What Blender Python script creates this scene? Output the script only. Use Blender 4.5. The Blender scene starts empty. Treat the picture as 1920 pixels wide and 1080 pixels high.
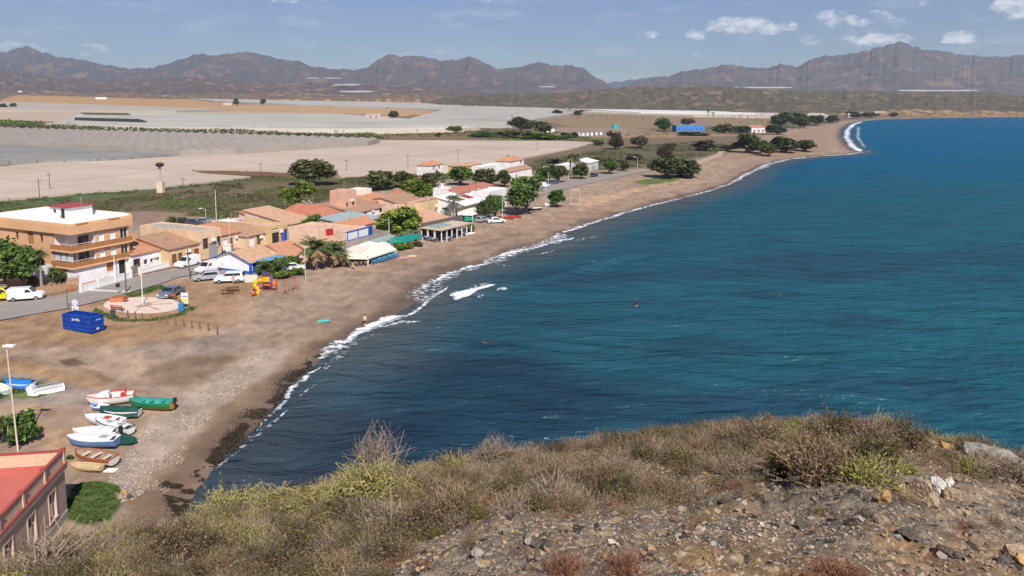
import bpy, bmesh, math, random
import numpy as np
from mathutils import Vector, Matrix
R = math.radians
# ------------------------------------------------------------------ camera, world, sun
F, CX, CY, PITCH, CAMZ = 1400.0, 960.0, 349.5, R(6.5), 30.0
SC = bpy.context.scene
COL = SC.collection
cd = bpy.data.cameras.new("camera"); cam = bpy.data.objects.new("camera", cd); COL.objects.link(cam)
cam.location = (0, 0, CAMZ); cam.rotation_euler = (R(90) - PITCH, 0, 0)
cd.sensor_width = 36; cd.lens = 36 * F / 1920; cd.shift_y = -190.5 / 1920
cd.clip_start = 0.5; cd.clip_end = 60000
SC.camera = cam
SC.view_settings.view_transform = 'Standard'; SC.view_settings.look = 'None'
SC.view_settings.exposure = 0.32; SC.view_settings.gamma = 1.0
SUN = Vector((0.24, -0.72, 0.80)).normalized()
sd = bpy.data.lights.new("sun", 'SUN'); sd.energy = 4.7; sd.angle = R(0.55); sd.color = (1.0, .95, .87)
sun = bpy.data.objects.new("sun", sd); COL.objects.link(sun)
sun.rotation_euler = (-SUN).to_track_quat('-Z', 'Y').to_euler(); sun.location = (0, 0, 200)

def raydir(px, py):
    dx = (px - CX) / F; dy = -(py - CY) / F
    c, s = math.cos(PITCH), math.sin(PITCH)
    return np.array([dx, c + dy * s, -s + dy * c])

def make_world():
    w = bpy.data.worlds.new("World"); SC.world = w; w.use_nodes = True
    nt = w.node_tree; N = nt.nodes; L = nt.links; N.clear()
    out = N.new('ShaderNodeOutputWorld'); bg = N.new('ShaderNodeBackground'); L.new(bg.outputs[0], out.inputs[0])
    sky = N.new('ShaderNodeTexSky'); sky.sky_type = 'NISHITA'; sky.sun_disc = False
    sky.sun_elevation = math.asin(SUN.z); sky.sun_rotation = math.atan2(SUN.x, SUN.y)
    sky.air_density = 1.0; sky.dust_density = 0.6; sky.ozone_density = 2.2; sky.altitude = 50
    bg.inputs[1].default_value = 0.088
    tc = N.new('ShaderNodeTexCoord')
    def noise(scale, det, off, sz=2.6):
        mp = N.new('ShaderNodeMapping'); mp.inputs[1].default_value = off; mp.inputs[3].default_value = (1, 1, sz)
        L.new(tc.outputs['Generated'], mp.inputs[0])
        n = N.new('ShaderNodeTexNoise'); n.inputs['Scale'].default_value = scale; n.inputs['Detail'].default_value = det
        n.inputs['Roughness'].default_value = .62
        L.new(mp.outputs[0], n.inputs[0]); return n.outputs[0]
    def math_(op, a, b=None, c=None, clamp=False):
        m = N.new('ShaderNodeMath'); m.operation = op; m.use_clamp = clamp
        for i, v in enumerate((a, b, c)):
            if v is None: continue
            if isinstance(v, (int, float)): m.inputs[i].default_value = v
            else: L.new(v, m.inputs[i])
        return m.outputs[0]
    n1 = noise(55, 8, (3.1, 0, 0), 1.8); n2 = noise(14, 6, (0, 5.2, 0), 4)
    nrm = N.new('ShaderNodeVectorMath'); nrm.operation = 'NORMALIZE'; L.new(tc.outputs['Generated'], nrm.inputs[0])
    sep = N.new('ShaderNodeSeparateXYZ'); L.new(nrm.outputs[0], sep.inputs[0])
    # azimuth tangent and elevation of each small cumulus (directions in the sky)
    clouds = [(1405, 53, 75, 17, 1.0), (1306, 66, 19, 11, .85), (1605, 42, 85, 20, .55), (1530, 77, 42, 10, .55),
              (1645, 78, 62, 14, .8), (1810, 73, 48, 12, .85), (1905, 14, 42, 28, 1.0), (1735, 4, 28, 9, .5),
              (1216, 66, 22, 8, .4), (1330, 105, 30, 9, .25), (1400, 110, 24, 9, .25), (45, 88, 55, 12, .45), (150, 95, 50, 14, .35), (560, 0, 60, 8, .4), (880, 0, 50, 7, .3)]
    dens = None
    az = math_('DIVIDE', sep.outputs[0], sep.outputs[1]); el = math_('DIVIDE', sep.outputs[2], sep.outputs[1])
    front = math_('GREATER_THAN', sep.outputs[1], 0.05)
    for (px, py, rx, ry, st) in clouds:
        d = raydir(px, py); a0 = d[0] / d[1]; e0 = d[2] / d[1]
        u = math_('MULTIPLY', math_('SUBTRACT', az, a0), F / (rx * 1.4))
        v = math_('MULTIPLY', math_('SUBTRACT', el, e0), F / (ry * 1.55))
        # flatter base: stretch below the centre
        vb = math_('MULTIPLY', math_('MINIMUM', v, 0), 0.7)
        v = math_('ADD', v, vb)
        r2 = math_('ADD', math_('MULTIPLY', u, u), math_('MULTIPLY', v, v))
        m = math_('MULTIPLY', math_('SUBTRACT', 1.0, r2, None, True), st)
        dens = m if dens is None else math_('MAXIMUM', dens, m)
    nn = math_('MULTIPLY', math_('SUBTRACT', n1, .5), 3.0)
    dd = math_('MULTIPLY', dens, front)
    cl = math_('MULTIPLY', math_('SUBTRACT', math_('ADD', dd, math_('MULTIPLY', nn, math_('MULTIPLY', dd, 4.0, None, True))), .26), 1.35, None, True)
    wisp = math_('MULTIPLY', math_('SUBTRACT', n2, .53, None, True), 1.3)
    tot = math_('MAXIMUM', cl, wisp, None, True)
    mx = N.new('ShaderNodeMixRGB'); L.new(tot, mx.inputs[0])
    hs = N.new('ShaderNodeHueSaturation'); hs.inputs['Saturation'].default_value = 1.12; hs.inputs['Value'].default_value = .79; hs.inputs['Hue'].default_value = .525
    L.new(sky.outputs[0], hs.inputs['Color']); tm = N.new('ShaderNodeMixRGB'); tm.blend_type = 'MULTIPLY'; tm.inputs[0].default_value = 1; tm.inputs[2].default_value = (.82, .90, 1.04, 1); L.new(hs.outputs[0], tm.inputs[1]); L.new(tm.outputs[0], mx.inputs[1])
    # cloud bases greyer than their tops
    cr = N.new('ShaderNodeMixRGB'); cr.inputs[1].default_value = (6.4, 6.8, 7.6, 1); cr.inputs[2].default_value = (10.5, 10.6, 10.8, 1)
    L.new(math_('MULTIPLY_ADD', n1, 1.8, -.4, True), cr.inputs[0]); L.new(cr.outputs[0], mx.inputs[2])
    L.new(mx.outputs[0], bg.inputs[0])
make_world()

# ------------------------------------------------------------------ noise
def hash2(ix, iy, seed):
    n = (ix.astype(np.int64) * 374761393 + iy.astype(np.int64) * 668265263 + seed * 1442695041) & 0xffffffff
    n = ((n ^ (n >> 13)) * 1274126177) & 0xffffffff
    return ((n ^ (n >> 16)) & 0xffff) / 65535.0
def vnoise(x, y, seed=0):
    ix = np.floor(x); iy = np.floor(y); fx = x - ix; fy = y - iy
    fx = fx * fx * (3 - 2 * fx); fy = fy * fy * (3 - 2 * fy)
    a = hash2(ix, iy, seed); b = hash2(ix + 1, iy, seed); c = hash2(ix, iy + 1, seed); d = hash2(ix + 1, iy + 1, seed)
    return (a * (1 - fx) + b * fx) * (1 - fy) + (c * (1 - fx) + d * fx) * fy
def fbm(x, y, oct=4, seed=0, gain=.5):
    x = np.asarray(x, float); y = np.asarray(y, float)
    s = 0; a = 1; t = 0
    for o in range(oct):
        s = s + a * vnoise(x + 17.3 * o, y - 9.1 * o, seed + o); t += a; a *= gain; x = x * 2.03; y = y * 2.03
    return s / t
def ridged(x, y, oct=4, seed=0):
    x = np.asarray(x, float); y = np.asarray(y, float); s = 0; a = 1; t = 0
    for o in range(oct):
        s = s + a * (1 - np.abs(2 * vnoise(x + 31.7 * o, y + 11.3 * o, seed + o) - 1)); t += a; a *= .5; x = x * 2.1; y = y * 2.1
    return s / t
def sstep(a, b, x):
    t = np.clip((x - a) / (b - a), 0, 1); return t * t * (3 - 2 * t)

# ------------------------------------------------------------------ layout: rays to ground
def plane(px, py, z):
    d = raydir(px, py); t = (z - CAMZ) / d[2]; return (d[0] * t, d[1] * t)
SHORE_PX = [(345, 975), (352, 950), (375, 915), (395, 890), (420, 860), (455, 830), (490, 795), (520, 760), (545, 725), (575, 700), (610, 670), (640, 647),
            (665, 630), (700, 610), (740, 592), (775, 572), (795, 548), (812, 530), (850, 510), (900, 496), (940, 483), (975, 470), (1020, 457), (1060, 438),
            (1110, 419), (1160, 404), (1210, 389), (1270, 374), (1330, 359), (1370, 345), (1400, 327), (1440, 309), (1480, 299), (1540, 293), (1590, 290),
            (1618, 286), (1600, 283), (1585, 270), (1575, 255), (1577, 243), (1590, 233), (1615, 227), (1650, 224), (1750, 221.5), (1850, 220.5), (1960, 219.5), (2300, 218.5)]
SHORE = np.array([(300, -40), (150, 22), (70, 40), (20, 44), (-5, 40), (-17, 44)] + [plane(x, y, 0) for x, y in SHORE_PX])
LANDPOLY = np.vstack([SHORE, [(60000, SHORE[-1][1] + 3000), (60000, 60000), (-60000, 60000), (-60000, -600), (300, -600)]])
def inpoly(x, y, P):
    r = np.zeros(x.shape, bool); n = len(P)
    for i in range(n):
        x0, y0 = P[i]; x1, y1 = P[(i + 1) % n]
        if y0 == y1: continue
        c = ((y0 > y) != (y1 > y)) & (x < (x1 - x0) * (y - y0) / (y1 - y0) + x0)
        r ^= c
    return r
def polydist(x, y, P, closed=False):
    d = np.full(x.shape, 1e18); n = len(P)
    for i in range(n if closed else n - 1):
        x0, y0 = P[i]; x1, y1 = P[(i + 1) % n]; ex, ey = x1 - x0, y1 - y0; l2 = ex * ex + ey * ey + 1e-12
        t = np.clip(((x - x0) * ex + (y - y0) * ey) / l2, 0, 1)
        d = np.minimum(d, (x - x0 - t * ex) ** 2 + (y - y0 - t * ey) ** 2)
    return np.sqrt(d)
def shoredist(x, y):
    d = polydist(x, y, SHORE); return np.where(inpoly(x, y, LANDPOLY), d, -d)
def zg(x, y):
    x = np.atleast_1d(np.asarray(x, float)); y = np.atleast_1d(np.asarray(y, float))
    s = shoredist(x, y)
    inl = -(x + 25) * .89 + (y - 60) * .45
    h0 = 2.5 + .02 * np.maximum(0, inl - 150)
    return np.where(s > 0, h0 * (1 - np.exp(-np.maximum(s, 0) / 20)), np.maximum(-4, .09 * s))
def zg1(x, y): return float(zg(x, y)[0])
def G(px, py, up=0.0):
    """world point where the sight line through a photo position meets the ground (raised by up)"""
    d = raydir(px, py)
    ts = np.geomspace(30, 20000, 160)
    f = CAMZ + ts * d[2] - zg(ts * d[0], ts * d[1]) - up
    k = int(np.argmax(f < 0)) if (f < 0).any() else len(ts) - 1
    a, b = ts[max(k - 1, 0)], ts[k]
    for _ in range(14):
        m = .5 * (a + b)
        if CAMZ + m * d[2] - zg1(m * d[0], m * d[1]) - up < 0: b = m
        else: a = m
    t = .5 * (a + b); x, y = t * d[0], t * d[1]
    return Vector((x, y, zg1(x, y) + up))
def proj(p):
    x, y, z = p[0], p[1], p[2] - CAMZ; c, s = math.cos(PITCH), math.sin(PITCH)
    f = y * c - z * s; u = y * s + z * c
    return CX + F * x / f, CY - F * u / f
def height_for(P, py):
    a, b = P.z - 5, P.z + 60
    for _ in range(40):
        m = .5 * (a + b)
        if proj((P.x, P.y, m))[1] > py: a = m
        else: b = m
    return a
def mpp(P): return P.y / F * 1.0   # metres per photo pixel at the depth of P

# ------------------------------------------------------------------ object helpers
def link(o, parent=None):
    COL.objects.link(o)
    if parent is not None: o.parent = parent
    return o
def tag(o, label=None, cat=None, group=None, kind=None):
    if label: o['label'] = label
    if cat: o['category'] = cat
    if group: o['group'] = group
    if kind: o['kind'] = kind
    return o
def thing(name, label, cat, loc=(0, 0, 0), rz=0, group=None):
    o = bpy.data.objects.new(name, None); COL.objects.link(o); o.location = loc; o.rotation_euler = (0, 0, rz); o.empty_display_size = .3
    return tag(o, label, cat, group)
def copytree(o, loc=None, rz=None, label=None, parent=None, scale=None):
    c = o.copy(); COL.objects.link(c); c.parent = parent
    if loc is not None: c.location = loc
    if rz is not None: c.rotation_euler = (0, 0, rz)
    if scale is not None: c.scale = scale
    if label: c['label'] = label
    for ch in list(o.children): copytree(ch, parent=c)
    return c
def npmesh(name, V, Fq, mats, parent=None, mi=None, smooth=False):
    """numpy verts (n,3) and faces (m,k)"""
    me = bpy.data.meshes.new(name); V = np.ascontiguousarray(V, dtype=np.float32); Fq = np.ascontiguousarray(Fq, dtype=np.int32)
    k = Fq.shape[1]
    me.vertices.add(len(V)); me.vertices.foreach_set('co', V.ravel())
    me.loops.add(Fq.size); me.loops.foreach_set('vertex_index', Fq.ravel())
    me.polygons.add(len(Fq)); me.polygons.foreach_set('loop_start', np.arange(0, Fq.size, k, dtype=np.int32))
    me.polygons.foreach_set('loop_total', np.full(len(Fq), k, np.int32))
    if mi is not None: me.polygons.foreach_set('material_index', np.asarray(mi, np.int32))
    me.polygons.foreach_set('use_smooth', np.full(len(Fq), smooth))
    me.update(calc_edges=True)
    for m in (mats if isinstance(mats, (list, tuple)) else [mats]): me.materials.append(m)
    return link(bpy.data.objects.new(name, me), parent)
def gridfaces(nr, nc):
    i = np.arange(nr - 1)[:, None] * nc + np.arange(nc - 1)[None, :]
    i = i.ravel(); return np.stack([i, i + 1, i + nc + 1, i + nc], 1)
def colattr(o, name, rgb):
    a = o.data.color_attributes.new(name, 'FLOAT_COLOR', 'POINT')
    c = np.ones((len(rgb), 4), np.float32); c[:, :3] = rgb; a.data.foreach_set('color', c.ravel())

class MB:
    def __init__(s): s.v = []; s.f = []; s.m = []; s.xf = None
    def add(s, vs, fs, m=0):
        b = len(s.v)
        if s.xf is not None: vs = [tuple(s.xf @ Vector(v)) for v in vs]
        s.v += [tuple(v) for v in vs]
        for f in fs: s.f.append(tuple(i + b for i in f)); s.m.append(m)
        return s
    def box(s, x0, y0, z0, x1, y1, z1, m=0):
        if x0 > x1: x0, x1 = x1, x0
        if y0 > y1: y0, y1 = y1, y0
        if z0 > z1: z0, z1 = z1, z0
        return s.add([(x0, y0, z0), (x1, y0, z0), (x1, y1, z0), (x0, y1, z0), (x0, y0, z1), (x1, y0, z1), (x1, y1, z1), (x0, y1, z1)],
                     [(3, 2, 1, 0), (4, 5, 6, 7), (0, 1, 5, 4), (1, 2, 6, 5), (2, 3, 7, 6), (3, 0, 4, 7)], m)
    def quad(s, a, b, c, d, m=0): return s.add([a, b, c, d], [(0, 1, 2, 3)], m)
    def slab(s, pts, t, m=0):
        n = len(pts); vs = [tuple(p) for p in pts] + [(p[0], p[1], p[2] + t) for p in pts]
        fs = [tuple(range(n - 1, -1, -1)), tuple(range(n, 2 * n))] + [(i, (i + 1) % n, n + (i + 1) % n, n + i) for i in range(n)]
        return s.add(vs, fs, m)
    def tube(s, p0, p1, r0, r1=None, n=8, m=0, caps=True):
        r1 = r0 if r1 is None else r1; p0 = Vector(p0); p1 = Vector(p1); d = (p1 - p0).normalized()
        a = d.orthogonal().normalized(); b = d.cross(a); vs = []
        for p, r in ((p0, r0), (p1, r1)):
            for i in range(n):
                t = 2 * math.pi * i / n; vs.append(p + a * (r * math.cos(t)) + b * (r * math.sin(t)))
        fs = [(i, (i + 1) % n, n + (i + 1) % n, n + i) for i in range(n)]
        if caps: fs += [tuple(range(n - 1, -1, -1)), tuple(range(n, 2 * n))]
        return s.add(vs, fs, m)
    def path(s, pts, rs, n=7, m=0):
        for i in range(len(pts) - 1): s.tube(pts[i], pts[i + 1], rs[i], rs[i + 1], n, m)
        return s
    def ball(s, c, rx, ry, rz, nu=10, nv=7, m=0, jit=0, rnd=None):
        vs = [(c[0], c[1], c[2] - rz)]
        for j in range(1, nv):
            t = math.pi * j / nv - math.pi / 2
            for i in range(nu):
                a = 2 * math.pi * i / nu; k = 1 + (rnd.uniform(-jit, jit) if jit else 0)
                vs.append((c[0] + rx * k * math.cos(t) * math.cos(a), c[1] + ry * k * math.cos(t) * math.sin(a), c[2] + rz * k * math.sin(t)))
        vs.append((c[0], c[1], c[2] + rz)); fs = [(0, 1 + (i + 1) % nu, 1 + i) for i in range(nu)]
        for j in range(nv - 2):
            for i in range(nu):
                a = 1 + j * nu + i; b = 1 + j * nu + (i + 1) % nu; fs.append((a, b, b + nu, a + nu))
        l = len(vs) - 1; o = 1 + (nv - 2) * nu
        fs += [(o + i, o + (i + 1) % nu, l) for i in range(nu)]
        return s.add(vs, fs, m)
    def build(s, name, mats, parent=None, smooth=False, bevel=0):
        me = bpy.data.meshes.new(name); me.from_pydata(s.v, [], s.f)
        for m in (mats if isinstance(mats, (list, tuple)) else [mats]): me.materials.append(m)
        me.polygons.foreach_set('material_index', s.m)
        me.polygons.foreach_set('use_smooth', [smooth] * len(s.f)); me.update()
        o = link(bpy.data.objects.new(name, me), parent)
        if bevel:
            b = o.modifiers.new('bevel', 'BEVEL'); b.width = bevel; b.segments = 2; b.limit_method = 'ANGLE'
        return o

_M = {}
def mat(name, rgb, rough=.85, var=.18, scale=1.5, bump=0.0, bscale=8, metal=0, spec=.3, island=0.0, grid=None, streak=None):
    if name in _M: return _M[name]
    m = bpy.data.materials.new(name); m.use_nodes = True; nt = m.node_tree; N = nt.nodes; L = nt.links
    p = N['Principled BSDF']; p.inputs['Roughness'].default_value = rough; p.inputs['Metallic'].default_value = metal
    p.inputs['Specular IOR Level'].default_value = spec
    geo = N.new('ShaderNodeNewGeometry'); src = geo.outputs['Position']
    if streak:
        tc = N.new('ShaderNodeTexCoord'); mp = N.new('ShaderNodeMapping'); mp.inputs[3].default_value = streak
        L.new(tc.outputs['Object'], mp.inputs[0]); src = mp.outputs[0]
    n = N.new('ShaderNodeTexNoise'); n.inputs['Scale'].default_value = scale; n.inputs['Detail'].default_value = 5; n.inputs['Roughness'].default_value = .65
    L.new(src, n.inputs['Vector'])
    rp = N.new('ShaderNodeValToRGB'); rp.color_ramp.elements[0].position = .3; rp.color_ramp.elements[1].position = .7
    lo = [max(0, c * (1 - var)) for c in rgb]; hi = [min(1, c * (1 + var)) for c in rgb]
    rp.color_ramp.elements[0].color = (*lo, 1); rp.color_ramp.elements[1].color = (*hi, 1)
    L.new(n.outputs[0], rp.inputs[0]); c = rp.outputs[0]
    if island:
        mr = N.new('ShaderNodeMapRange'); mr.inputs[3].default_value = 1 - island; mr.inputs[4].default_value = 1 + island
        L.new(geo.outputs['Random Per Island'], mr.inputs[0])
        vm = N.new('ShaderNodeVectorMath'); vm.operation = 'SCALE'; L.new(c, vm.inputs[0]); L.new(mr.outputs[0], vm.inputs['Scale']); c = vm.outputs[0]
    if grid:
        mg = N.new('ShaderNodeMapping'); mg.inputs[2].default_value = (0, 0, R(grid[2])); L.new(geo.outputs['Position'], mg.inputs[0])
        bk = N.new('ShaderNodeTexBrick'); bk.offset = 0; bk.inputs['Scale'].default_value = 1; bk.inputs['Brick Width'].default_value = grid[0]; bk.inputs['Row Height'].default_value = grid[1]; bk.inputs['Mortar Size'].default_value = grid[3]; bk.inputs['Mortar Smooth'].default_value = .6
        bk.inputs['Color1'].default_value = (1, 1, 1, 1); bk.inputs['Color2'].default_value = (.90, .90, .90, 1); bk.inputs['Mortar'].default_value = (.62, .60, .56, 1); L.new(mg.outputs[0], bk.inputs['Vector'])
        mm = N.new('ShaderNodeMixRGB'); mm.blend_type = 'MULTIPLY'; mm.inputs[0].default_value = 1; L.new(c, mm.inputs[1]); L.new(bk.outputs['Color'], mm.inputs[2]); c = mm.outputs[0]
    L.new(c, p.inputs['Base Color'])
    if bump:
        nb = N.new('ShaderNodeTexNoise'); nb.inputs['Scale'].default_value = bscale; nb.inputs['Detail'].default_value = 4; L.new(src, nb.inputs['Vector'])
        b = N.new('ShaderNodeBump'); b.inputs['Strength'].default_value = bump; b.inputs['Distance'].default_value = .1
        L.new(nb.outputs[0], b.inputs['Height']); L.new(b.outputs[0], p.inputs['Normal'])
    _M[name] = m; return m
def attrmat(name, attr='Col', rough=.95, nscale=(6, 40), amt=.25, bump=.4, bdist=.05, spec=.15, voro=None):
    m = bpy.data.materials.new(name); m.use_nodes = True; nt = m.node_tree; N = nt.nodes; L = nt.links
    p = N['Principled BSDF']; p.inputs['Roughness'].default_value = rough; p.inputs['Specular IOR Level'].default_value = spec
    a = N.new('ShaderNodeVertexColor'); a.layer_name = attr; geo = N.new('ShaderNodeNewGeometry'); c = a.outputs[0]; last = None
    for sc in nscale:
        n = N.new('ShaderNodeTexNoise'); n.inputs['Scale'].default_value = sc; n.inputs['Detail'].default_value = 5; n.inputs['Roughness'].default_value = .7
        L.new(geo.outputs['Position'], n.inputs['Vector'])
        mr = N.new('ShaderNodeMapRange'); mr.inputs[1].default_value = .3; mr.inputs[2].default_value = .7; mr.inputs[3].default_value = 1 - amt; mr.inputs[4].default_value = 1 + amt
        L.new(n.outputs[0], mr.inputs[0]); vm = N.new('ShaderNodeVectorMath'); vm.operation = 'SCALE'
        L.new(c, vm.inputs[0]); L.new(mr.outputs[0], vm.inputs['Scale']); c = vm.outputs[0]; last = n
    if voro:
        for (vs, th, col) in voro:
            v = N.new('ShaderNodeTexVoronoi'); v.inputs['Scale'].default_value = vs; L.new(geo.outputs['Position'], v.inputs['Vector'])
            sp = N.new('ShaderNodeSeparateXYZ'); L.new(v.outputs['Color'], sp.inputs[0])
            g = N.new('ShaderNodeMath'); g.operation = 'GREATER_THAN'; g.inputs[1].default_value = th; L.new(sp.outputs[0], g.inputs[0])
            mx = N.new('ShaderNodeMixRGB'); mx.inputs[2].default_value = (*col, 1); L.new(g.outputs[0], mx.inputs[0]); L.new(c, mx.inputs[1]); c = mx.outputs[0]
    L.new(c, p.inputs['Base Color'])
    b = N.new('ShaderNodeBump'); b.inputs['Strength'].default_value = bump; b.inputs['Distance'].default_value = bdist
    L.new(last.outputs[0], b.inputs['Height']); L.new(b.outputs[0], p.inputs['Normal'])
    return m
# ================================================================== SETTING
def px_arrays(x, y, z):
    z = z - CAMZ; c, s = math.cos(PITCH), math.sin(PITCH); f = np.maximum(y * c - z * s, 1); u = y * s + z * c
    return CX + F * x / f, CY - F * u / f
def paint(col, x, y, px, py, poly, rgb, soft=6, strength=1.0, warp=1.0, seed=0, wscale=None):
    """tint the ground inside an outline; the outline is broken up by noise in world metres"""
    P = np.array(poly, float); sel = (px > P[:, 0].min() - 60) & (px < P[:, 0].max() + 60) & (py > P[:, 1].min() - 25) & (py < P[:, 1].max() + 25)
    if not sel.any(): return
    sx, sy = px[sel], py[sel] * 2.5; Q = P * [1, 2.5]
    d = polydist(sx, sy, Q, True); d = np.where(inpoly(sx, sy, Q), d, -d)
    k = 1.0 if wscale is None else wscale
    xs, ys = x[sel], y[sel]; D = np.hypot(xs, ys)
    wn = (fbm(xs / (k * 5), ys / (k * 5), 4, seed + 5) - .5) * 2 + (fbm(xs / (k * 25), ys / (k * 25), 2, seed + 9) - .5) * 2
    d = d + wn * soft * 1.6 * warp
    m = sstep(-soft, soft, d) * strength
    col[sel] = col[sel] * (1 - m[:, None]) + np.array(rgb) * m[:, None]

SAND = np.array((.31, .22, .155))
def build_ground():
    A = np.linspace(-1.15, 1.05, 1000)
    D = np.concatenate([np.geomspace(26, 1500, 560), np.geomspace(1530, 8500, 60)])
    a, d = np.meshgrid(A, D); x = (a * d).ravel(); y = d.ravel()
    s = shoredist(x, y); inl = -(x + 25) * .89 + (y - 60) * .45
    h0 = 2.5 + .02 * np.maximum(0, np.minimum(inl, 3500) - 150)
    z = np.where(s > 0, h0 * (1 - np.exp(-np.maximum(s, 0) / 20)), np.maximum(-4, .09 * s))
    px, py = px_arrays(x, y, z)
    z = z + (fbm(x / 2.5, y / 2.5, 3, 3) - .5) * .10 * np.clip(s / 10, 0, 1) + (fbm(x / .8, y / .8, 2, 4) - .5) * .05 * (y < 130)
    z = z + np.where(inl > 90, (fbm(x / 6, y / 6, 3, 11) - .5) * .5 * sstep(90, 110, inl) * (y < 700), 0)
    n1 = fbm(x / 7, y / 7, 4, 21)[:, None]; n2 = fbm(x / 1.6, y / 1.6, 3, 22)[:, None]; n3 = fbm(x / 30, y / 30, 3, 23)[:, None]
    col = np.tile(SAND, (len(x), 1)) * (.82 + .36 * n1) * (.85 + .3 * n2)
    P = lambda poly, rgb, **k: paint(col, x, y, px, py, poly, rgb, **k)
    # inland scrub plain
    P([(-900, 470), (-100, 415), (100, 400), (240, 398), (330, 402), (420, 412), (520, 402), (620, 372), (720, 352), (800, 345), (880, 330), (1010, 322), (1190, 318), (1330, 285), (1400, 262), (1500, 235), (1640, 222), (1960, 217), (2400, 214), (2400, 120), (-900, 120)], (.17, .125, .075), soft=5)
    P([(-900, 400), (-50, 385), (250, 345), (460, 330), (640, 335), (760, 345), (700, 360), (620, 372), (520, 402), (420, 412), (330, 402), (240, 398), (100, 400), (-900, 460)], (.105, .092, .038), soft=8)
    P([(-200, 392), (0, 372), (200, 352), (440, 332), (480, 336), (300, 358), (180, 372), (0, 392), (-200, 410)], (.085, .12, .05), soft=5)
    P([(430, 345), (560, 338), (600, 350), (560, 372), (470, 372), (400, 385), (330, 380), (320, 360)], (.16, .12, .07), soft=9, strength=.75, seed=4)
    P([(120, 392), (260, 375), (330, 385), (300, 398), (150, 404)], (.13, .095, .06), soft=8, strength=.8, seed=6)
    P([(240, 395), (350, 400), (340, 420), (250, 425)], (.24, .165, .115), soft=5, seed=7)
    P([(380, 322), (440, 318), (620, 326), (600, 336), (460, 332)], (.16, .09, .05), soft=4)
    P([(1000, 300), (1170, 275), (1300, 268), (1400, 278), (1330, 292), (1230, 312), (1040, 322), (990, 312)], (.115, .10, .055), soft=6, seed=8)
    P([(1130, 262), (1330, 250), (1560, 232), (1580, 222), (1500, 226), (1300, 236), (1080, 245)], (.14, .115, .065), soft=5, seed=9)
    P([(1060, 260), (1220, 257), (1420, 255), (1330, 248), (1120, 250)], (.30, .19, .11), soft=4, seed=10)
    P([(900, 262), (1060, 250), (1140, 262), (1100, 266)], (.12, .11, .05), soft=4, seed=12)
    P([(720, 262), (1060, 258), (1110, 268), (1060, 250), (950, 242), (830, 246), (700, 256)], (.19, .13, .07), soft=4, seed=13)
    # ochre and beige open fields far off
    P([(-200, 205), (0, 196), (300, 196), (640, 200), (700, 208), (640, 213), (0, 228), (-200, 235)], (.43, .34, .25), soft=4, wscale=8)
    P([(60, 172), (200, 168), (330, 182), (420, 192), (820, 208), (800, 216), (560, 211), (300, 205), (0, 195), (0, 185)], (.42, .25, .11), soft=4, wscale=8)
    P([(290, 197), (640, 195), (820, 209), (760, 217), (640, 213)], (.42, .27, .14), soft=3, wscale=8, seed=3)
    P([(1040, 208), (1440, 218), (1550, 222), (1440, 238), (1100, 240), (1010, 226)], (.25, .18, .10), soft=4, wscale=5, seed=15)
    P([(1000, 240), (1160, 238), (1240, 246), (1100, 256), (1010, 250)], (.28, .20, .14), soft=3, wscale=4, seed=16)
    # town ground
    P([(-60, 620), (0, 560), (140, 545), (250, 505), (400, 470), (600, 425), (800, 375), (950, 370), (1000, 345), (1190, 318), (1215, 323), (1010, 365), (960, 410), (880, 430), (700, 480), (640, 500), (480, 520), (330, 530), (150, 575)], (.27, .205, .155), soft=5, seed=17)
    # gravelly grey, orange and pale bands of the near beach
    P([(-50, 600), (130, 578), (210, 556), (330, 525), (480, 525), (480, 552), (440, 610), (300, 625), (130, 640), (-50, 655)], (.30, .185, .105), soft=14, strength=.85, seed=18)
    P([(-50, 655), (60, 680), (200, 705), (180, 725), (60, 705), (-50, 690)], (.36, .22, .11), soft=9, strength=.8, seed=19)
    P([(-50, 690), (60, 700), (190, 735), (170, 760), (0, 760), (-50, 750)], (.25, .205, .17), soft=9, strength=.8, seed=20)
    P([(270, 640), (430, 625), (500, 640), (430, 665), (270, 672)], (.26, .20, .155), soft=9, strength=.85, seed=22)
    P([(60, 640), (120, 612), (420, 622), (330, 642), (200, 650)], (.33, .20, .10), soft=8, strength=.6, seed=24)
    P([(90, 690), (170, 668), (330, 690), (300, 712), (150, 706)], (.34, .245, .17), soft=10, strength=.6, seed=25)
    P([(290, 690), (380, 668), (470, 672), (440, 705), (340, 725), (280, 715)], (.17, .115, .07), soft=14, strength=.75, seed=26)
    P([(105, 674), (140, 672), (166, 682), (140, 688), (118, 684)], (.13, .085, .055), soft=3, warp=.4, seed=27)
    P([(150, 800), (0, 760), (60, 752), (130, 765), (170, 830), (150, 900), (110, 850), (40, 830), (0, 840), (0, 770)], (.33, .215, .125), soft=12, strength=.8, seed=28)
    P([(200, 900), (240, 850), (270, 800), (340, 750), (400, 705), (500, 660), (560, 640), (520, 690), (430, 750), (360, 820), (300, 870), (240, 920)], (.43, .345, .27), soft=16, strength=.85, seed=29)
    P([(330, 880), (370, 810), (430, 745), (520, 690), (620, 620), (660, 605), (640, 635), (560, 690), (480, 770), (420, 820), (370, 880), (330, 960), (250, 990), (240, 930)], (.235, .15, .085), soft=14, strength=.75, seed=30)
    P([(480, 560), (700, 510), (900, 450), (1060, 400), (1150, 380), (1050, 420), (880, 480), (730, 560), (600, 615), (480, 625)], (.255, .19, .14), soft=12, strength=.6, seed=31)
    P([(600, 520), (760, 480), (950, 422), (1150, 372), (1300, 330), (1180, 385), (960, 445), (770, 510)], (.30, .195, .13), soft=9, strength=.6, seed=32)
    P([(1070, 375), (1210, 350), (1310, 318), (1380, 290), (1300, 330), (1180, 365), (1090, 395)], (.43, .28, .175), soft=6, strength=.8, seed=33)
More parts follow.
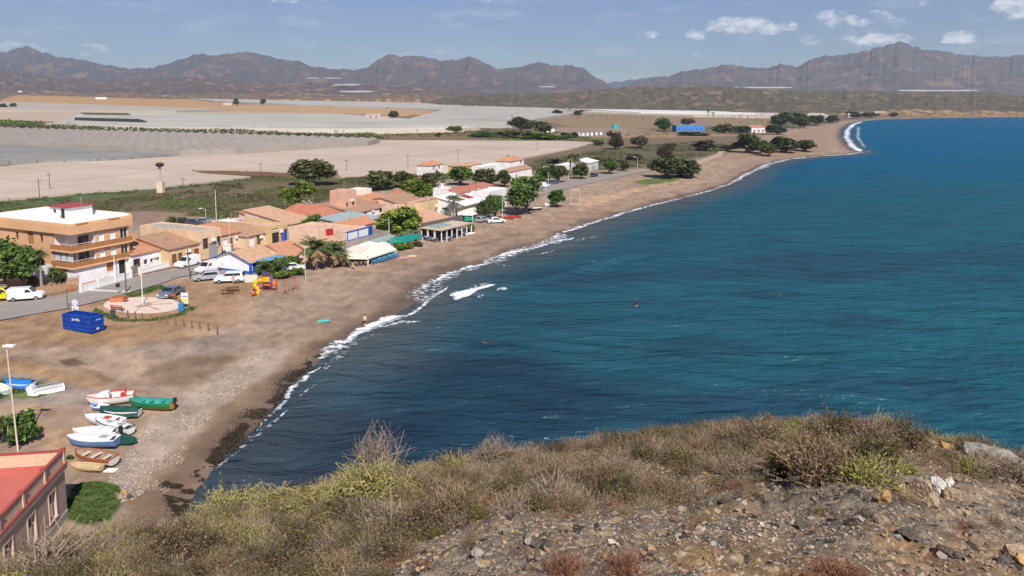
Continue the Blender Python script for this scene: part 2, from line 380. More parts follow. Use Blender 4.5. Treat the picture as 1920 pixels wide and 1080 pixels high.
    P([(1180, 340), (1250, 328), (1310, 325), (1260, 342), (1210, 347)], (.10, .13, .035), soft=4, seed=34)
    P([(1440, 300), (1560, 285), (1550, 240), (1600, 225), (1540, 235), (1400, 280), (1330, 300)], (.30, .20, .14), soft=4, seed=35)
    # grass round the plaza and by the boats
    P([(178, 578), (225, 596), (275, 598), (330, 588), (362, 572), (372, 577), (340, 593), (275, 604), (215, 602), (176, 586)], (.095, .115, .03), soft=3, seed=36)
    P([(205, 562), (240, 548), (300, 534), (320, 540), (270, 552), (225, 566)], (.10, .13, .03), soft=4, strength=.85, seed=37)
    P([(-40, 715), (20, 708), (60, 712), (118, 722), (126, 730), (60, 748), (-40, 752)], (.09, .12, .03), soft=5, strength=.9, seed=38)
    P([(126, 940), (140, 912), (180, 905), (222, 912), (226, 940), (200, 975), (160, 982), (128, 970)], (.05, .10, .02), soft=5, seed=39)
    # vehicle tracks
    rnd = random.Random(5)
    for (x0, y0, x1, y1, w, c) in [(0, 660, 260, 715, 4, .8), (0, 668, 260, 726, 4, .82), (220, 640, 480, 612, 4, .85), (230, 690, 460, 640, 4, 1.12), (230, 697, 470, 646, 4, 1.15), (240, 706, 480, 655, 4, .82), (500, 600, 700, 520, 4, .85), (510, 610, 720, 527, 4, .84),
                                (720, 500, 980, 425, 3, .8), (740, 508, 1000, 430, 3, .82), (760, 480, 1050, 400, 3, .85), (20, 640, 110, 600, 4, .85), (140, 740, 330, 700, 4, .85)]:
        P0, P1 = plane(x0, y0, 2.3), plane(x1, y1, 2.3)
        dd = polydist(x, y, np.array([P0, ((P0[0] + P1[0]) / 2 + rnd.uniform(-3, 3), (P0[1] + P1[1]) / 2 + rnd.uniform(-2, 2)), P1]))
        m = sstep(.5, .1, dd + (fbm(x / 2, y / 2, 2, 77) - .5) * .6)[:, None] * .85
        col = col * (1 - m) + col * c * m
    # footprints and churn, paler and darker, on the whole beach
    beach = sstep(0, 8, s) * (1 - sstep(70, 110, inl)) * (y < 450)
    ch = (fbm(x / .9, y / 1.4, 3, 51) - .5) * .65 + (fbm(x / 9, y / 3.0, 4, 52) - .5) * .5
    col = col * (1 + ch * beach)[:, None]
    # wet sand and the swash
    wn = (fbm(x / 6, y / 6, 3, 41) - .5) * 5
    wet = sstep(4.5, 1.2, s + wn) * (s > -30)
    wet *= np.where(py > 860, .6, 1)
    wetc = np.array((.085, .062, .052))
    far = sstep(350, 900, y)
    col = col * (1 - (wet * .85)[:, None]) + wetc * (wet * .85)[:, None]
    mid = sstep(10, 6, s + wn) * .25
    col = col * (1 - mid[:, None]) + np.array((.16, .11, .075)) * mid[:, None]
    o = npmesh('ground', np.stack([x, y, z], 1), gridfaces(len(D), len(A)), attrmat('ground_earth', nscale=(.35, 3.5), amt=.2, bump=.5, bdist=.12), smooth=True)
    colattr(o, 'Col', np.clip(col, 0, 1)); tag(o, kind='structure')
build_ground()

def build_sea():
    A = np.linspace(-.80, 1.25, 760); D = np.concatenate([np.geomspace(24, 700, 520), np.geomspace(712, 8500, 80)])
    a, d = np.meshgrid(A, D); x = (a * d).ravel(); y = d.ravel()
    fade = np.exp(-y / 160)
    s = shoredist(x, y)
    px, py = px_arrays(x, y, x * 0)
    wx = x + 3 * (fbm(x / 12, y / 12, 2, 61) - .5); wy = y + 3 * (fbm(x / 12, y / 12, 2, 62) - .5)
    z = (.07 * np.sin((wx * .35 + wy * .94) * 1.25) + .10 * (fbm(wx / 3.5, wy / 1.4, 3, 63) - .5) * 2) * (.35 + fade)
    z += .16 * np.sin((-wx * .80 + wy * .42) * .42) * np.exp(-np.abs(s) / 60) * (.4 + fade)
    # swell standing up behind the breaker
    for (ln, hgt, wd) in (([(850, 575), (905, 548), (955, 534), (1010, 528), (1080, 510), (1180, 480)], .45, 1.3), ([(1090, 505), (1140, 492), (1230, 470)], .3, 1.2), ([(1020, 468), (1090, 446), (1150, 438), (1260, 420)], .3, 1.2)):
        dd = polydist(x, y, np.array([plane(*q, 0) for q in ln])); z += hgt * np.exp(-(dd / wd) ** 2)
    z *= sstep(0, 6, -s)
    z += .02
    n1 = fbm(x / 25, y / 14, 4, 65); n2 = fbm(x / 70, y / 40, 3, 66); n3 = fbm(x / 6, y / 3, 3, 67)
    base = np.array((.018, .068, .096)); teal = np.array((.014, .086, .115)); navy = np.array((.013, .032, .054)); blue = np.array((.002, .088, .19))
    col = np.tile(base, (len(x), 1))
    def mix(m, c):
        nonlocal col
        m = np.clip(m, 0, 1)[:, None]; col = col * (1 - m) + np.array(c) * m
    mix(sstep(900, 1900, px + (py - 500) * .6) * .85, teal)
    mix(sstep(400, 245, py + (n1 - .5) * 90) * .85, blue)
    mix(sstep(720, 1050, -px * .75 + py * 1.3 + (n1 - .5) * 420 + 330) * .92, navy)
    mix(sstep(.56, .72, n1) * sstep(330, 520, py) * .6, navy * 1.4)
    mix(sstep(.60, .75, n2) * .35, teal * 1.1)
    for (cx, cy, rx, ry, st) in [(900, 770, 280, 95, .75), (620, 840, 280, 90, .9), (920, 645, 60, 12, .4), (1450, 553, 80, 8, .5), (1200, 760, 260, 50, .5), (860, 690, 120, 30, .5), (1330, 650, 120, 20, .4)]:
        r = ((px - cx) / rx) ** 2 + ((py - cy) / ry) ** 2 + (n1 - .5) * 1.6
        mix(sstep(1.3, .3, r) * st, navy)
    col *= (.85 + .3 * n3)[:, None]
    shallow = sstep(16, 1, -s + (n1 - .5) * 9)
    near = sstep(760, 600, py)
    mix(shallow * (.35 + .4 * near), (.085, .085, .08))
    o = npmesh('sea', np.stack([x, y, z], 1), gridfaces(len(D), len(A)), [], smooth=True)
    colattr(o, 'Col', np.clip(col, 0, 1)); tag(o, kind='structure')
    m = bpy.data.materials.new('sea_water'); m.use_nodes = True; nt = m.node_tree; N = nt.nodes; L = nt.links; p = N['Principled BSDF']
    a = N.new('ShaderNodeVertexColor'); a.layer_name = 'Col'; L.new(a.outputs[0], p.inputs['Base Color'])
    p.inputs['Roughness'].default_value = .2; p.inputs['IOR'].default_value = 1.33; p.inputs['Specular IOR Level'].default_value = .24; p.inputs['Specular Tint'].default_value = (.35, .72, 1.0, 1)
    geo = N.new('ShaderNodeNewGeometry'); prev = None
    for (sc, st, mp_s, dist) in ((.14, .7, (.45, 1.4, 1), 2.2), (.75, .9, (.55, 1.3, 1), .75), (3.2, .6, (.7, 1.3, 1), .14)):
        mp = N.new('ShaderNodeMapping'); mp.inputs[2].default_value = (0, 0, R(-14)); mp.inputs[3].default_value = mp_s; L.new(geo.outputs['Position'], mp.inputs[0])
        n = N.new('ShaderNodeTexNoise'); n.inputs['Scale'].default_value = sc; n.inputs['Detail'].default_value = 4; n.inputs['Distortion'].default_value = .4; L.new(mp.outputs[0], n.inputs['Vector'])
        b = N.new('ShaderNodeBump'); b.inputs['Strength'].default_value = st; b.inputs['Distance'].default_value = dist; L.new(n.outputs[0], b.inputs['Height'])
        if prev: L.new(prev.outputs[0], b.inputs['Normal'])
        prev = b
    N.remove(p); df = N.new('ShaderNodeBsdfDiffuse'); L.new(a.outputs[0], df.inputs[0]); L.new(prev.outputs[0], df.inputs['Normal'])
    gl = N.new('ShaderNodeBsdfAnisotropic'); gl.inputs['Color'].default_value = (.55, .82, 1.0, 1); gl.inputs['Roughness'].default_value = .16; L.new(prev.outputs[0], gl.inputs['Normal'])
    fr = N.new('ShaderNodeFresnel'); fr.inputs[0].default_value = 1.33; L.new(prev.outputs[0], fr.inputs['Normal'])
    mr = N.new('ShaderNodeMapRange'); mr.inputs[1].default_value = .02; mr.inputs[2].default_value = .9; mr.inputs[3].default_value = .025; mr.inputs[4].default_value = .17; L.new(fr.outputs[0], mr.inputs[0])
    ms = N.new('ShaderNodeMixShader'); L.new(mr.outputs[0], ms.inputs[0]); L.new(df.outputs[0], ms.inputs[1]); L.new(gl.outputs[0], ms.inputs[2]); L.new(ms.outputs[0], N['Material Output'].inputs[0]); o.data.materials.append(m)
build_sea()

# foam: thin lace lying on the water along the swash and on the breakers
def foam_mat():
    m = bpy.data.materials.new('foam_lace'); m.use_nodes = True; nt = m.node_tree; N = nt.nodes; L = nt.links; p = N['Principled BSDF']
    p.inputs['Base Color'].default_value = (.82, .85, .88, 1); p.inputs['Roughness'].default_value = .8
    a = N.new('ShaderNodeVertexColor'); a.layer_name = 'Col'; geo = N.new('ShaderNodeNewGeometry')
    n = N.new('ShaderNodeTexNoise'); n.inputs['Scale'].default_value = 1.1; n.inputs['Detail'].default_value = 6; n.inputs['Roughness'].default_value = .7; L.new(geo.outputs['Position'], n.inputs['Vector'])
    w = N.new('ShaderNodeMath'); w.operation = 'MULTIPLY_ADD'; w.inputs[1].default_value = 2.6; w.inputs[2].default_value = -.8; L.new(n.outputs[0], w.inputs[0]); v = N.new('ShaderNodeMath'); v.operation = 'ADD'; L.new(a.outputs[0], v.inputs[0]); L.new(w.outputs[0], v.inputs[1])
    r = N.new('ShaderNodeMapRange'); r.inputs[1].default_value = .92; r.inputs[2].default_value = 1.35; r.inputs[4].default_value = .93; L.new(v.outputs[0], r.inputs[0]); L.new(r.outputs[0], p.inputs['Alpha'])
    return m
FOAM = foam_mat()
def resample(pts, step):
    P = np.array(pts, float); seg = np.hypot(*(P[1:] - P[:-1]).T); t = np.concatenate([[0], np.cumsum(seg)]); n = max(3, int(t[-1] / step))
    u = np.linspace(0, t[-1], n); return np.stack([np.interp(u, t, P[:, 0]), np.interp(u, t, P[:, 1])], 1), u
def build_foam():
    V = []; Fs = []; C = []
    def ribbon(pxs, w0, w1, dens, z=.1, wob=.5, off=0.0, seed=0, ride=False):
        pts, u = resample([plane(x, y, 0) for x, y in pxs], .8 if pxs[0][1] > 380 else 2.5)
        T = np.gradient(pts, axis=0); T /= np.hypot(*T.T)[:, None]; Nn = np.stack([T[:, 1], -T[:, 0]], 1)   # seaward side for lines running away with land on the left
        k = 9; n = len(pts); ww = w0 + (w1 - w0) * np.linspace(0, 1, n)
        ww = ww * (.45 + 1.1 * fbm(u / 7, u * 0 + seed, 3, 70 + seed)) * np.minimum(1, np.minimum(np.arange(n), np.arange(n)[::-1]) / 4 + .15)
        ctr = pts + Nn * ((fbm(u / 5, u * 0, 3, 80 + seed) - .5) * 2 * wob + off)[:, None]
        b = sum(len(v) for v in V)
        g = np.linspace(-.5, .5, k)
        X = ctr[:, None, :] + Nn[:, None, :] * (g[None, :, None] * ww[:, None, None])
        xy = X.reshape(-1, 2); zz = np.maximum(zg(xy[:, 0], xy[:, 1]) + .12, z)
        e = 1 - (2 * np.abs(g)) ** 2.0
        dn = dens * (.65 + .7 * fbm(u / 9, u * 0 + 3, 3, 90 + seed))[:, None] * e[None, :]
        if ride: zz = zz + (np.tile(e, n)) * .25
        V.append(np.concatenate([xy, zz[:, None]], 1)); Fs.append(gridfaces(n, k) + b); C.append(np.repeat(dn.ravel()[:, None], 3, 1))
    sh = [q for q in SHORE_PX if q[0] > 480]
    near = [q for q in SHORE_PX if 540 <= q[0] <= 800 and q[1] > 540]
    ribbon([(395, 893), (425, 862), (455, 838), (495, 800)], .9, .9, .5, seed=1)
    ribbon([(490, 800), (522, 764), (545, 735), (575, 705), (600, 690)], .8, 1.4, .62, seed=2)
    ribbon([(540, 742), (575, 715), (600, 700)], .6, .8, .5, off=1.2, seed=22)
    ribbon([(600, 675), (640, 650), (668, 632)], 3.6, 3.0, .58, seed=3)
    ribbon([(650, 640), (672, 622), (700, 610), (735, 597), (770, 592)], 1.6, 2.6, .95, seed=4)
    ribbon([(705, 614), (740, 604), (792, 602)], 2.6, 3.6, .62, off=.5, seed=5)
    ribbon([(665, 630), (720, 607), (775, 590), (800, 568), (840, 538)], 1.4, 1.1, .75, seed=6)
    ribbon([(790, 570), (800, 545), (820, 528), (860, 510), (905, 497)], 6.5, 5, .56, seed=7)
    ribbon([(812, 532), (840, 514), (880, 501), (932, 492)], 1.2, 2.0, .85, seed=8)
    ribbon([(925, 492), (950, 500)], 2, 1.2, .5, seed=9)
    ribbon([(905, 497), (940, 484), (975, 471), (1020, 458), (1060, 440)], 6, 5.5, .54, seed=10)
    ribbon([(930, 482), (970, 472), (1010, 464), (1035, 456)], 1.5, 2.2, .85, seed=11)
    ribbon([(1025, 459), (1055, 450), (1096, 449)], 3, 7, .72, seed=12)
    ribbon([(1040, 442), (1080, 430), (1115, 418), (1165, 402), (1215, 388), (1275, 373)], 1.6, 2.0, .7, seed=13)
    ribbon([(1050, 436), (1110, 419), (1160, 404), (1210, 389), (1270, 374), (1330, 359)], 2.6, 3.0, .40, seed=14)
    ribbon([(1190, 394), (1240, 382), (1280, 372)], 2.0, 2.2, .6, seed=15)
    ribbon([(1290, 370), (1345, 354), (1375, 343)], 1.6, 1.8, .62, seed=16)
    ribbon([(1370, 345), (1400, 327), (1440, 309), (1480, 299), (1540, 293)], 3, 3.5, .62, seed=17)
    ribbon([(1540, 293), (1590, 290), (1632, 284)], 3, 3, .7, seed=18)
    ribbon([(1603, 284), (1590, 275), (1580, 258), (1583, 244), (1596, 233), (1612, 228)], 6, 9, .85, off=3, seed=19)
    ribbon([(1590, 276), (1584, 258), (1592, 238)], 4, 6, .55, off=10, seed=20)
    ribbon([(1612, 227), (1650, 224.5), (1720, 222.5)], 8, 8, .5, seed=21)
    ribbon([(858, 566), (880, 554), (915, 543), (955, 534)], 7.0, 6.0, .90, wob=.3, seed=23, ride=True)
    ribbon([(1102, 498), (1120, 494), (1146, 491)], 3.2, 3.0, .85, wob=.2, seed=24, ride=True)
    ribbon([(880, 545), (905, 534), (925, 528)], 3, 3, .45, seed=25); ribbon([(450, 842), (480, 815), (510, 790), (540, 770)], 1.6, 1.2, .5, seed=26); ribbon([(600, 700), (640, 668), (672, 640), (700, 628)], 1.4, 2, .5, seed=27); ribbon([(960, 538), (1000, 530), (1030, 526)], 1, .8, .5, seed=28); ribbon([(1095, 448), (1125, 444)], 2, 2, .5, seed=29); ribbon([(1010, 478), (1040, 470)], 1.6, 1.6, .55, seed=30); ribbon([(1400, 318), (1425, 309)], 3, 3, .6, off=5, seed=31)
    o = npmesh('sea_foam', np.vstack(V), np.vstack(Fs), FOAM, smooth=True); colattr(o, 'Col', np.vstack(C))
    tag(o, 'white lacy foam along the waterline and on the breaking waves', 'foam', kind='stuff')
build_foam()

# seaweed wrack, dark heaps along the near waterline
def flecks(pos, size, seed, flat=.5, k=1):
    """n small random triangles (n,3,3)"""
    r = np.random.default_rng(seed); n = len(pos)
    a = r.normal(size=(n, 3)); a[:, 2] *= flat; a /= np.linalg.norm(a, axis=1)[:, None]
    b = r.normal(size=(n, 3)); b[:, 2] *= flat; b -= a * (a * b).sum(1)[:, None]; b /= np.linalg.norm(b, axis=1)[:, None] + 1e-9
    s = size * (.6 + .8 * r.random((n, 1)))
    V = np.stack([pos - a * s * .5 - b * s * .35, pos + a * s * .6 - b * s * .2, pos + b * s * .6], 1)
    return V
def trimesh(name, V, mats, parent=None, mi=None):
    n = len(V); return npmesh(name, V.reshape(-1, 3), np.arange(n * 3).reshape(n, 3), mats, parent, mi)
def build_wrack():
    r = np.random.default_rng(3); pts = []
    for (ln, w, n) in [([(335, 975), (350, 940), (372, 902), (392, 875), (425, 838), (448, 812), (470, 790)], .27, 15000), ([(320, 908), (340, 908), (360, 912)], .22, 1500), ([(470, 790), (505, 760), (540, 735), (555, 705), (600, 668), (645, 640)], .5, 7000), ([(330, 922), (344, 945), (352, 968)], .32, 5000)]:
        P, u = resample([plane(x, y, .35) for x, y in ln], .3)
        i = r.integers(0, len(P), n); off = r.normal(size=(n, 2)) * w * (.5 + np.random.default_rng(i[0]).random((len(P), 1))[i // 12])
        p = P[i] + off
        keep = fbm(p[:, 0] / 2.0, p[:, 1] / 1.2, 4, 99) > .41
        pts.append(p[keep] + np.array((-.3, 0)))
    p = np.vstack(pts); z = zg(p[:, 0], p[:, 1]); hh = np.clip((fbm(p[:, 0] / 2.0, p[:, 1] / 1.2, 4, 99) - .41) * .6, 0, .08)
    pos = np.stack([p[:, 0], p[:, 1], z + .03 + hh * r.random(len(p))], 1)
    o = trimesh('seaweed', flecks(pos, .13, 4, .35), mat('seaweed_dark', (.04, .028, .017), .8, .4, 2, island=.5)); tag(o, 'dark brown seaweed washed up in heaps along the near waterline', 'seaweed', kind='stuff')
build_wrack()

def drape(name, pts, m, up, step=None, thick=0, kind='structure', parent=None):
    """flat outline draped on the ground; pts are world xy"""
    bm = bmesh.new(); f = bm.faces.new([bm.verts.new((p[0], p[1], 0)) for p in pts])
    if f.normal.z < 0: bmesh.ops.reverse_faces(bm, faces=[f])
    bmesh.ops.triangulate(bm, faces=bm.faces[:])
    if step:
        for ax in (0, 1):
            lo = min(v.co[ax] for v in bm.verts); hi = max(v.co[ax] for v in bm.verts); k = lo + step
            while k < hi:
                co = [0, 0, 0]; no = [0, 0, 0]; co[ax] = k; no[ax] = 1
                bmesh.ops.bisect_plane(bm, geom=bm.verts[:] + bm.edges[:] + bm.faces[:], plane_co=co, plane_no=no); k += step
    vs = bm.verts[:]; z = zg(np.array([v.co.x for v in vs]), np.array([v.co.y for v in vs]))
    for v, zz in zip(vs, z): v.co.z = zz + up
    if thick:
        be = [e for e in bm.edges if e.is_boundary]
        g = bmesh.ops.extrude_edge_only(bm, edges=be)
        for v in g['geom']:
            if isinstance(v, bmesh.types.BMVert): v.co.z -= thick
    bmesh.ops.recalc_face_normals(bm, faces=bm.faces[:])
    me = bpy.data.meshes.new(name); bm.to_mesh(me); bm.free(); me.materials.append(m)
    o = link(bpy.data.objects.new(name, me), parent)
    if kind: tag(o, kind=kind)
    return o
def gpts(px, up=0): return [G(x, y, up) for x, y in px]

# ---- roads, pavement, plaza
ASPH = mat('asphalt_worn', (.27, .235, .21), .9, .12, .6, bump=.2)
drape('road', gpts([(-120, 600), (0, 570), (60, 565), (130, 551), (165, 543), (250, 521), (330, 503), (392, 488), (440, 475), (520, 455), (528, 459), (470, 480), (400, 502), (378, 513), (330, 522), (300, 533), (250, 548), (205, 561), (130, 579), (60, 591), (0, 602), (-120, 630)]), ASPH, .13, 6)
drape('pavement', gpts([(165, 541), (250, 519), (330, 501), (392, 486), (392, 482), (330, 496), (250, 513), (165, 536)]), mat('pavement_pinkish', (.42, .30, .24), .85, .15, 1, bump=.1), .25, 6, thick=.13)
drape('coast_road', gpts([(1000, 358), (1030, 346), (1110, 334), (1180, 322), (1212, 317), (1222, 320), (1180, 328), (1110, 343), (1035, 360), (1005, 368)]), ASPH, .12, 10)
drape('path', gpts([(1230, 318), (1300, 305), (1345, 288), (1350, 280), (1362, 282), (1352, 293), (1305, 311), (1240, 324)]), mat('gravel_track', (.40, .29, .20), .95, .15, .5), .12, 12)
pc = []
for k in range(40):
    t = 2 * math.pi * k / 40; pc.append((267 + 73 * math.cos(t), 573.5 - 14.8 * math.sin(t)))
c0 = [G(x, y) for x, y in pc]
drape('plaza', c0, mat('plaza_slabs', (.62, .50, .41), .85, .1, .9, bump=.1), .14, 3, thick=.1)
cc = sum(c0, Vector()) / len(c0)
pm = mat('plaza_joint', (.42, .25, .20), .9, .15, 1)
mb = MB()
for k in range(4):
    t = math.pi * k / 4 + .2; r_ = 3.9; d = Vector((math.cos(t), math.sin(t), 0)); n = Vector((-d.y, d.x, 0)) * .07
    for sgn in (-1, 1):
        a = cc + d * 1.1 * sgn; b = cc + d * r_ * sgn; z = cc.z + .155
        mb.quad((a.x - n.x, a.y - n.y, z), (b.x - n.x, b.y - n.y, z), (b.x + n.x, b.y + n.y, z), (a.x + n.x, a.y + n.y, z))
ring = [(cc.x + 1.2 * math.cos(2 * math.pi * k / 20), cc.y + 1.2 * math.sin(2 * math.pi * k / 20), cc.z + .157) for k in range(20)]
mb.add(ring, [tuple(range(20))]); tag(mb.build('plaza_pattern', pm), kind='structure')
# zebra crossing and edge lines
mb = MB(); pa, pb = G(147, 544), G(243, 549)
for k in range(11):
    c = pa.lerp(pb, (k + .5) / 11); d = (pb - pa).normalized(); n = Vector((-d.y, d.x, 0)); z = zg1(c.x, c.y) + .14
    q = [c + d * .3 + n * .45, c - d * .3 + n * .45, c - d * .3 - n * .45, c + d * .3 - n * .45]
    mb.add([(v.x, v.y, z) for v in q], [(0, 1, 2, 3)])
for k in range(16):
    t0, t1 = k / 16, (k + .5) / 16; A0, B0 = G(255, 544), G(378, 510)
    for (t0,) in ((t0,),):
        a = A0.lerp(B0, t0); b = A0.lerp(B0, t0 + .035); n = Vector((-.05, .05, 0))
        mb.add([(a.x, a.y, zg1(a.x, a.y) + .14), (b.x, b.y, zg1(b.x, b.y) + .14), (b.x + n.x, b.y + n.y, zg1(b.x, b.y) + .14), (a.x + n.x, a.y + n.y, zg1(a.x, a.y) + .14)], [(0, 1, 2, 3)])
tag(mb.build('road_marking', mat('road_paint', (.66, .62, .56), .8, .2, 3)), kind='structure')

# ---- hills and mountains
def ridge(name, prof, D0, D1, zb, mcol, amp=.35, x0=None, x1=None, nc=900, nr=120, seed=0, nsc=1.0, gw=1.0, back=1.5, rough=1.0):
    prof = sorted(prof); px = np.linspace(prof[0][0] if x0 is None else x0, prof[-1][0] if x1 is None else x1, nc)
    yy = np.interp(px, [p[0] for p in prof], [p[1] for p in prof])
    yy = np.convolve(np.pad(yy, 4, 'edge'), np.ones(9) / 9, 'valid')
    az = (px - CX) / F; tp = np.linspace(0, back, nr)
    a, t = np.meshgrid(az, tp); Y = D0 + (D1 - D0) * t; X = a * Y
    zr = CAMZ + (190 - yy) / F * D1 + (fbm(px / 9, px * 0, 4, seed) - .5) * 7 / F * D1 * rough
    zr = np.maximum(zr, zb + 1)[None, :]; sc = (D1 - D0) / 5 * nsc
    rg = ridged(X / sc * gw + 3, Y / sc * .7, 5, seed + 7); fn = fbm(X / sc * 4, Y / sc * 4, 4, seed + 8)
    tt = np.clip(t, 0, 1)
    Z = zb + (zr - zb) * (tt ** .85) * (1 - amp * 1.35 * (1 - rg) * (1 - tt ** 4) - amp * .35 * (fn - .3) * (1 - tt ** 3))
    Z = np.where(t > 1, zb + (zr - zb) * np.clip(1 - (t - 1) * 1.7, 0, 1) ** 1.2, Z) - (t == 0) * 25
    o = npmesh(name, np.stack([X.ravel(), Y.ravel(), Z.ravel()], 1), gridfaces(nr, nc), mcol, smooth=True); tag(o, kind='structure'); return X, Y, Z, o
MTN = attrmat('mountain_rock', nscale=(.010, .05), amt=.2, bump=.5, bdist=9)
HILLM = attrmat('hill_scrub', nscale=(.05, .3), amt=.38, bump=.9, bdist=2.5)
def hillcol(o, X, Y, Z, base, alt, ochre, seed, sc, oth=.62, olive=None, zth=None):
    x, y = X.ravel(), Y.ravel(); n = fbm(x / sc, y / sc, 5, seed)[:, None]; n2 = fbm(x / (sc * .3), y / (sc * .3), 4, seed + 3)[:, None]
    c = np.array(base) * (1 - n) + np.array(alt) * n
    m = sstep(oth, oth + .08, n2); c = c * (1 - m) + np.array(ochre) * m
    colattr(o, 'Col', np.clip(c, 0, 1))
Z_ = ridge('far_mountains', [(1060, 175), (1130, 158), (1180, 150), (1230, 144), (1300, 150), (1400, 170)], 7200, 8100, 60, MTN, .2, nc=200, nr=30, seed=40); hillcol(Z_[3], *Z_[:3], (.09, .10, .12), (.1, .11, .13), (.1, .1, .1), 41, 500)
P1 = [(-400, 95), (-250, 80), (-120, 95), (-40, 90), (0, 97), (20, 100), (40, 92), (62, 87), (85, 97), (110, 106), (160, 112), (200, 121), (250, 129), (290, 128), (340, 115), (365, 107), (380, 101), (400, 106), (430, 103), (470, 99), (500, 103), (530, 112), (555, 113), (590, 125), (640, 131), (680, 131), (700, 122), (720, 108), (735, 104), (770, 108), (790, 107), (830, 115), (860, 113), (880, 108), (905, 117), (930, 130), (950, 127), (975, 127), (1000, 120), (1015, 117), (1040, 124), (1075, 124), (1095, 130), (1115, 146), (1140, 158), (1170, 172)]
Z_ = ridge('mountains', P1, 4300, 5900, 62, MTN, .55, nc=1100, nr=150, seed=50, nsc=.62); hillcol(Z_[3], *Z_[:3], (.075, .066, .062), (.115, .085, .07), (.17, .11, .08), 51, 300, .62)
P2 = [(1150, 170), (1190, 153), (1240, 145), (1280, 135), (1310, 130), (1340, 125), (1370, 122), (1395, 127), (1420, 130), (1455, 122), (1490, 125), (1500, 118), (1530, 108), (1580, 103), (1620, 96), (1650, 87), (1680, 80), (1700, 88), (1720, 95), (1750, 96), (1780, 103), (1820, 106), (1850, 108), (1870, 107), (1890, 105), (1920, 104), (2000, 95), (2150, 120), (2400, 160)]
Z_ = ridge('coastal_mountains', P2, 3900, 5600, 20, MTN, .42, gw=.6, nc=1100, nr=150, seed=60, nsc=.62); hillcol(Z_[3], *Z_[:3], (.085, .074, .068), (.125, .095, .078), (.18, .125, .09), 61, 300, .62)
P3 = [(-500, 125), (-200, 118), (0, 128), (60, 140), (150, 151), (250, 150), (350, 146), (450, 152), (600, 158), (700, 161), (850, 166), (950, 176), (1000, 184)]
Z_ = ridge('brown_hills', P3, 2900, 3900, 52, HILLM, .5, nc=900, nr=90, seed=70, nsc=.55); hillcol(Z_[3], *Z_[:3], (.085, .062, .05), (.135, .095, .065), (.28, .17, .10), 71, 130, .64)
P4 = [(-400, 178), (0, 172), (140, 176), (260, 174), (330, 179), (400, 173), (470, 176), (560, 171), (620, 177), (690, 178), (760, 176), (850, 181), (960, 178), (1060, 176), (1150, 186)]
Z_ = ridge('foothills', P4, 2200, 2700, 36, HILLM, .4, nc=900, nr=70, seed=80, nsc=.5); hillcol(Z_[3], *Z_[:3], (.12, .085, .055), (.17, .115, .07), (.34, .20, .10), 81, 60, .56)
P5 = [(780, 196), (830, 184), (880, 178), (960, 176), (1040, 174), (1100, 170), (1150, 165), (1200, 164), (1250, 163), (1310, 160.5), (1400, 164), (1450, 168), (1520, 171), (1600, 170.5), (1700, 172), (1830, 172), (1920, 180), (2050, 176), (2300, 185)]
Z_ = ridge('coastal_hills', P5, 1560, 2150, 4, HILLM, .5, nc=1200, nr=110, seed=90, nsc=.42, rough=.6); hillcol(Z_[3], *Z_[:3], (.082, .074, .042), (.125, .10, .06), (.22, .14, .085), 91, 75, .64)
# low ochre cliffs where those hills meet the water
P6 = [(1560, 215), (1600, 209), (1660, 208), (1700, 204), (1760, 206), (1800, 210), (1850, 206), (1900, 209), (1990, 205), (2200, 208)]
Z_ = ridge('sea_cliffs', P6, 1430, 1520, 0, HILLM, .5, nc=500, nr=40, seed=95, nsc=.6, rough=.7, back=1.6); hillcol(Z_[3], *Z_[:3], (.13, .095, .055), (.27, .18, .10), (.38, .23, .11), 96, 20, .5)
# pale tracks up the far hill
def on_hill(px, D, Zt):
    X, Y, Z, o = Zt; j = int(np.argmin(np.abs(Y[:, 0] - D))); a = (px - CX) / F; i = int(np.argmin(np.abs(X[j] / Y[j] - a))); return Vector((X[j, i], Y[j, i], Z[j, i]))

# ---- plastic and net covers over the crops: each a low tent of its own
PALE = mat('crop_net_pale', (.50, .40, .315), .9, .10, .02, grid=(46, 23, 28, .35), bump=.3, bscale=1.2)
def cover(label, pts, m, h=1.7, step=60, name='crop_cover', grp='covers over the fields'):
    o = drape(name, gpts(pts, h), m, h, step, thick=h + .4, kind=None); tag(o, label, 'crop cover', grp); return o
cover('long pinkish beige net cover stretching from the left edge behind the town', [(-300, 318), (0, 312), (100, 303), (340, 291), (345, 289), (700, 263), (860, 263), (1060, 264), (1112, 267), (1085, 275), (960, 300), (905, 311), (810, 320), (720, 326), (640, 330), (560, 321), (470, 318), (362, 316), (360, 320), (380, 325), (470, 331), (300, 350), (150, 360), (0, 373), (-300, 398)], PALE, h=.7)
cover('smooth blue grey plastic cover at the left edge below the ridged one', [(-300, 262), (0, 266), (150, 272), (340, 284), (346, 288), (200, 297), (0, 302), (-300, 306)], mat('plastic_bluegrey', (.25, .24, .215), .9, .14, .03, grid=(30, 8, 28, .4), bump=.3, bscale=2))
cover('pale blue grey plastic cover with a long dark gap on its left', [(130, 222), (150, 212), (300, 211), (640, 213), (760, 222), (980, 229), (960, 236), (640, 240), (300, 237), (100, 229)], mat('plastic_pale', (.44, .415, .35), .9, .14, .01, bump=.3, grid=(90, 30, 12, .8)), h=2)
cover('white plastic cover in a strip above the green hedge', [(85, 230), (300, 238), (640, 241), (900, 237), (860, 241), (700, 244), (420, 241), (200, 236)], mat('plastic_white', (.60, .54, .44), .9, .12, .01, grid=(120, 40, 12, .8)), h=3)
cover('long grey plastic cover beyond the ochre field', [(330, 181), (640, 186), (1000, 194), (1110, 198), (1120, 205), (830, 204), (560, 196), (400, 189)], mat('plastic_grey', (.44, .41, .35), .9, .14, .01, grid=(150, 50, 8, 1.2)), h=3)
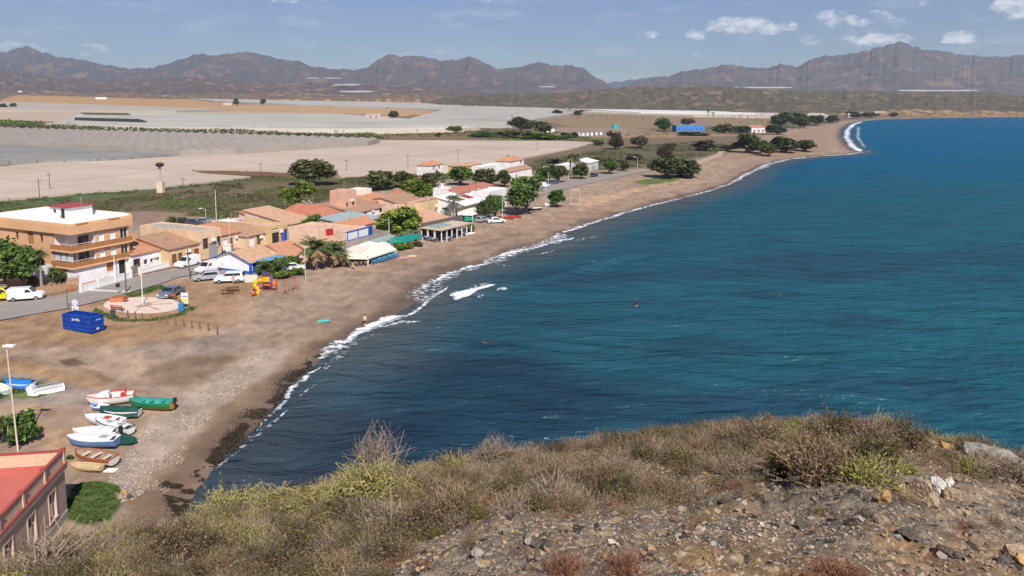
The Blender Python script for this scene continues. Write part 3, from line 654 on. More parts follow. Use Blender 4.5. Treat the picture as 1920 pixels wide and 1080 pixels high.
cover('blue grey plastic cover between ochre field and dark trees', [(830, 206), (1120, 206), (1040, 217), (980, 227), (770, 221)], mat('plastic_bluegrey2', (.42, .39, .34), .9, .14, .01, grid=(150, 50, 8, 1.2)), h=3)
cover('pale beige net cover below the olive hills, leftmost part', [(990, 195), (1110, 193), (1130, 201), (1540, 211), (1560, 219), (1300, 216), (1060, 208)], mat('crop_net_beige', (.52, .45, .36), .9, .07, .03), h=3)
cover('dull grey net strip at the far left beside the beige fields', [(-100, 191), (40, 191), (300, 200), (430, 205), (330, 207), (0, 205), (-100, 204)], mat('crop_net_dull', (.40, .34, .28), .9, .1, .03), h=3)
cover('bright white plastic strip below the olive hills', [(1090, 204), (1340, 208), (1420, 213), (1200, 211)], mat('plastic_bright', (.72, .70, .66), .5, .08, .03), h=4)
cover('long black strip added for the dark gap left of the pale plastic cover', [(140, 220), (260, 223), (275, 227), (200, 225), (140, 223)], mat('dark_gap_strip', (.03, .035, .03), .9, .2, .1), h=3.2)  # black sheet added to stand in for the dark gap between covers
cover('narrow green and brown hedge strip seen beyond the ochre field', [(150, 211), (240, 212), (245, 215), (160, 214)], mat('hedge_strip', (.07, .08, .03), .9, .4, .1), h=2.6, name='hedge_row')
# ridged greenhouse
def ridged_cover():
    pts = gpts([(-260, 233), (0, 240), (210, 246), (450, 252), (712, 261), (690, 266), (440, 281), (340, 284), (150, 272), (0, 265), (-260, 260)], 3)
    bm = bmesh.new(); f = bm.faces.new([bm.verts.new((p.x, p.y, 0)) for p in pts]); bmesh.ops.triangulate(bm, faces=[f])
    d = Vector((-.47, 1, 0)).normalized(); n = Vector((d.y, -d.x, 0)); ks = [v.co.dot(n) for v in bm.verts]; per = 2.6
    k = math.floor(min(ks) / per) * per + per
    while k < max(ks):
        bmesh.ops.bisect_plane(bm, geom=bm.verts[:] + bm.edges[:] + bm.faces[:], plane_co=n * k, plane_no=n); k += per
    vs = bm.verts[:]; z = zg(np.array([v.co.x for v in vs]), np.array([v.co.y for v in vs]))
    for v, zz in zip(vs, z):
        q = v.co.dot(n) / per; v.co.z = zz + 3 + (1.1 if int(round(q)) % 2 else 0) * (1 if abs(q - round(q)) < .02 else .5)
    g = bmesh.ops.extrude_edge_only(bm, edges=[e for e in bm.edges if e.is_boundary])
    for v in g['geom']:
        if isinstance(v, bmesh.types.BMVert): v.co.z -= 3.6
    bmesh.ops.recalc_face_normals(bm, faces=bm.faces[:])
    me = bpy.data.meshes.new('greenhouse'); bm.to_mesh(me); bm.free(); me.materials.append(mat('greenhouse_plastic', (.33, .285, .24), .9, .12, .08))
    o = link(bpy.data.objects.new('greenhouse', me)); tag(o, 'wide grey greenhouse with rows of ridges, at the left behind the pale field', 'greenhouse')
ridged_cover()
# scattered white strips on the far slopes
W_ = mat('plastic_far', (.50, .48, .46), .8, .2, .02)
for (x0, x1, y, hh, D, lb) in [(1318, 1480, 163.5, 3.5, 3700, 'white plastic cover at the foot of the mountains, longer one left of the peak'), (1678, 1825, 169, 3.5, 3700, 'white plastic cover at the foot of the mountains, right of the peak'),
                            (580, 602, 146, 3, 3850, 'small white plastic cover high on the brown slope, left of a pair'), (612, 642, 146, 3, 3850, 'small white plastic cover high on the brown slope, right of a pair'), (628, 676, 158, 4, 3600, 'white plastic cover halfway up the brown slope'),
                            (640, 700, 170.5, 3, 2700, 'pale plastic cover low among the foothills'), (1010, 1040, 162, 2.5, 3700, 'thin white plastic cover below the middle mountain')]:
    A0 = Vector(((x0 - CX) / F * D, D, CAMZ + (190 - y) / F * D)); B0 = Vector(((x1 - CX) / F * D, D, A0.z)); dz = hh * .42 / F * D
    m = MB(); w = B0.x - A0.x; k = 7; top = []; bot = []
    rr = random.Random(int(x0))
    for i in range(k + 1):
        xx = A0.x + w * i / k; e = min(i, k - i) / (k / 2)
        bot.append((xx, D - 4, A0.z - dz * (.3 + .7 * e) * rr.uniform(.6, 1))); top.append((xx, D + 60, A0.z + dz * (.2 + .8 * e) * rr.uniform(.4, 1)))
    poly = bot + top[::-1]; m.slab([(p[0], p[1], p[2] - 4) for p in poly], 4)
    tag(m.build('crop_cover', W_), lb, 'crop cover', 'covers over the fields')
# ================================================================== FOREGROUND HILLSIDE
HS = [(-1500, 1290), (-600, 1220), (-200, 1140), (0, 1062), (130, 1036), (200, 1018), (330, 1000), (400, 975), (520, 950), (600, 925), (640, 905), (700, 892), (760, 885), (800, 885), (900, 862), (1000, 858), (1100, 848), (1200, 825), (1300, 822), (1400, 812), (1500, 806), (1550, 800), (1650, 800), (1740, 822), (1800, 832), (1850, 842), (1920, 872), (2100, 930), (2500, 1020), (3500, 1150)]
HD = [(-1500, 11), (0, 12), (200, 14), (600, 18), (1000, 20), (1500, 22), (1800, 20), (1920, 18), (2500, 14), (3500, 11)]
def hz(x, y, rough=True):
    x = np.atleast_1d(np.asarray(x, float)); y = np.atleast_1d(np.asarray(y, float))
    Y = np.maximum(y, 2.0); px = CX + F * x / (Y * 1.03)
    ys = np.interp(px, [p[0] for p in HS], [p[1] for p in HS]); Dc = np.interp(px, [p[0] for p in HD], [p[1] for p in HD])
    # tangent of the depression of the crest
    dy = -(ys - CY) / F; c, s = math.cos(PITCH), math.sin(PITCH); ts = -(-s + dy * c) / (c + dy * s)
    zc = CAMZ - ts * Dc; yy = np.maximum(y, -3)
    z = np.where(yy < Dc, 28.2 + (zc - 28.2) * yy / Dc, zc - (yy - Dc) * .55 - np.minimum((yy - Dc) ** 2 * .06, (yy - Dc) * .55))
    if rough:
        am = np.clip(Y / 10, .4, 1)
        z = z + (fbm(x / 2.6, y / 2.6, 4, 201) - .5) * .75 * am + (fbm(x / .55, y / .55, 4, 202) - .5) * .26 * am
        rk = rocky(x, y); z = z + rk * (ridged(x / 1.1 + y * .4, y / .45 - x * .3, 4, 203) - .55) * .34 * am
    return z
def rocky(x, y):
    Y = np.maximum(y, 2.0); px = CX + F * x / (Y * 1.03)
    # world-space patch of bare rock: lower right part of the slope, edge broken by noise
    lim = np.interp(px, [500, 640, 720, 800, 900, 1000, 1200, 1400, 1600, 1800, 2000, 2600], [2, 5.5, 7.6, 8.9, 9.6, 10, 9.7, 10.6, 12, 13.2, 14.5, 16])
    return sstep(.9, -.9, y - lim + (fbm(x / 2, y / 2, 3, 205) - .5) * 3.0)
def GH(px, py):
    d = raydir(px, py); ts = np.geomspace(3, 60, 400); f = CAMZ + ts * d[2] - hz(ts * d[0], ts * d[1])
    k = np.argmax(f < 0) if (f < 0).any() else len(ts) - 1; t = ts[k]; return Vector((t * d[0], t * d[1], float(hz(t * d[0], t * d[1])[0])))
def build_hill():
    A = np.linspace(-1.5, 1.5, 1150); Rr = np.geomspace(5, 85, 620); a, r = np.meshgrid(A, Rr); x = (a * r).ravel(); y = r.ravel() - 6
    z = hz(x, y); rk = rocky(x, y)[:, None]
    n = fbm(x / .8, y / .8, 4, 210)[:, None]; n2 = fbm(x / .13, y / .13, 3, 211)[:, None]; n3 = fbm(x / 2.2, y / 2.2, 3, 212)[:, None]
    soil = np.array((.155, .105, .065)) * (.6 + .8 * n); stone = np.array((.25, .195, .14)) * (.5 + 1.0 * n2)
    och = sstep(.56, .68, n3); stone = stone * (1 - och) + np.array((.29, .18, .09)) * och * (.6 + .8 * n2)
    dark = sstep(.52, .64, ridged(x / 1.1 + y * .4, y / .45 - x * .3, 4, 203))[:, None]; stone = stone * (1 - dark * .4) + np.array((.09, .08, .065)) * dark * .4
    col = soil * (1 - rk) + stone * rk
    o = npmesh('hillside', np.stack([x, y, z], 1), gridfaces(len(Rr), len(A)), attrmat('hill_earth', nscale=(3, 22), amt=.35, bump=.9, bdist=.04, voro=[(16, .90, (.36, .25, .15)), (26, .94, (.42, .35, .27)), (9, .95, (.06, .05, .04))]), smooth=True)
    colattr(o, 'Col', np.clip(col, 0, 1)); tag(o, kind='structure')
build_hill()

RG = np.random.default_rng(11)
def shrub_arrays(seed, R_=.5, H=.55, stems=230, tw=.012, leaves=900, ls=.035, spread=1.0, up=.5, twig_len=.6, lpos=.45):
    """returns twig triangles, leaf triangles (n,3,3); unit shrub centred on its base"""
    r = np.random.default_rng(seed); n = stems
    th = r.random(n) * 2 * np.pi; ph = np.arccos(1 - r.random(n) * (1 - .12)) * spread; ph = np.minimum(ph, 1.5)
    d = np.stack([np.sin(ph) * np.cos(th) * R_, np.sin(ph) * np.sin(th) * R_, np.cos(ph) * H], 1)
    L_ = (.65 + .45 * r.random(n))[:, None]; base = np.stack([r.normal(size=n) * R_ * .22, r.normal(size=n) * R_ * .22, np.zeros(n) - .05], 1)
    p0 = base; p1 = base + d * L_ * .5 + r.normal(size=(n, 3)) * .05 * R_; p2 = base + d * L_ + r.normal(size=(n, 3)) * .09 * R_
    def seg(a, b, w0, w1):
        t = b - a; q = np.cross(t, r.normal(size=t.shape)); q /= np.linalg.norm(q, axis=1)[:, None] + 1e-9
        return np.concatenate([np.stack([a - q * w0, a + q * w0, b + q * w1], 1), np.stack([a - q * w0, b + q * w1, b - q * w1], 1)])
    T = [seg(p0, p1, tw, tw * .8), seg(p1, p2, tw * .8, tw * .4)]
    # side twigs
    k = 3; a = np.repeat(p1, k, 0); b = np.repeat(p2, k, 0); f = r.random((n * k, 1)); s0 = a + (b - a) * f
    dd = (b - a); dl = np.linalg.norm(dd, axis=1)[:, None]; rv = r.normal(size=dd.shape); rv[:, 2] = np.abs(rv[:, 2]) * up; e = s0 + (dd / dl * .7 + rv * .55) * dl * twig_len
    T.append(seg(s0, e, tw * .6, tw * .35))
    tips = np.concatenate([p2, e, s0 + (e - s0) * .6]); m = leaves
    i = r.integers(0, len(tips), m); src = tips[i]; lp = src * (1 - (r.random((m, 1)) ** 1.5) * lpos) + r.normal(size=(m, 3)) * .04 * R_
    Lf = flecks(lp, ls, seed + 1, 1.0)
    return np.concatenate(T), Lf
TW = {'brown': mat('twig_brown', (.225, .155, .09), .9, .25, 3, island=.45), 'grey': mat('twig_grey', (.28, .215, .16), .9, .2, 3, island=.4), 'dark': mat('twig_dark', (.085, .06, .038), .9, .3, 3, island=.5),
      'straw': mat('twig_straw', (.30, .25, .12), .9, .2, 3, island=.4), 'red': mat('twig_red', (.24, .11, .065), .9, .25, 3, island=.4)}
LF = {'brown': mat('leaf_brown', (.195, .137, .072), .9, .3, 3, island=.5), 'olive': mat('leaf_olive', (.135, .12, .038), .85, .3, 3, island=.5), 'lime': mat('leaf_lime', (.25, .25, .035), .8, .3, 3, island=.5),
      'yellow': mat('leaf_yellow', (.24, .215, .06), .85, .25, 3, island=.45), 'mauve': mat('leaf_mauve', (.235, .165, .105), .9, .25, 3, island=.4), 'red': mat('leaf_red', (.22, .095, .05), .9, .3, 3, island=.4), 'sage': mat('leaf_sage', (.20, .23, .15), .9, .25, 3, island=.4), 'darkgreen': mat('leaf_dark_green', (.05, .06, .018), .85, .3, 3, island=.5)}
#  kind: stems, width, leaves, leaf size, height, spread, twig, leaf colours
SK = {'thyme': (240, .0085, 2200, .030, .55, 1.0, 'brown', 'brown'), 'mauve': (250, .0085, 2000, .028, .50, 1.05, 'grey', 'mauve'), 'olive': (220, .008, 2200, .034, .62, .9, 'dark', 'olive'),
      'lime': (200, .009, 1300, .036, .50, 1.0, 'straw', 'lime'), 'yellow': (200, .009, 3000, .034, .62, .95, 'straw', 'yellow'), 'red': (220, .008, 1600, .026, .40, 1.1, 'red', 'red'),
      'bare': (170, .009, 60, .02, 1.0, .72, 'grey', 'mauve'), 'grass': (260, .008, 60, .03, .75, .62, 'straw', 'yellow'), 'dark': (220, .008, 2200, .032, .6, 1.0, 'dark', 'brown'), 'sage': (140, .008, 700, .035, .45, 1.0, 'grey', 'sage')}
SHR = {}
for kk, (st, tw, lv, ls, H, sp, a, b) in SK.items():
    SHR[kk] = [shrub_arrays(500 + 31 * i + len(kk) * 7, .5, H, st, tw, lv, ls, sp) for i in range(2)]
def place_arr(T, p, s, rz, zs=1.0):
    c, sn = math.cos(rz), math.sin(rz); M_ = np.array([[c * s, -sn * s, 0], [sn * s, c * s, 0], [0, 0, s * zs]]); return T @ M_.T + np.array(p)
SHMESH = {}
def shrub_thing(name, label, px, py, wpx, hpx, kind, v=0):
    P = GH(px, py); w = wpx * math.hypot(P.x * 0, P.y) / F; h = hpx * P.y / F
    key = (kind, v)
    H = SK[kind][4]
    T, Lf = SHR[kind][v]
    if key not in SHMESH:
        o = bpy.data.objects.new(name, None)
        t = trimesh('stems', T, TW[SK[kind][6]]); l = trimesh('foliage', Lf, LF[SK[kind][7]])
        SHMESH[key] = (t.data, l.data); bpy.data.objects.remove(t); bpy.data.objects.remove(l); bpy.data.objects.remove(o)
    o = thing(name, label, 'shrub', (P.x, P.y, P.z - .03), RG.random() * 6.3, 'shrubs on the hillside')
    s = w; zs = (h / H) / s if s else 1
    o.scale = (s, s, h / H)
    for nm, me in zip(('stems', 'foliage'), SHMESH[key]): link(bpy.data.objects.new(nm, me), o)
    return P
for row in [
    ('dry_shrub', 'tall bare grey shrub with feathery twigs standing against the dark water', 705, 905, 105, 105, 'bare', 0),
    ('dry_shrub', 'small bare twiggy shrub just left of the tall grey one', 648, 902, 55, 55, 'bare', 1),
    ('yellow_shrub', 'big yellow green shrub beneath the bare grey twigs', 690, 945, 150, 78, 'yellow', 0),
    ('yellow_shrub', 'yellow green shrub sloping down left of the biggest one', 605, 965, 120, 62, 'yellow', 1),
    ('yellow_shrub', 'golden green mound at the cliff edge nearest the seaweed', 430, 965, 130, 48, 'yellow', 0),
    ('yellow_shrub', 'pale golden shrub between the cliff edge mound and the big yellow one', 520, 962, 105, 50, 'yellow', 1),
    ('green_shrub', 'bright lime green shrub on the crest in front of the dark water', 858, 885, 72, 34, 'lime', 0),
    ('dry_shrub', 'pale grey bare shrub on the crest right of the lime green one', 925, 872, 78, 52, 'bare', 0),
    ('green_shrub', 'low pale green bush on the crest between two bare shrubs', 795, 905, 55, 40, 'yellow', 0),
    ('dark_shrub', 'dark olive shrub with a black hollow, near the middle of the slope', 1145, 948, 95, 82, 'olive', 0),
    ('brown_shrub', 'wide mauve brown thyme bush left of the dark olive shrub', 1040, 952, 125, 62, 'mauve', 0),
    ('brown_shrub', 'grey brown bush with spiky twigs above the bare rock at centre', 860, 975, 130, 74, 'thyme', 0),
    ('brown_shrub', 'dark brown bush with a shaded foot beside a tall straw stalk', 800, 1000, 110, 64, 'dark', 0),
    ('brown_shrub', 'mauve dry bush at the edge of the bare rock, beneath the yellow shrub', 725, 1000, 110, 66, 'mauve', 1),
    ('brown_shrub', 'rounded brown bush on the skyline, left one of the dark pair at the top', 1575, 835, 95, 72, 'dark', 1),
    ('brown_shrub', 'rounded dark bush at the right end of the skyline shrubs', 1692, 838, 92, 62, 'dark', 0),
    ('dry_shrub', 'pale bare shrub between the two rounded bushes on the skyline', 1635, 830, 70, 58, 'mauve', 0),
    ('green_shrub', 'bright lime green shrub lying below the skyline bushes at right', 1625, 905, 110, 62, 'lime', 1),
    ('green_shrub', 'smaller lime green tuft right of the bright green shrub', 1700, 890, 62, 34, 'lime', 0),
    ('green_shrub', 'lime green tuft nearest the grey slab at right', 1815, 888, 55, 40, 'lime', 1),
    ('brown_shrub', 'broad spiky grey brown bush left of the bright green shrub', 1530, 895, 150, 84, 'thyme', 1),
    ('dark_shrub', 'dark olive bush with a black foot at the left end of the spiky group', 1468, 898, 70, 62, 'olive', 1),
    ('brown_shrub', 'tall brown bush behind the bright green shrub at right', 1640, 872, 110, 72, 'olive', 0),
    ('brown_shrub', 'purple brown bush at the right edge below the grey slab', 1890, 905, 100, 52, 'mauve', 1),
    ('brown_shrub', 'low brown dome on the skyline right of centre', 1420, 840, 130, 46, 'dark', 1),
    ('brown_shrub', 'small round brown dome standing alone on the skyline', 1215, 838, 70, 36, 'dark', 0),
    ('brown_shrub', 'small reddish dome just below the skyline left of the rock field', 1300, 850, 52, 26, 'red', 0),
    ('sage_shrub', 'little blue green plant on bare earth right of centre', 1275, 935, 36, 30, 'sage', 0),
    ('sage_shrub', 'little silver green plant on the skyline in the middle', 1268, 818, 34, 20, 'sage', 1),
    ('red_shrub', 'reddish low bush at the bottom edge, left one of three', 1065, 1078, 90, 48, 'red', 1),
    ('red_shrub', 'reddish low bush at the bottom edge, middle one of three', 1175, 1072, 88, 46, 'red', 0),
    ('red_shrub', 'reddish low bush at the bottom edge, right one of three', 1575, 1080, 110, 42, 'red', 1),
    ('brown_shrub', 'dark twiggy bush in the lower left, beneath the red roofed building', 330, 1065, 150, 92, 'dark', 1),
    ('brown_shrub', 'tangled mauve bush at the bottom left corner', 90, 1085, 170, 80, 'mauve', 0),
    ('green_shrub', 'green tuft at the left edge below the red roofed building', 12, 1038, 60, 34, 'lime', 0),
    ('brown_shrub', 'brown bush with olive tips at the bottom, left of the bare rock', 560, 1060, 140, 74, 'olive', 1),
    ('brown_shrub', 'pale brown bush in the hollow in front of the shingle beach', 290, 990, 130, 52, 'thyme', 0),
]:
    shrub_thing(*row)
# the rest of the brush, too dense to count
def build_brush():
    r = np.random.default_rng(77); TT = {k: [] for k in TW}; LL = {k: [] for k in LF}
    n = 6500; a = r.uniform(-1.05, 1.05, n); D = 5.5 + 20 * r.random(n) ** .8
    x = a * D; y = D; Y = y; px = CX + F * x / (Y * 1.03)
    Dc = np.interp(px, [p[0] for p in HD], [p[1] for p in HD]); rk = rocky(x, y); z = hz(x, y)
    cl = fbm(x / 2.5, y / 2.5, 3, 301)
    gravel = ((x - 9.0) / 2.4) ** 2 + ((y - 18) / 3.2) ** 2 < 1
    cnt = 0
    for i in range(n):
        if y[i] > Dc[i] + 1.2: continue
        if r.random() < rk[i] * .78 or (gravel[i] and r.random() < .75): continue
        if cl[i] < .36 and r.random() < .5: continue
        u = r.random(); p = px[i]; left = p < 760
        if left and y[i] > Dc[i] * .62 and u < .55: k = ['yellow', 'mauve', 'olive', 'mauve', 'thyme', 'olive', 'yellow', 'yellow', 'lime'][r.integers(9)]
        elif left: k = ['mauve', 'thyme', 'olive', 'dark', 'thyme', 'mauve', 'dark', 'olive'][r.integers(8)]
        elif p > 1480 and y[i] > 15: k = ['thyme', 'mauve', 'dark', 'olive', 'lime', 'red'][r.integers(6)]
        else: k = ['mauve', 'thyme', 'olive', 'dark', 'mauve', 'olive', 'thyme', 'red', 'mauve'][r.integers(9)]
        if rk[i] > .5: k = ['red', 'thyme', 'sage'][r.integers(3)]
        s = r.uniform(.32, .78) * (.6 if rk[i] > .5 else 1) * min(1.0, .45 + y[i] / 26)
        T, Lf = SHR[k][r.integers(2)]; q = slice(None, None, 1)
        # thin out the small far ones
        th = place_arr(T[::1 if s > .8 else 2], (x[i], y[i], z[i] - .03), s, r.random() * 6.28, r.uniform(.75, 1.15))
        th = th if s > .5 else th[::2]; TT[SK[k][6]].append(th); LL[SK[k][7]].append(place_arr(Lf[::2], (x[i], y[i], z[i] - .03), s, r.random() * 6.28, r.uniform(.75, 1.15))); cnt += 1
    V = []; mi = []; mats = []
    for dct, mm in ((TT, TW), (LL, LF)):
        for k, lst in dct.items():
            if lst: A_ = np.concatenate(lst); V.append(A_); mi.append(np.full(len(A_), len(mats))); mats.append(mm[k])
    V = np.concatenate(V); o = trimesh('brush', V, mats, mi=np.concatenate(mi)); tag(o, 'dense dry scrub of brown, grey and yellow green bushes covering the hillside', 'scrub', kind='stuff')
    # ground litter and grass tufts
    m = 42000; a = r.uniform(-1, 1, m); D = 5.5 + 18 * r.random(m) ** .7; x = a * D; y = D; rk = rocky(x, y); keep = r.random(m) > rk * .85; x, y = x[keep], y[keep]; z = hz(x, y)
    Vg = flecks(np.stack([x, y, z + .02], 1), .035, 5, .9); mi = r.integers(0, 3, len(Vg))
    o = trimesh('ground_litter', Vg, [LF['brown'], TW['grey'], LF['yellow']], mi=mi); tag(o, 'dry stalks and litter lying between the bushes', 'dry litter', kind='stuff')
    print('brush', cnt, len(V))
build_brush()

# stones
ST = [mat('stone_grey', (.23, .18, .13), .9, .3, 9, bump=.5, island=.3), mat('stone_tan', (.32, .21, .12), .9, .25, 9, bump=.5, island=.3), mat('stone_pale', (.42, .34, .25), .9, .2, 9, bump=.4, island=.2), mat('stone_dark', (.075, .062, .048), .9, .3, 9, bump=.5, island=.3)]
def rock_arrays(n, pos, size, seed):
    r = np.random.default_rng(seed); t = (1 + 5 ** .5) / 2
    ico = np.array([(-1, t, 0), (1, t, 0), (-1, -t, 0), (1, -t, 0), (0, -1, t), (0, 1, t), (0, -1, -t), (0, 1, -t), (t, 0, -1), (t, 0, 1), (-t, 0, -1), (-t, 0, 1)], float) / 1.9
    fs = np.array([(0, 11, 5), (0, 5, 1), (0, 1, 7), (0, 7, 10), (0, 10, 11), (1, 5, 9), (5, 11, 4), (11, 10, 2), (10, 7, 6), (7, 1, 8), (3, 9, 4), (3, 4, 2), (3, 2, 6), (3, 6, 8), (3, 8, 9), (4, 9, 5), (2, 4, 11), (6, 2, 10), (8, 6, 7), (9, 8, 1)])
    V = ico[None] * (1 + r.uniform(-.35, .35, (n, 12, 1))) * np.stack([r.uniform(.6, 1.3, n), r.uniform(.5, 1.1, n), r.uniform(.25, .6, n)], 1)[:, None]
    th = r.random(n) * 6.28; c, s = np.cos(th), np.sin(th); tl = r.normal(size=n) * .4
    X = V[..., 0] * c[:, None] - V[..., 1] * s[:, None]; Yv = V[..., 0] * s[:, None] + V[..., 1] * c[:, None]; Z = V[..., 2] + X * tl[:, None]
    V = np.stack([X, Yv, Z], 2) * size[:, None, None] + pos[:, None, :]
    return V.reshape(-1, 3), (fs[None] + (np.arange(n) * 12)[:, None, None]).reshape(-1, 3)
def build_gravel():
    r = np.random.default_rng(8); n = 90000; a = r.uniform(-.75, .8, n); D = 5.5 + 17 * r.random(n) ** .9; x = a * D; y = D; rk = rocky(x, y)
    gr = ((x - 9.0) / 2.6) ** 2 + ((y - 18) / 3.4) ** 2 < 1
    keep = (r.random(n) < np.where(gr, .7, rk * .9 + .05)); x, y = x[keep], y[keep]; n = len(x); z = hz(x, y)
    sz = (.007 + .022 * r.random(n) ** 3 + (r.random(n) > .99) * .035) * (.6 + .9 * fbm(x / 1.3, y / 1.3, 3, 333)); cl = fbm(x / .9, y / .9, 3, 320)
    u = r.random(n) + (cl - .5) * .8; mk = np.where(u < .52, 0, np.where(u < .57, 3, np.where(u < .94, 1, 2)))
    V, Fc = rock_arrays(n, np.stack([x, y, z + sz * .1], 1), sz, 9)
    o = npmesh('gravel', V, Fc, ST, mi=np.repeat(mk, 20)); tag(o, 'loose grey, tan and pale stones covering the bare part of the slope', 'gravel', kind='stuff')
build_gravel()
def boulder(name, label, parts, ms):
    """parts: (px, py, width px, height px, depth factor, seed, material index)"""
    from mathutils import noise as mn
    P0 = GH(parts[0][0], parts[0][1]); root = thing(name, label, 'rock', P0, 0) if len(parts) > 1 else None
    for (px, py, w, h, dp, sd_, mi) in parts:
        P = GH(px, py); s = P.y / F; bm = bmesh.new(); bmesh.ops.create_icosphere(bm, subdivisions=4, radius=1); rr = random.Random(sd_)
        cuts = [(Vector((rr.gauss(0, 1), rr.gauss(0, 1), rr.gauss(0, 1))).normalized(), rr.uniform(.45, .85)) for _ in range(14)]
        for v in bm.verts:
            p = v.co.copy()
            for nrm, k in cuts:
                e = p.dot(nrm) - k
                if e > 0: p -= nrm * e
            p *= 1 + .10 * mn.noise(p * 2.5 + Vector((sd_, 0, 0))) + .05 * mn.noise(p * 8) + .02 * mn.noise(p * 25)
            v.co = Vector((p.x * w * s * .62, p.y * w * s * .62 * dp, p.z * h * s * .85))
        me = bpy.data.meshes.new('stone'); bm.to_mesh(me); bm.free(); me.materials.append(ms[mi])
        o = link(bpy.data.objects.new('stone' if root else name, me), root)
        off = Vector((P.x, P.y, P.z + h * s * .18)); o.location = off - P0 if root else off; o.rotation_euler = (rr.uniform(-.2, .2), rr.uniform(-.2, .2), rr.uniform(0, 6)) if w < 75 else (.1, .40, .1)
        if not root: tag(o, label, 'rock')
BR = [mat('boulder_tan', (.40, .29, .19), .9, .3, 5, bump=.8, bscale=14), mat('boulder_white', (.62, .58, .52), .9, .15, 6, bump=.6, bscale=14), mat('boulder_grey', (.30, .27, .23), .9, .25, 4, bump=.9, bscale=10), mat('boulder_ochre', (.45, .27, .11), .9, .25, 6, bump=.8), mat('boulder_dark', (.105, .088, .068), .9, .4, 5, bump=1.0, bscale=16)]
boulder('boulder', 'pale tan boulder with a white face, broken into several blocks, on the slope at right', [(1728, 935, 56, 46, .8, 3, 0), (1762, 930, 34, 34, .8, 5, 1), (1785, 935, 34, 32, .8, 8, 0), (1745, 950, 34, 20, .8, 12, 0), (1780, 915, 18, 14, .8, 2, 1)], BR)
boulder('boulder', 'small ochre rock left of the big pale boulder', [(1655, 945, 24, 26, .9, 21, 3)], BR)
boulder('boulder', 'brown rocks with a black hollow at the right edge', [(1900, 1045, 40, 34, .9, 31, 0), (1880, 1062, 30, 26, .9, 33, 4), (1918, 1060, 30, 22, .9, 34, 3)], BR)
boulder('rock_slab', 'long grey slab of rock tilting down the skyline at the right edge', [(1868, 868, 125, 34, .5, 41, 2), (1850, 880, 80, 22, .6, 45, 2)], BR)
boulder('boulder', 'low pinkish rock beside the grey slab on the skyline', [(1742, 838, 44, 18, .8, 51, 0), (1775, 842, 30, 14, .8, 53, 3)], BR)
boulder('boulder', 'grey rock at the foot of the dark bush left of centre', [(745, 1012, 26, 24, .8, 61, 2), (722, 1022, 24, 16, .8, 63, 4)], BR)
i_ = 0
for (px, py, w, h, lb) in [(1560, 965, 40, 24, 'dark jagged outcrop left of the ochre rock'), (1625, 975, 50, 22, 'dark jagged outcrop below the ochre rock'), (1500, 985, 46, 22, 'dark jagged outcrop midway across the bare rock'), (1700, 1010, 60, 24, 'dark jagged outcrop below the big pale boulder'), (1350, 1020, 44, 18, 'low dark outcrop in the middle of the bare rock'), (1290, 955, 44, 22, 'dark jagged outcrop under the little blue green plant'), (1345, 945, 40, 20, 'dark jagged outcrop right of the little blue green plant'), (1780, 1040, 60, 26, 'dark outcrop near the bottom right corner'), (900, 1040, 46, 22, 'grey flat outcrop on the bare rock left of centre'), (1010, 1025, 60, 20, 'grey flat outcrop on the bare rock near the middle')]:
    i_ += 1; w *= .7; h *= .6; boulder('rock_outcrop', lb, [(px, py, w, h, .8, 70 + i_, 4 if px > 1000 else 2), (px + w * .4, py + 6, w * .6, h * .7, .8, 90 + i_, 4 if px > 1000 else 2), (px - w * .4, py + 3, w * .5, h * .8, .8, 110 + i_, 2)], BR)
# tall dry stalks
for (px, py, h, lb) in [(734, 1010, 120, 'tall thin straw stalk rising from the bushes left of centre'), (480, 935, 45, 'thin green stalk leaning over the water at the cliff edge, right one'), (455, 938, 55, 'thin green stalk leaning over the water at the cliff edge, left one')]:
    P = GH(px, py); s = P.y / F; H = h * s; ln = 0 if px > 700 else (.25 if px > 470 else -.25); m = MB()
    m.path([(0, 0, 0), (ln * H * .4, 0, H * .5), (ln * H, .02, H)], [.012, .009, .004], 5); o = m.build('dry_stalk', TW['straw']); o.location = P; tag(o, lb, 'stalk')
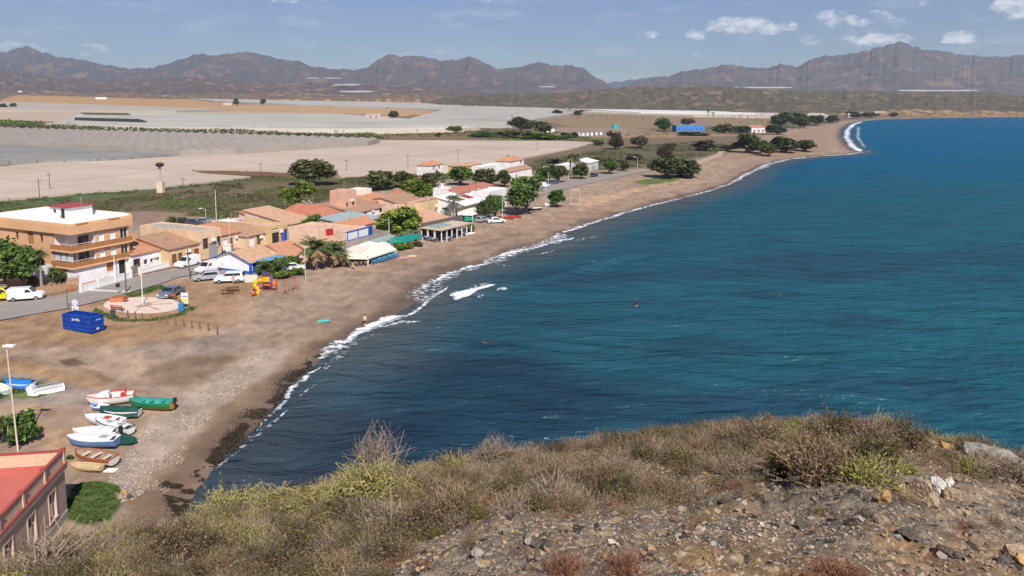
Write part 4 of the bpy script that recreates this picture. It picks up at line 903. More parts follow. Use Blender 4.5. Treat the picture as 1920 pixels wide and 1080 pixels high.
# ================================================================== BUILDINGS
UA = R(65.0); U = Vector((math.cos(UA), math.sin(UA), 0)); V_ = Vector((-U.y, U.x, 0))
def solve_len(P, d, z, px, lo=.3, hi=70):
    """length along d from P at which the top edge reaches the photo column px"""
    s = 1 if proj((P.x + d.x * 5, P.y + d.y * 5, z))[0] > proj((P.x, P.y, z))[0] else -1
    for _ in range(40):
        m = .5 * (lo + hi)
        if s * (proj((P.x + d.x * m, P.y + d.y * m, z))[0] - px) < 0: lo = m
        else: hi = m
    return lo
WALLM = {}
def wm(rgb): 
    k = tuple(rgb)
    if k not in WALLM: WALLM[k] = mat('render_%d_%d_%d' % tuple(int(c * 100) for c in rgb), rgb, .9, .15, .4, bump=.12, bscale=3)
    return WALLM[k]
TILE = {'orange': mat('tile_orange', (.48, .23, .13), .85, .28, 1.3, bump=.5, bscale=4, streak=(1.8, .5, 1)), 'red': mat('tile_red', (.42, .16, .10), .85, .25, 1.3, bump=.5, bscale=4, streak=(1.8, .5, 1)),
        'brown': mat('tile_brown', (.36, .215, .135), .9, .22, 1.3, bump=.5, bscale=4, streak=(1.8, .5, 1)), 'salmon': mat('tile_salmon', (.52, .31, .20), .9, .15, 1.3, bump=.4, bscale=4, streak=(1.8, .5, 1)), 'pale': mat('tile_pale', (.50, .31, .19), .9, .35, 1.6, bump=.5, bscale=4, streak=(1.8, .5, 1)),
        'grey': mat('roof_grey', (.40, .35, .31), .9, .2, .5, bump=.2), 'blue': mat('roof_blue_grey', (.30, .37, .38), .7, .2, .7, streak=(3, .3, 1)), 'white': mat('roof_white', (.75, .73, .70), .8, .08, .5), 'peach': mat('roof_peach', (.58, .38, .27), .9, .12, .6), 'darkred': mat('roof_dark_red', (.30, .06, .05), .8, .2, .8)}
GLASS = mat('window_glass', (.035, .045, .055), .12, .3, 2, spec=.6); WHITE = mat('paint_white', (.78, .77, .75), .6, .05, 2); WOOD = mat('wood_brown', (.20, .085, .04), .7, .25, 3); GREYP = mat('paint_grey', (.32, .32, .32), .6, .1, 2)
BLUE = mat('paint_blue', (.02, .09, .42), .6, .15, 2); DARK = mat('dark_opening', (.03, .028, .025), .9, .2, 2); CONC = mat('concrete', (.42, .38, .33), .9, .15, 1.2, bump=.2); METAL = mat('metal_grey', (.42, .41, .39), .5, .12, 3, metal=.3)
KM = {'w': (GLASS, WHITE), 'b': (WHITE, WHITE), 'd': (WOOD, WOOD), 'g': (GREYP, METAL), 'x': (DARK, WOOD), 'l': (BLUE, BLUE), 'n': (GLASS, WOOD), 'o': (mat('shutter_orange', (.42, .17, .06), .7, .2, 3), WOOD)}
def fmap(face, L, W):
    if face == 's': return lambda a, z, d: (a, d, z)           # seaward side, outward -y
    if face == 'e': return lambda a, z, d: (d, a, z)           # near end, outward -x
    if face == 'n': return lambda a, z, d: (a, W - d, z)
    return lambda a, z, d: (L - d, a, z)
def wall_face(mb, face, L, W, z0, z1, holes, dep=.2, m=0, a0=0, a1=None):
    f = fmap(face, L, W); A1 = (L if face in 'sn' else W) if a1 is None else a1
    xs = sorted({a0, A1} | {h[0] for h in holes} | {h[2] for h in holes}); zs = sorted({z0, z1} | {h[1] for h in holes} | {h[3] for h in holes})
    flip = face in 'en'
    def q(*p):
        mb.add([f(*t) for t in (p[::-1] if flip else p)], [(0, 1, 2, 3)], m)
    for i in range(len(xs) - 1):
        for j in range(len(zs) - 1):
            cx, cz = (xs[i] + xs[i + 1]) / 2, (zs[j] + zs[j + 1]) / 2
            if any(h[0] < cx < h[2] and h[1] < cz < h[3] for h in holes): continue
            q((xs[i], zs[j], 0), (xs[i + 1], zs[j], 0), (xs[i + 1], zs[j + 1], 0), (xs[i], zs[j + 1], 0))
    for (x0, y0, x1, y1) in [h[:4] for h in holes]:
        q((x0, y0, 0), (x0, y0, dep), (x1, y0, dep), (x1, y0, 0)); q((x0, y1, 0), (x1, y1, 0), (x1, y1, dep), (x0, y1, dep))
        q((x0, y0, 0), (x0, y1, 0), (x0, y1, dep), (x0, y0, dep)); q((x1, y0, 0), (x1, y0, dep), (x1, y1, dep), (x1, y1, 0))
def fill_hole(root, face, L, W, h, kind, dep=.2):
    f = fmap(face, L, W); x0, z0, x1, z1 = h[:4]; pane, frame = KM[kind]; door = kind in 'dg' or (z1 - z0 > 1.85 and kind in 'xln')
    def bx(mb, a0, b0, a1, b1, d0, d1): p = f(a0, b0, d0); q = f(a1, b1, d1); mb.box(*p, *q)
    t = .07; mb = MB(); bx(mb, x0 + .004, z0 + .004, x0 + t, z1 - .004, dep - .1, dep + .02); bx(mb, x1 - t, z0 + .004, x1 - .004, z1 - .004, dep - .1, dep + .02); bx(mb, x0 + t, z1 - t, x1 - t, z1 - .004, dep - .1, dep + .02)
    if not door: bx(mb, x0 + t, z0 + .004, x1 - t, z0 + t, dep - .1, dep + .02)
    if kind in 'wn' and x1 - x0 > .9: bx(mb, (x0 + x1) / 2 - .03, z0 + t, (x0 + x1) / 2 + .03, z1 - t, dep - .08, dep + .02)
    w = mb.build('door' if door else 'window', frame, root)
    mb = MB(); bx(mb, x0 + t, z0 + (0.01 if door else t), x1 - t, z1 - t, dep + (-.05 if kind in 'bdgo' else -.02), dep + .03); mb.build('leaf' if door else ('shutter' if kind in 'bo' else 'pane'), pane, w)
    if not door and face in 'se':
        mb = MB(); bx(mb, x0 - .06, z0 - .07, x1 + .06, z0 - .003, -.06, .08); mb.build('sill', WHITE if kind != 'n' else CONC, w)
def house(label, K, eave, pxu, pxv, wall, roof, rmat, wins=(), name='house', cat='house', L=None, W=None, rh=1.3, group=None, par=.45, chim=False, base=2.5, ew=(), ang=None, over=.3, roofname='roof', plinth=None):
    P = G(*K); zt = height_for(P, eave) if eave else None
    u, v = (U, V_) if ang is None else (Vector((math.cos(R(ang)), math.sin(R(ang)), 0)), Vector((-math.sin(R(ang)), math.cos(R(ang)), 0)))
    h = (zt - P.z) if eave else 3.0; L = L or solve_len(P, u, P.z + h, pxu); W = W or solve_len(P, v, P.z + h, pxv)
    root = thing(name, label, cat, P, math.atan2(u.y, u.x), group); mw = wm(wall)
    hs = []; he = []
    def cv(lst, A):
        out = []
        for (c, z0, w, hh, k) in lst:
            w = min(w, A * .9); x0 = max(.1, c * A - w / 2); out.append((x0, min(z0, h - .5), min(x0 + w, A - .1), min(z0 + hh, h - .15), k))
        return out
    hs = cv(wins, L); he = cv(ew, W)
    mb = MB(); z0 = -.6
    wall_face(mb, 's', L, W, z0, h, hs); wall_face(mb, 'e', L, W, z0, h, he); wall_face(mb, 'n', L, W, z0, h, []); wall_face(mb, 'f', L, W, z0, h, [])
    if roof == 'gx':
        for x in (0, L): mb.add([(x, 0, h), (x, W, h), (x, W / 2, h + rh)], [(0, 2, 1) if x == 0 else (0, 1, 2)])
    elif roof == 'gy':
        for y in (0, W): mb.add([(0, y, h), (L, y, h), (L / 2, y, h + rh)], [(0, 1, 2) if y == 0 else (0, 2, 1)])
    elif roof == 'mono':
        mb.add([(0, 0, h), (0, W, h), (0, W, h + rh), (L, 0, h), (L, W, h), (L, W, h + rh)], [(0, 2, 1), (3, 4, 5), (1, 2, 5, 4)])
    elif roof == 'flat':
        t = .22
        for (a, b, c, d) in ((0, 0, L, t), (0, W - t, L, W), (0, t, t, W - t), (L - t, t, L, W - t)): mb.box(a, b, h, c, d, h + par)
    mb.build('wall', mw, root)
    for q in hs: fill_hole(root, 's', L, W, q, q[4])
    for q in he: fill_hole(root, 'e', L, W, q, q[4])
    rb = MB(); o = over; s = .14
    if roof == 'flat': rb.box(.225, .225, h - .12, L - .225, W - .225, h + .05)
    elif roof == 'gx':
        k = rh / (W / 2) * o; rb.slab([(-o, -o, h - k + .02), (L + o, -o, h - k + .02), (L + o, W / 2, h + rh + .02), (-o, W / 2, h + rh + .02)], s); rb.slab([(-o, W / 2, h + rh + .022), (L + o, W / 2, h + rh + .022), (L + o, W + o, h - k + .022), (-o, W + o, h - k + .022)], s)
    elif roof == 'gy':
        k = rh / (L / 2) * o; rb.slab([(-o, -o, h - k + .02), (L / 2, -o, h + rh + .02), (L / 2, W + o, h + rh + .02), (-o, W + o, h - k + .02)], s); rb.slab([(L / 2, -o, h + rh + .022), (L + o, -o, h - k + .022), (L + o, W + o, h - k + .022), (L / 2, W + o, h + rh + .022)], s)
    elif roof == 'mono':
        k = rh / W * o; rb.slab([(-o, -o, h - k + .02), (L + o, -o, h - k + .02), (L + o, W + o, h + rh + k + .02), (-o, W + o, h + rh + k + .02)], s)
    elif roof == 'hip':
        i = min(L, W) / 2 * .95; r0, r1 = ((i, W / 2), (L - i, W / 2)) if L > W else ((L / 2, i), (L / 2, W - i)); z = h + .02; zr = h + rh
        c = [(-o, -o, z), (L + o, -o, z), (L + o, W + o, z), (-o, W + o, z)]; a = (*r0, zr); b = (*r1, zr); vs = c + [a, b]
        fs = [(0, 1, 5, 4), (1, 2, 5), (2, 3, 4, 5), (3, 0, 4)] if L > W else [(0, 1, 4), (1, 2, 5, 4), (2, 3, 5), (3, 0, 4, 5)]
        rb.add(vs, fs + [(3, 2, 1, 0)])
    ro = rb.build(roofname, TILE[rmat], root)
    if roof in ('gx', 'gy'):
        mb = MB()
        if roof == 'gx': mb.tube((-o - .01, W / 2, h + rh + .14), (L + o + .01, W / 2, h + rh + .14), .1, n=6)
        else: mb.tube((L / 2, -o - .01, h + rh + .14), (L / 2, W + o + .01, h + rh + .14), .1, n=6)
        mb.build('ridge_cap', TILE['pale'], ro)
    if chim:
        cx, cy = chim if isinstance(chim, tuple) else (.5, .5); mb = MB(); mb.box(cx * L - .3, cy * W - .3, h - .2, cx * L + .3, cy * W + .3, h + (rh if roof != 'flat' else .4) + .8); mb.box(cx * L - .38, cy * W - .38, h + (rh if roof != 'flat' else .4) + .8, cx * L + .38, cy * W + .38, h + (rh if roof != 'flat' else .4) + .92)
        mb.build('chimney', WHITE, ro)
    if plinth:
        mb = MB(); mb.box(-.03, -.03, -.5, L + .03, -.002, .45); mb.box(-.03, -.002, -.5, -.002, W + .03, .45); mb.build('plinth', plinth, root)
    if P.y < 250 and L > 4:
        rq = random.Random(int(K[0] * 7 + K[1])); x, y = L * rq.uniform(.3, .7), W * rq.uniform(.35, .6); z = h + (rh if roof != 'flat' else 0) * .8
        mb = MB(); mb.tube((x, y, z), (x, y, z + 2.4), .03, n=5); [mb.tube((x - .45, y, z + q), (x + .45, y, z + q), .018, n=4) for q in (2.3, 2.05, 1.8)]; mb.build('aerial', METAL, root)
        mb = MB(); mb.box(L * .52, -.34, h * .62, L * .52 + .8, -.03, h * .62 + .5); mb.build('air_conditioner', WHITE, root)
        if roof == 'flat': mb = MB(); mb.tube((x - 1, y + 1, z), (x - 1, y + 1, z + .8), .35, n=10); mb.build('roof_tank', CONC, root)
    root['L'] = L; root['W'] = W; root['h'] = h
    return root

# ---- the orange apartment block
def apartment():
    P = G(140, 534); zt = height_for(P, 425); H = zt - P.z; L = solve_len(P, U, zt, 240); W = solve_len(P, V_, zt, -4)
    root = thing('apartment_block', 'three storey orange apartment block with white ground floor and brown balcony bands', 'apartment block', P, UA)
    OR = mat('render_orange', (.64, .37, .20), .9, .10, .5, bump=.1); OR2 = mat('render_orange_pale', (.72, .42, .22), .9, .08, .5); BAND = mat('render_rust', (.36, .16, .06), .85, .12, .8); WH = wm((.76, .76, .78))
    g = H * .30; s1 = g + (H - g - 1.2) * .5; top = H - 1.2   # floor levels
    hb = MB(); ght = [(L * .56, .9, L * .68, 2.3), (L * .78, 0.0, L * .9, 2.5)]
    wall_face(hb, 's', L, W, -.6, g, ght); wall_face(hb, 'e', L, W, -.6, g, [(W * .12, 0, W * .18, 2.2), (W * .25, .9, W * .31, 2.0)]); wall_face(hb, 'n', L, W, -.6, g, []); wall_face(hb, 'f', L, W, -.6, g, [])
    hb.build('ground_floor', WH, root)
    fill_hole(root, 's', L, W, ght[0], 'o'); fill_hole(root, 's', L, W, ght[1], 'x'); fill_hole(root, 'e', L, W, (W * .12, 0, W * .18, 2.2), 'x'); fill_hole(root, 'e', L, W, (W * .25, .9, W * .31, 2.0), 'w')
    # upper body, set back where the corner balconies are
    bx, by = L * .40, W * .24; o_ = .45     # corner recess; overhang over ground floor
    ub = MB(); fh = top - g
    def side(face, a0, a1, holes): wall_face(ub, face, L, W, g, H, holes, a0=a0, a1=a1)
    fl = [(g + .12, s1 - .35), (s1 + .12, top - .25)]
    ws = []
    for (a, b) in fl:
        for c in (.50, .70): ws.append((L * c - .5, a + (b - a) * .30, L * c + .5, a + (b - a) * .86, 'b'))
        ws.append((L * .84, a + (b - a) * .12, L * .975, a + (b - a) * .95, 'w'))
    side('s', bx, L, ws)
    es = []
    for (a, b) in fl: es += [(W * .38, a + (b - a) * .35, W * .38 + .7, a + (b - a) * .85, 'n'), (W * .72, a + (b - a) * .35, W * .72 + .7, a + (b - a) * .85, 'n'), (W * .51, a + .1, W * .51 + 1.4, b, 'o')]
    side('e', by, W, es); side('n', 0, L, []); side('f', 0, W, [])
    # recess walls, piers and slabs
    ub.box(bx - .12, 1.5, g, bx - .002, by, top); ub.quad((bx, 0, g), (bx, 0, H), (bx, 1.5, H), (bx, 1.5, g))
    ub.build('wall', OR, root)
    for q in ws: fill_hole(root, 's', L, W, q, q[4])
    for q in es: fill_hole(root, 'e', L, W, q, q[4])
    rb = MB(); 
    for (a, b) in fl:
        rb.box(1.5, 1.5, a, bx - .12, 1.65, b); rb.box(1.5, 1.65, a, 1.65, by, b); rb.box(bx - .12, .05, a, bx - .05, 1.5, b); rb.box(.05, by - .1, a, 1.5, by - .03, b)
    rb.build('balcony_wall', wm((.70, .70, .72)), root)
    for k, (a, b) in enumerate(fl):
        mb = MB(); mb.box(2.0, 1.38, a + .1, 3.6, 1.49, b - .5); mb.build('balcony_door', GLASS, root)
        mb = MB(); mb.box(-o_, -o_, a - .38, L + o_ * .6, -.004, a - .12); mb.box(-o_, -.004, a - .38, -.004, by + .3, a - .12); mb.box(.0, 0.0, a - .38, bx, by, a - .12)
        mb.build('balcony_slab', OR2, root)
        mb = MB(); mb.box(-o_ + .03, -o_ + .03, a - .115, L + o_ * .55, -o_ + .15, a + .62); mb.box(-o_ + .03, -o_ + .15, a - .115, -o_ + .15, by + .25, a + .62); mb.box(L + o_ * .4, -o_ + .15, a - .115, L + o_ * .55, -.01, a + .62); mb.build('parapet_band', BAND, root)
        mb = MB(); mb.tube((-o_ + .09, -o_ + .09, a + .86), (bx, -o_ + .09, a + .86), .03, n=5); mb.tube((-o_ + .09, -o_ + .09, a + .86), (-o_ + .09, by, a + .86), .03, n=5)
        for q in range(9): mb.tube((-o_ + .09 + q * (bx + .4) / 8, -o_ + .09, a + .6), (-o_ + .09 + q * (bx + .4) / 8, -o_ + .09, a + .86), .02, n=4)
        mb.build('railing', WHITE, root)
    mb = MB(); mb.box(.05, .05, fl[0][0] + .64, .12, by - .1, fl[0][1] - .05); mb.build('glazing', mat('blind_pale', (.55, .56, .55), .5, .06, 1), root)
    for q in range(1, 3): 
        mb = MB(); mb.box(-.02, by * q / 3 - .04, fl[0][0] + .64, .045, by * q / 3 + .04, fl[0][1] - .05); mb.build('mullion', DARK, root)
    # top band, roof deck, parapet with openings, rooftop hut
    mb = MB(); mb.box(-o_, -o_, top - .02, L + o_, -.004, H); mb.box(-o_, -.004, top - .02, -.004, W, H); mb.box(-.004, -.004, top - .02, bx, by, top + .1); mb.build('cornice', OR, root)
    mb = MB(); mb.box(-o_, -o_, H + .003, L + o_, -o_ + .2, H + .42); mb.box(-o_, -o_ + .2, H + .003, -o_ + .2, W, H + .42); mb.box(-o_ + .2, W - .2, H + .003, L + o_, W, H + 1.0); mb.box(L + o_ - .2, -o_ + .2, H + .003, L + o_, W - .2, H + .7); mb.build('roof_parapet', OR2, root)
    mb = MB(); mb.box(-o_ + .2, -o_ + .2, H - .2, L + o_ - .2, W - .2, H + .02); rf = mb.build('roof', TILE['white'], root)
    mb = MB(); mb.box(-o_ + .202, W - .3, H + .02, L + o_ - .21, W - .205, H + .98); mb.box(L + o_ - .3, .3, H + .02, L + o_ - .205, W - .3, H + .68); mb.box(-o_ + .205, 1, H + .02, -o_ + .3, W - .31, H + .40); mb.build('parapet_lining', WH, rf)
    mb = MB(); mb.box(L * .48, W * .42, H + .02, L * .92, W * .66, H + 1.75); hut = mb.build('stair_hut', WH, rf)
    mb = MB(); mb.slab([(L * .45, W * .40, H + 1.75), (L * .95, W * .40, H + 1.75), (L * .95, W * .69, H + 1.75), (L * .45, W * .69, H + 1.75)], .12); mb.build('hut_roof', TILE['darkred'], root)
    mb = MB(); mb.box(L * .48 - .05, W * .46, H + .05, L * .48 - .004, W * .46 + .8, H + 1.6); mb.box(L * .48 - .05, W * .58, H + .8, L * .48 - .004, W * .58 + .5, H + 1.4); mb.build('hut_door', DARK, root)
    mb = MB(); mb.box(L * .1, W * .5, H + .02, L * .45, W * .85, H + .9); mb.build('roof_store', WH, root)
    for (x, y) in ((.5, -.3), (L * .6, -.3)):
        mb = MB(); mb.box(x, -o_ - .03, H + .12, x + 2, -o_ + .23, H + .36); mb.build('parapet_grille', mat('terracotta_grille', (.40, .15, .06), .9, .2, 4), root)
    for (x, y, hh) in ((L * .7, W * .4, 3.4), (L * .9, 0, 1.6)):
        mb = MB(); mb.tube((x, y, H), (x, y, H + hh), .025, n=5); mb.tube((x - .4, y, H + hh - .2), (x + .4, y, H + hh - .2), .02, n=5); mb.tube((x - .25, y, H + hh - .5), (x + .25, y, H + hh - .5), .02, n=5); mb.build('aerial', METAL, root)
apartment()

# ---- the red roofed building at the lower left corner
def corner_building():
    P = G(127, 968); zt = height_for(P, 876); H = zt - P.z
    a = G(40, 1062); d = Vector((*plane(0, 966, zt + 1.25), 0)) - Vector((*plane(115, 846, zt + 1.25), 0)); d.normalize()
    d = -d                                           # local +x runs away from the camera? keep x toward the far corner
    root = thing('seafront_building', 'red roofed beige building with a pink parapet and tall windows at the lower left corner', 'building', P, math.atan2(-d.y, -d.x) )
    # local x = along the seaward wall toward the camera, local y to its right hand => mirror to get inland
    L, W = 26.0, 16.0; WALL = mat('render_mushroom', (.44, .325, .24), .9, .12, .7, bump=.1); BASE = mat('render_base', (.40, .35, .30), .9, .12, .7); TRIM = mat('render_cream', (.62, .45, .33), .85, .08, 1); RED = mat('roof_membrane_red', (.48, .13, .10), .75, .14, .25, bump=.15, bscale=.6); REDT = mat('coping_red', (.35, .07, .055), .7, .12, 2); LAT = mat('lattice_cream', (.58, .42, .30), .85, .1, 3)
    # walls: seaward face is y=0 plane (outward +y in this mirrored frame), inland side is -y
    mb = MB(); ws = []
    x = 1.6
    while x < L - 1.5: ws.append((x, 1.0, x + .95, H - .75)); x += 2.9
    f = lambda a_, z, dp: (a_, -dp, z)
    xs = sorted({0, L} | {w[0] for w in ws} | {w[2] for w in ws}); zs = [-1.5, 1.0, H - .75, H]
    for i in range(len(xs) - 1):
        for j in range(3):
            if j == 1 and any(w[0] <= xs[i] < w[2] for w in ws): continue
            mb.add([f(xs[i + 1], zs[j], 0), f(xs[i], zs[j], 0), f(xs[i], zs[j + 1], 0), f(xs[i + 1], zs[j + 1], 0)], [(0, 1, 2, 3)])
    mb.add([(0, 0, -1.5), (0, -W, -1.5), (0, -W, H), (0, 0, H), (L, 0, -1.5), (L, -W, -1.5), (L, -W, H), (L, 0, H)], [(0, 1, 2, 3), (4, 7, 6, 5), (1, 5, 6, 2)]); mb.build('wall', WALL, root)
    mb = MB(); mb.box(-.04, .004, -1.5, L, .06, .55); mb.box(-.05, -W, -1.5, -.004, .06, .55); mb.build('plinth', BASE, root)
    for w in ws:
        mb = MB(); 
        for (p, q) in ((w[0] - .12, w[0]), (w[2], w[2] + .12)): mb.box(p, -.28, w[1], q, .05, w[3] + .12)
        mb.box(w[0], -.28, w[3], w[2], .05, w[3] + .12); mb.box(w[0] - .15, -.28, w[1] - .1, w[2] + .15, .08, w[1]); fr = mb.build('window', TRIM, root)
        mb = MB(); mb.box(w[0], -.27, w[1], w[2], -.24, w[3]); mb.build('pane', GLASS, fr)
        mb = MB(); mb.box(w[0], -.24, w[1], w[0] + .07, -.2, w[3]); mb.box(w[2] - .07, -.24, w[1], w[2], -.2, w[3]); mb.box((w[0] + w[2]) / 2 - .03, -.235, w[1], (w[0] + w[2]) / 2 + .03, -.2, w[3]); mb.box(w[0] + .07, -.236, w[1] + .02, w[2] - .07, -.205, w[1] + 1.0); mb.build('sash', WHITE, fr)
    mb = MB(); mb.box(-.12, -.004 + .008, H - .12, L, .12, H + .28); mb.box(-.16, -W, H - .12, -.006, .12, H + .28); mb.build('cornice', TRIM, root)
    mb = MB(); mb.box(-.2, .124, H + .24, L, .17, H + .34); mb.box(-.14, .0, H + .283, L, .123, H + .35); mb.box(-.14, -W, H + .283, -.0, -.001, H + .35); mb.build('red_moulding', REDT, root)
    mb = MB(); mb.box(.0, -W, H - .1, L, -.004, H + .12); rf = mb.build('roof', RED, root)
    # parapet: posts, lattice panels, coping
    ph = H + 1.25
    k = 0; xx = 0.0
    while xx < L:
        mb = MB(); mb.box(xx - .12, -.16, H + .12, xx + .12, .09, ph + .05); po = mb.build('parapet_post', TRIM, root)
        mb = MB(); mb.box(xx - .18, -.22, ph + .05, xx + .18, .14, ph + .14); mb.build('post_cap', REDT, po)
        if xx + 2.9 < L + 3:
            mb = MB(); n = 15
            mb.box(xx + .12, -.1, H + .36, xx + 2.78, .02, H + .46); mb.box(xx + .12, -.1, ph - .1, xx + 2.78, .02, ph - .02)
            for q in range(n): c = xx + .12 + (q + .5) * 2.66 / n; mb.box(c - .055, -.09, H + .46, c + .055, .01, ph - .1)
            for z in (.62, .80, .98): mb.box(xx + .12, -.085, H + z - .03, xx + 2.78, .005, H + z + .03)
            mb.build('lattice_panel', LAT, root)
        mb = MB(); mb.box(xx + .12, -.15, ph - .018, xx + 2.78, .07, ph + .05); mb.build('coping', REDT, root)
        xx += 2.9
    mb = MB(); mb.box(0, -W, H + .12, .14, -.16, ph - .02); mb.build('end_parapet', LAT, root)
    mb = MB(); mb.box(-.04, -W, ph - .018, .2, -.17, ph + .05); mb.build('end_coping', REDT, root)
    mb = MB(); mb.box(.145, -W, H + .123, .26, -.17, H + .3); mb.build('upstand', RED, root)
corner_building()

# ---- the street of low houses (seaward wall faces right, near end faces the camera)
H_ = house
H_('long beige building with a blank pale side wall behind the low tiled roofs', (377, 489), 437, 414, 262, (.66, .47, .30), 'flat', 'grey', [(.25, 1.9, 1.2, 1.9, 'n'), (.62, 0, 2.2, 2.7, 'g'), (.90, 1.9, 1.0, 1.8, 'n')], name='terraced_house', par=.3)
H_('low white house with a terracotta roof, right beside the orange block', (249, 512), 479, 318, None, (.76, .74, .72), 'mono', 'orange', [(.12, .0, 1.3, 2.2, 'x'), (.35, .9, .8, .9, 'w'), (.5, 1.1, .5, .6, 'x'), (.68, 1.1, .5, .6, 'w'), (.85, .7, 1.1, 1.4, 'w')], name='terraced_house', W=9, rh=1.5)
H_('low yellow house with a brown tiled roof behind the parked white van', (318, 502), 468, 377, None, (.62, .43, .24), 'mono', 'brown', [(.16, 0, 1.0, 2.1, 'd'), (.34, 0, .9, 2.1, 'd'), (.60, .8, 1.0, 1.3, 'w'), (.86, 0, 1.2, 2.2, 'd')], name='terraced_house', W=7.5, rh=1.4)
H_('pinkish terraced house with white doors and an orange strip of roof', (415, 471), 442, 463, None, (.66, .46, .36), 'mono', 'orange', [(.15, 0, 1.2, 2.1, 'b'), (.38, 0, .9, 2.1, 'd'), (.58, .9, 1.1, 1.2, 'b'), (.82, 0, 1.3, 2.1, 'b')], name='terraced_house', W=8, rh=.9)
H_('beige terraced house with a large brown hipped roof', (463, 466), 444, 507, None, (.64, .48, .31), 'hip', 'brown', [(.2, 0, 1.2, 2.0, 'b'), (.5, 0, 1.1, 2.1, 'd'), (.8, .9, 1.2, 1.2, 'b')], name='terraced_house', W=14, rh=1.9)
H_('ochre house with a dark garage and a blue door, beyond the brown hipped roof', (507, 459), 429, 540, None, (.56, .40, .20), 'flat', 'peach', [(.30, 0, 2.0, 2.2, 'x'), (.30, 2.7, 1.8, 1.1, 'w'), (.78, 0, 1.8, 2.4, 'l')], name='terraced_house', W=10)
H_('small white house with a blue stripe and a dark red roof at the back', (430, 428), 421, 470, 402, (.70, .66, .62), 'flat', 'darkred', [(.5, .4, 1, .7, 'w')], name='outbuilding', par=.3)
H_('small building with a bright red roof between the street and the fields', (486, 421), 411, 512, None, (.60, .45, .34), 'mono', 'red', [(.5, .5, 1, 1, 'x')], name='outbuilding', W=6, rh=1.2)
H_('white garage building behind the street with a white flat top', (424, 432), 421, 449, None, (.72, .70, .66), 'flat', 'white', [(.5, .2, 1.4, 1.2, 'x')], name='outbuilding', W=4)
H_('house with a long sloping orange roof behind the ochre house', (545, 433), 421, 588, None, (.62, .44, .33), 'mono', 'salmon', [(.3, .3, 1, 1.2, 'w'), (.7, .3, 1, 1.2, 'b')], name='terraced_house', W=13, rh=2.2)
H_('pink house with a broad red orange hipped roof beside the pink tower block', (611, 424), 408, 646, None, (.56, .32, .24), 'hip', 'red', [(.2, .6, 1.1, 1.3, 'x'), (.48, .9, 1.0, 1.3, 'b'), (.82, 0, 1.2, 2.2, 'x')], name='terraced_house', W=14, rh=2.2)
H_('tall pink house with a blank side and small windows facing the sea', (646, 409), 362, 668, 618, (.62, .36, .26), 'flat', 'peach', [(.25, .5, .8, .9, 'b'), (.75, .5, .8, .9, 'b'), (.25, 2.6, .8, 1.0, 'x'), (.75, 2.6, .8, 1.0, 'x')], name='tower_house', par=.4)
H_('cream house with small dark windows behind the tall pink house', (668, 392), 361, 697, 640, (.74, .66, .56), 'flat', 'white', [(.25, 1.4, .8, 1.3, 'x'), (.75, 1.4, .8, 1.3, 'x')], name='terraced_house')
H_('low white house with a brown roof and blue door next to the blue grey roof', (666, 413), 400, 724, None, (.76, .75, .74), 'mono', 'brown', [(.12, .3, .7, 1, 'x'), (.33, 0, 1.1, 1.9, 'l'), (.55, .6, .8, .8, 'w'), (.82, .5, 1.2, 1, 'x')], name='terraced_house', W=9, rh=1.5)
H_('shed under a long blue grey sheet roof in the middle of the village', (655, 434), 422, 712, None, (.52, .42, .35), 'mono', 'blue', [], name='shed', W=8, rh=.9)
H_('low house with an orange ridge roof behind the blue and white parapet', (645, 441), 431, 704, None, (.62, .42, .31), 'gx', 'orange', [], name='terraced_house', W=6, rh=1.1)
H_('peach terrace building with a flat roof carrying a red water tank', (654, 470), 440, 694, 541, (.66, .46, .33), 'flat', 'peach', [(.2, 0, 1.2, 2.1, 'x'), (.6, 0, 1.5, 2.1, 'x')], name='terraced_house', par=.5)
w = H_('white gabled house trimmed in blue, nearest the playground', (470, 514), 493, 524, 397, (.80, .82, .86), 'gx', 'pale', [(.15, 0, 1.1, 2.0, 'l'), (.4, .8, 1.2, 1.1, 'w'), (.7, 0, 1.6, 2.1, 'l')], name='gabled_house', rh=1.35, chim=(.25, .75), plinth=BLUE)
L, W, h = w['L'], w['W'], w['h']
mb = MB(); mb.slab([(-.34, -.34, h - .12), (-.30, -.34, h - .12), (-.30, W / 2, h + 1.52), (-.34, W / 2, h + 1.52)], .12); mb.slab([(-.34, W / 2, h + 1.52), (-.30, W / 2, h + 1.52), (-.30, W + .34, h - .12), (-.34, W + .34, h - .12)], .12); mb.box(-.36, -.36, -.3, -.004 - .03, -.05, h - .1); mb.build('blue_trim', BLUE, w)
mb = MB(); mb.box(1.0, -2.3, 2.0, L - .5, -.05, 2.12); mb.build('awning', mat('awning_blue', (.16, .30, .42), .8, .3, 1.5), w)
mb = MB(); [mb.tube((x, -2.2, -.2), (x, -2.2, 2.0), .04, n=5) for x in (1.2, L / 2, L - .8)]; mb.build('awning_post', WHITE, w)
H_('house with the brightest orange gabled roof, behind the white gabled house', (540, 500), 483, 578, 470, (.66, .44, .33), 'gx', 'orange', [(.5, .2, 1.2, 1.8, 'x')], name='gabled_house', rh=1.7)
H_('house with an orange roof partly hidden behind the palms', (582, 492), 472, 640, 530, (.62, .40, .30), 'gx', 'salmon', [], name='gabled_house', rh=1.3)
H_('house with a steep red pyramid roof among the brown ones', (748, 386), 371, 762, 731, (.66, .45, .33), 'hip', 'red', [(.5, .5, 1, 1, 'x')], name='pyramid_house', rh=2.3)
H_('cream house with an orange front roof left of the pyramid roof', (700, 397), 379, 741, None, (.72, .58, .46), 'mono', 'orange', [(.3, .5, .9, 1.1, 'b'), (.7, .5, .9, 1.1, 'w')], name='terraced_house', W=9, rh=1.2)
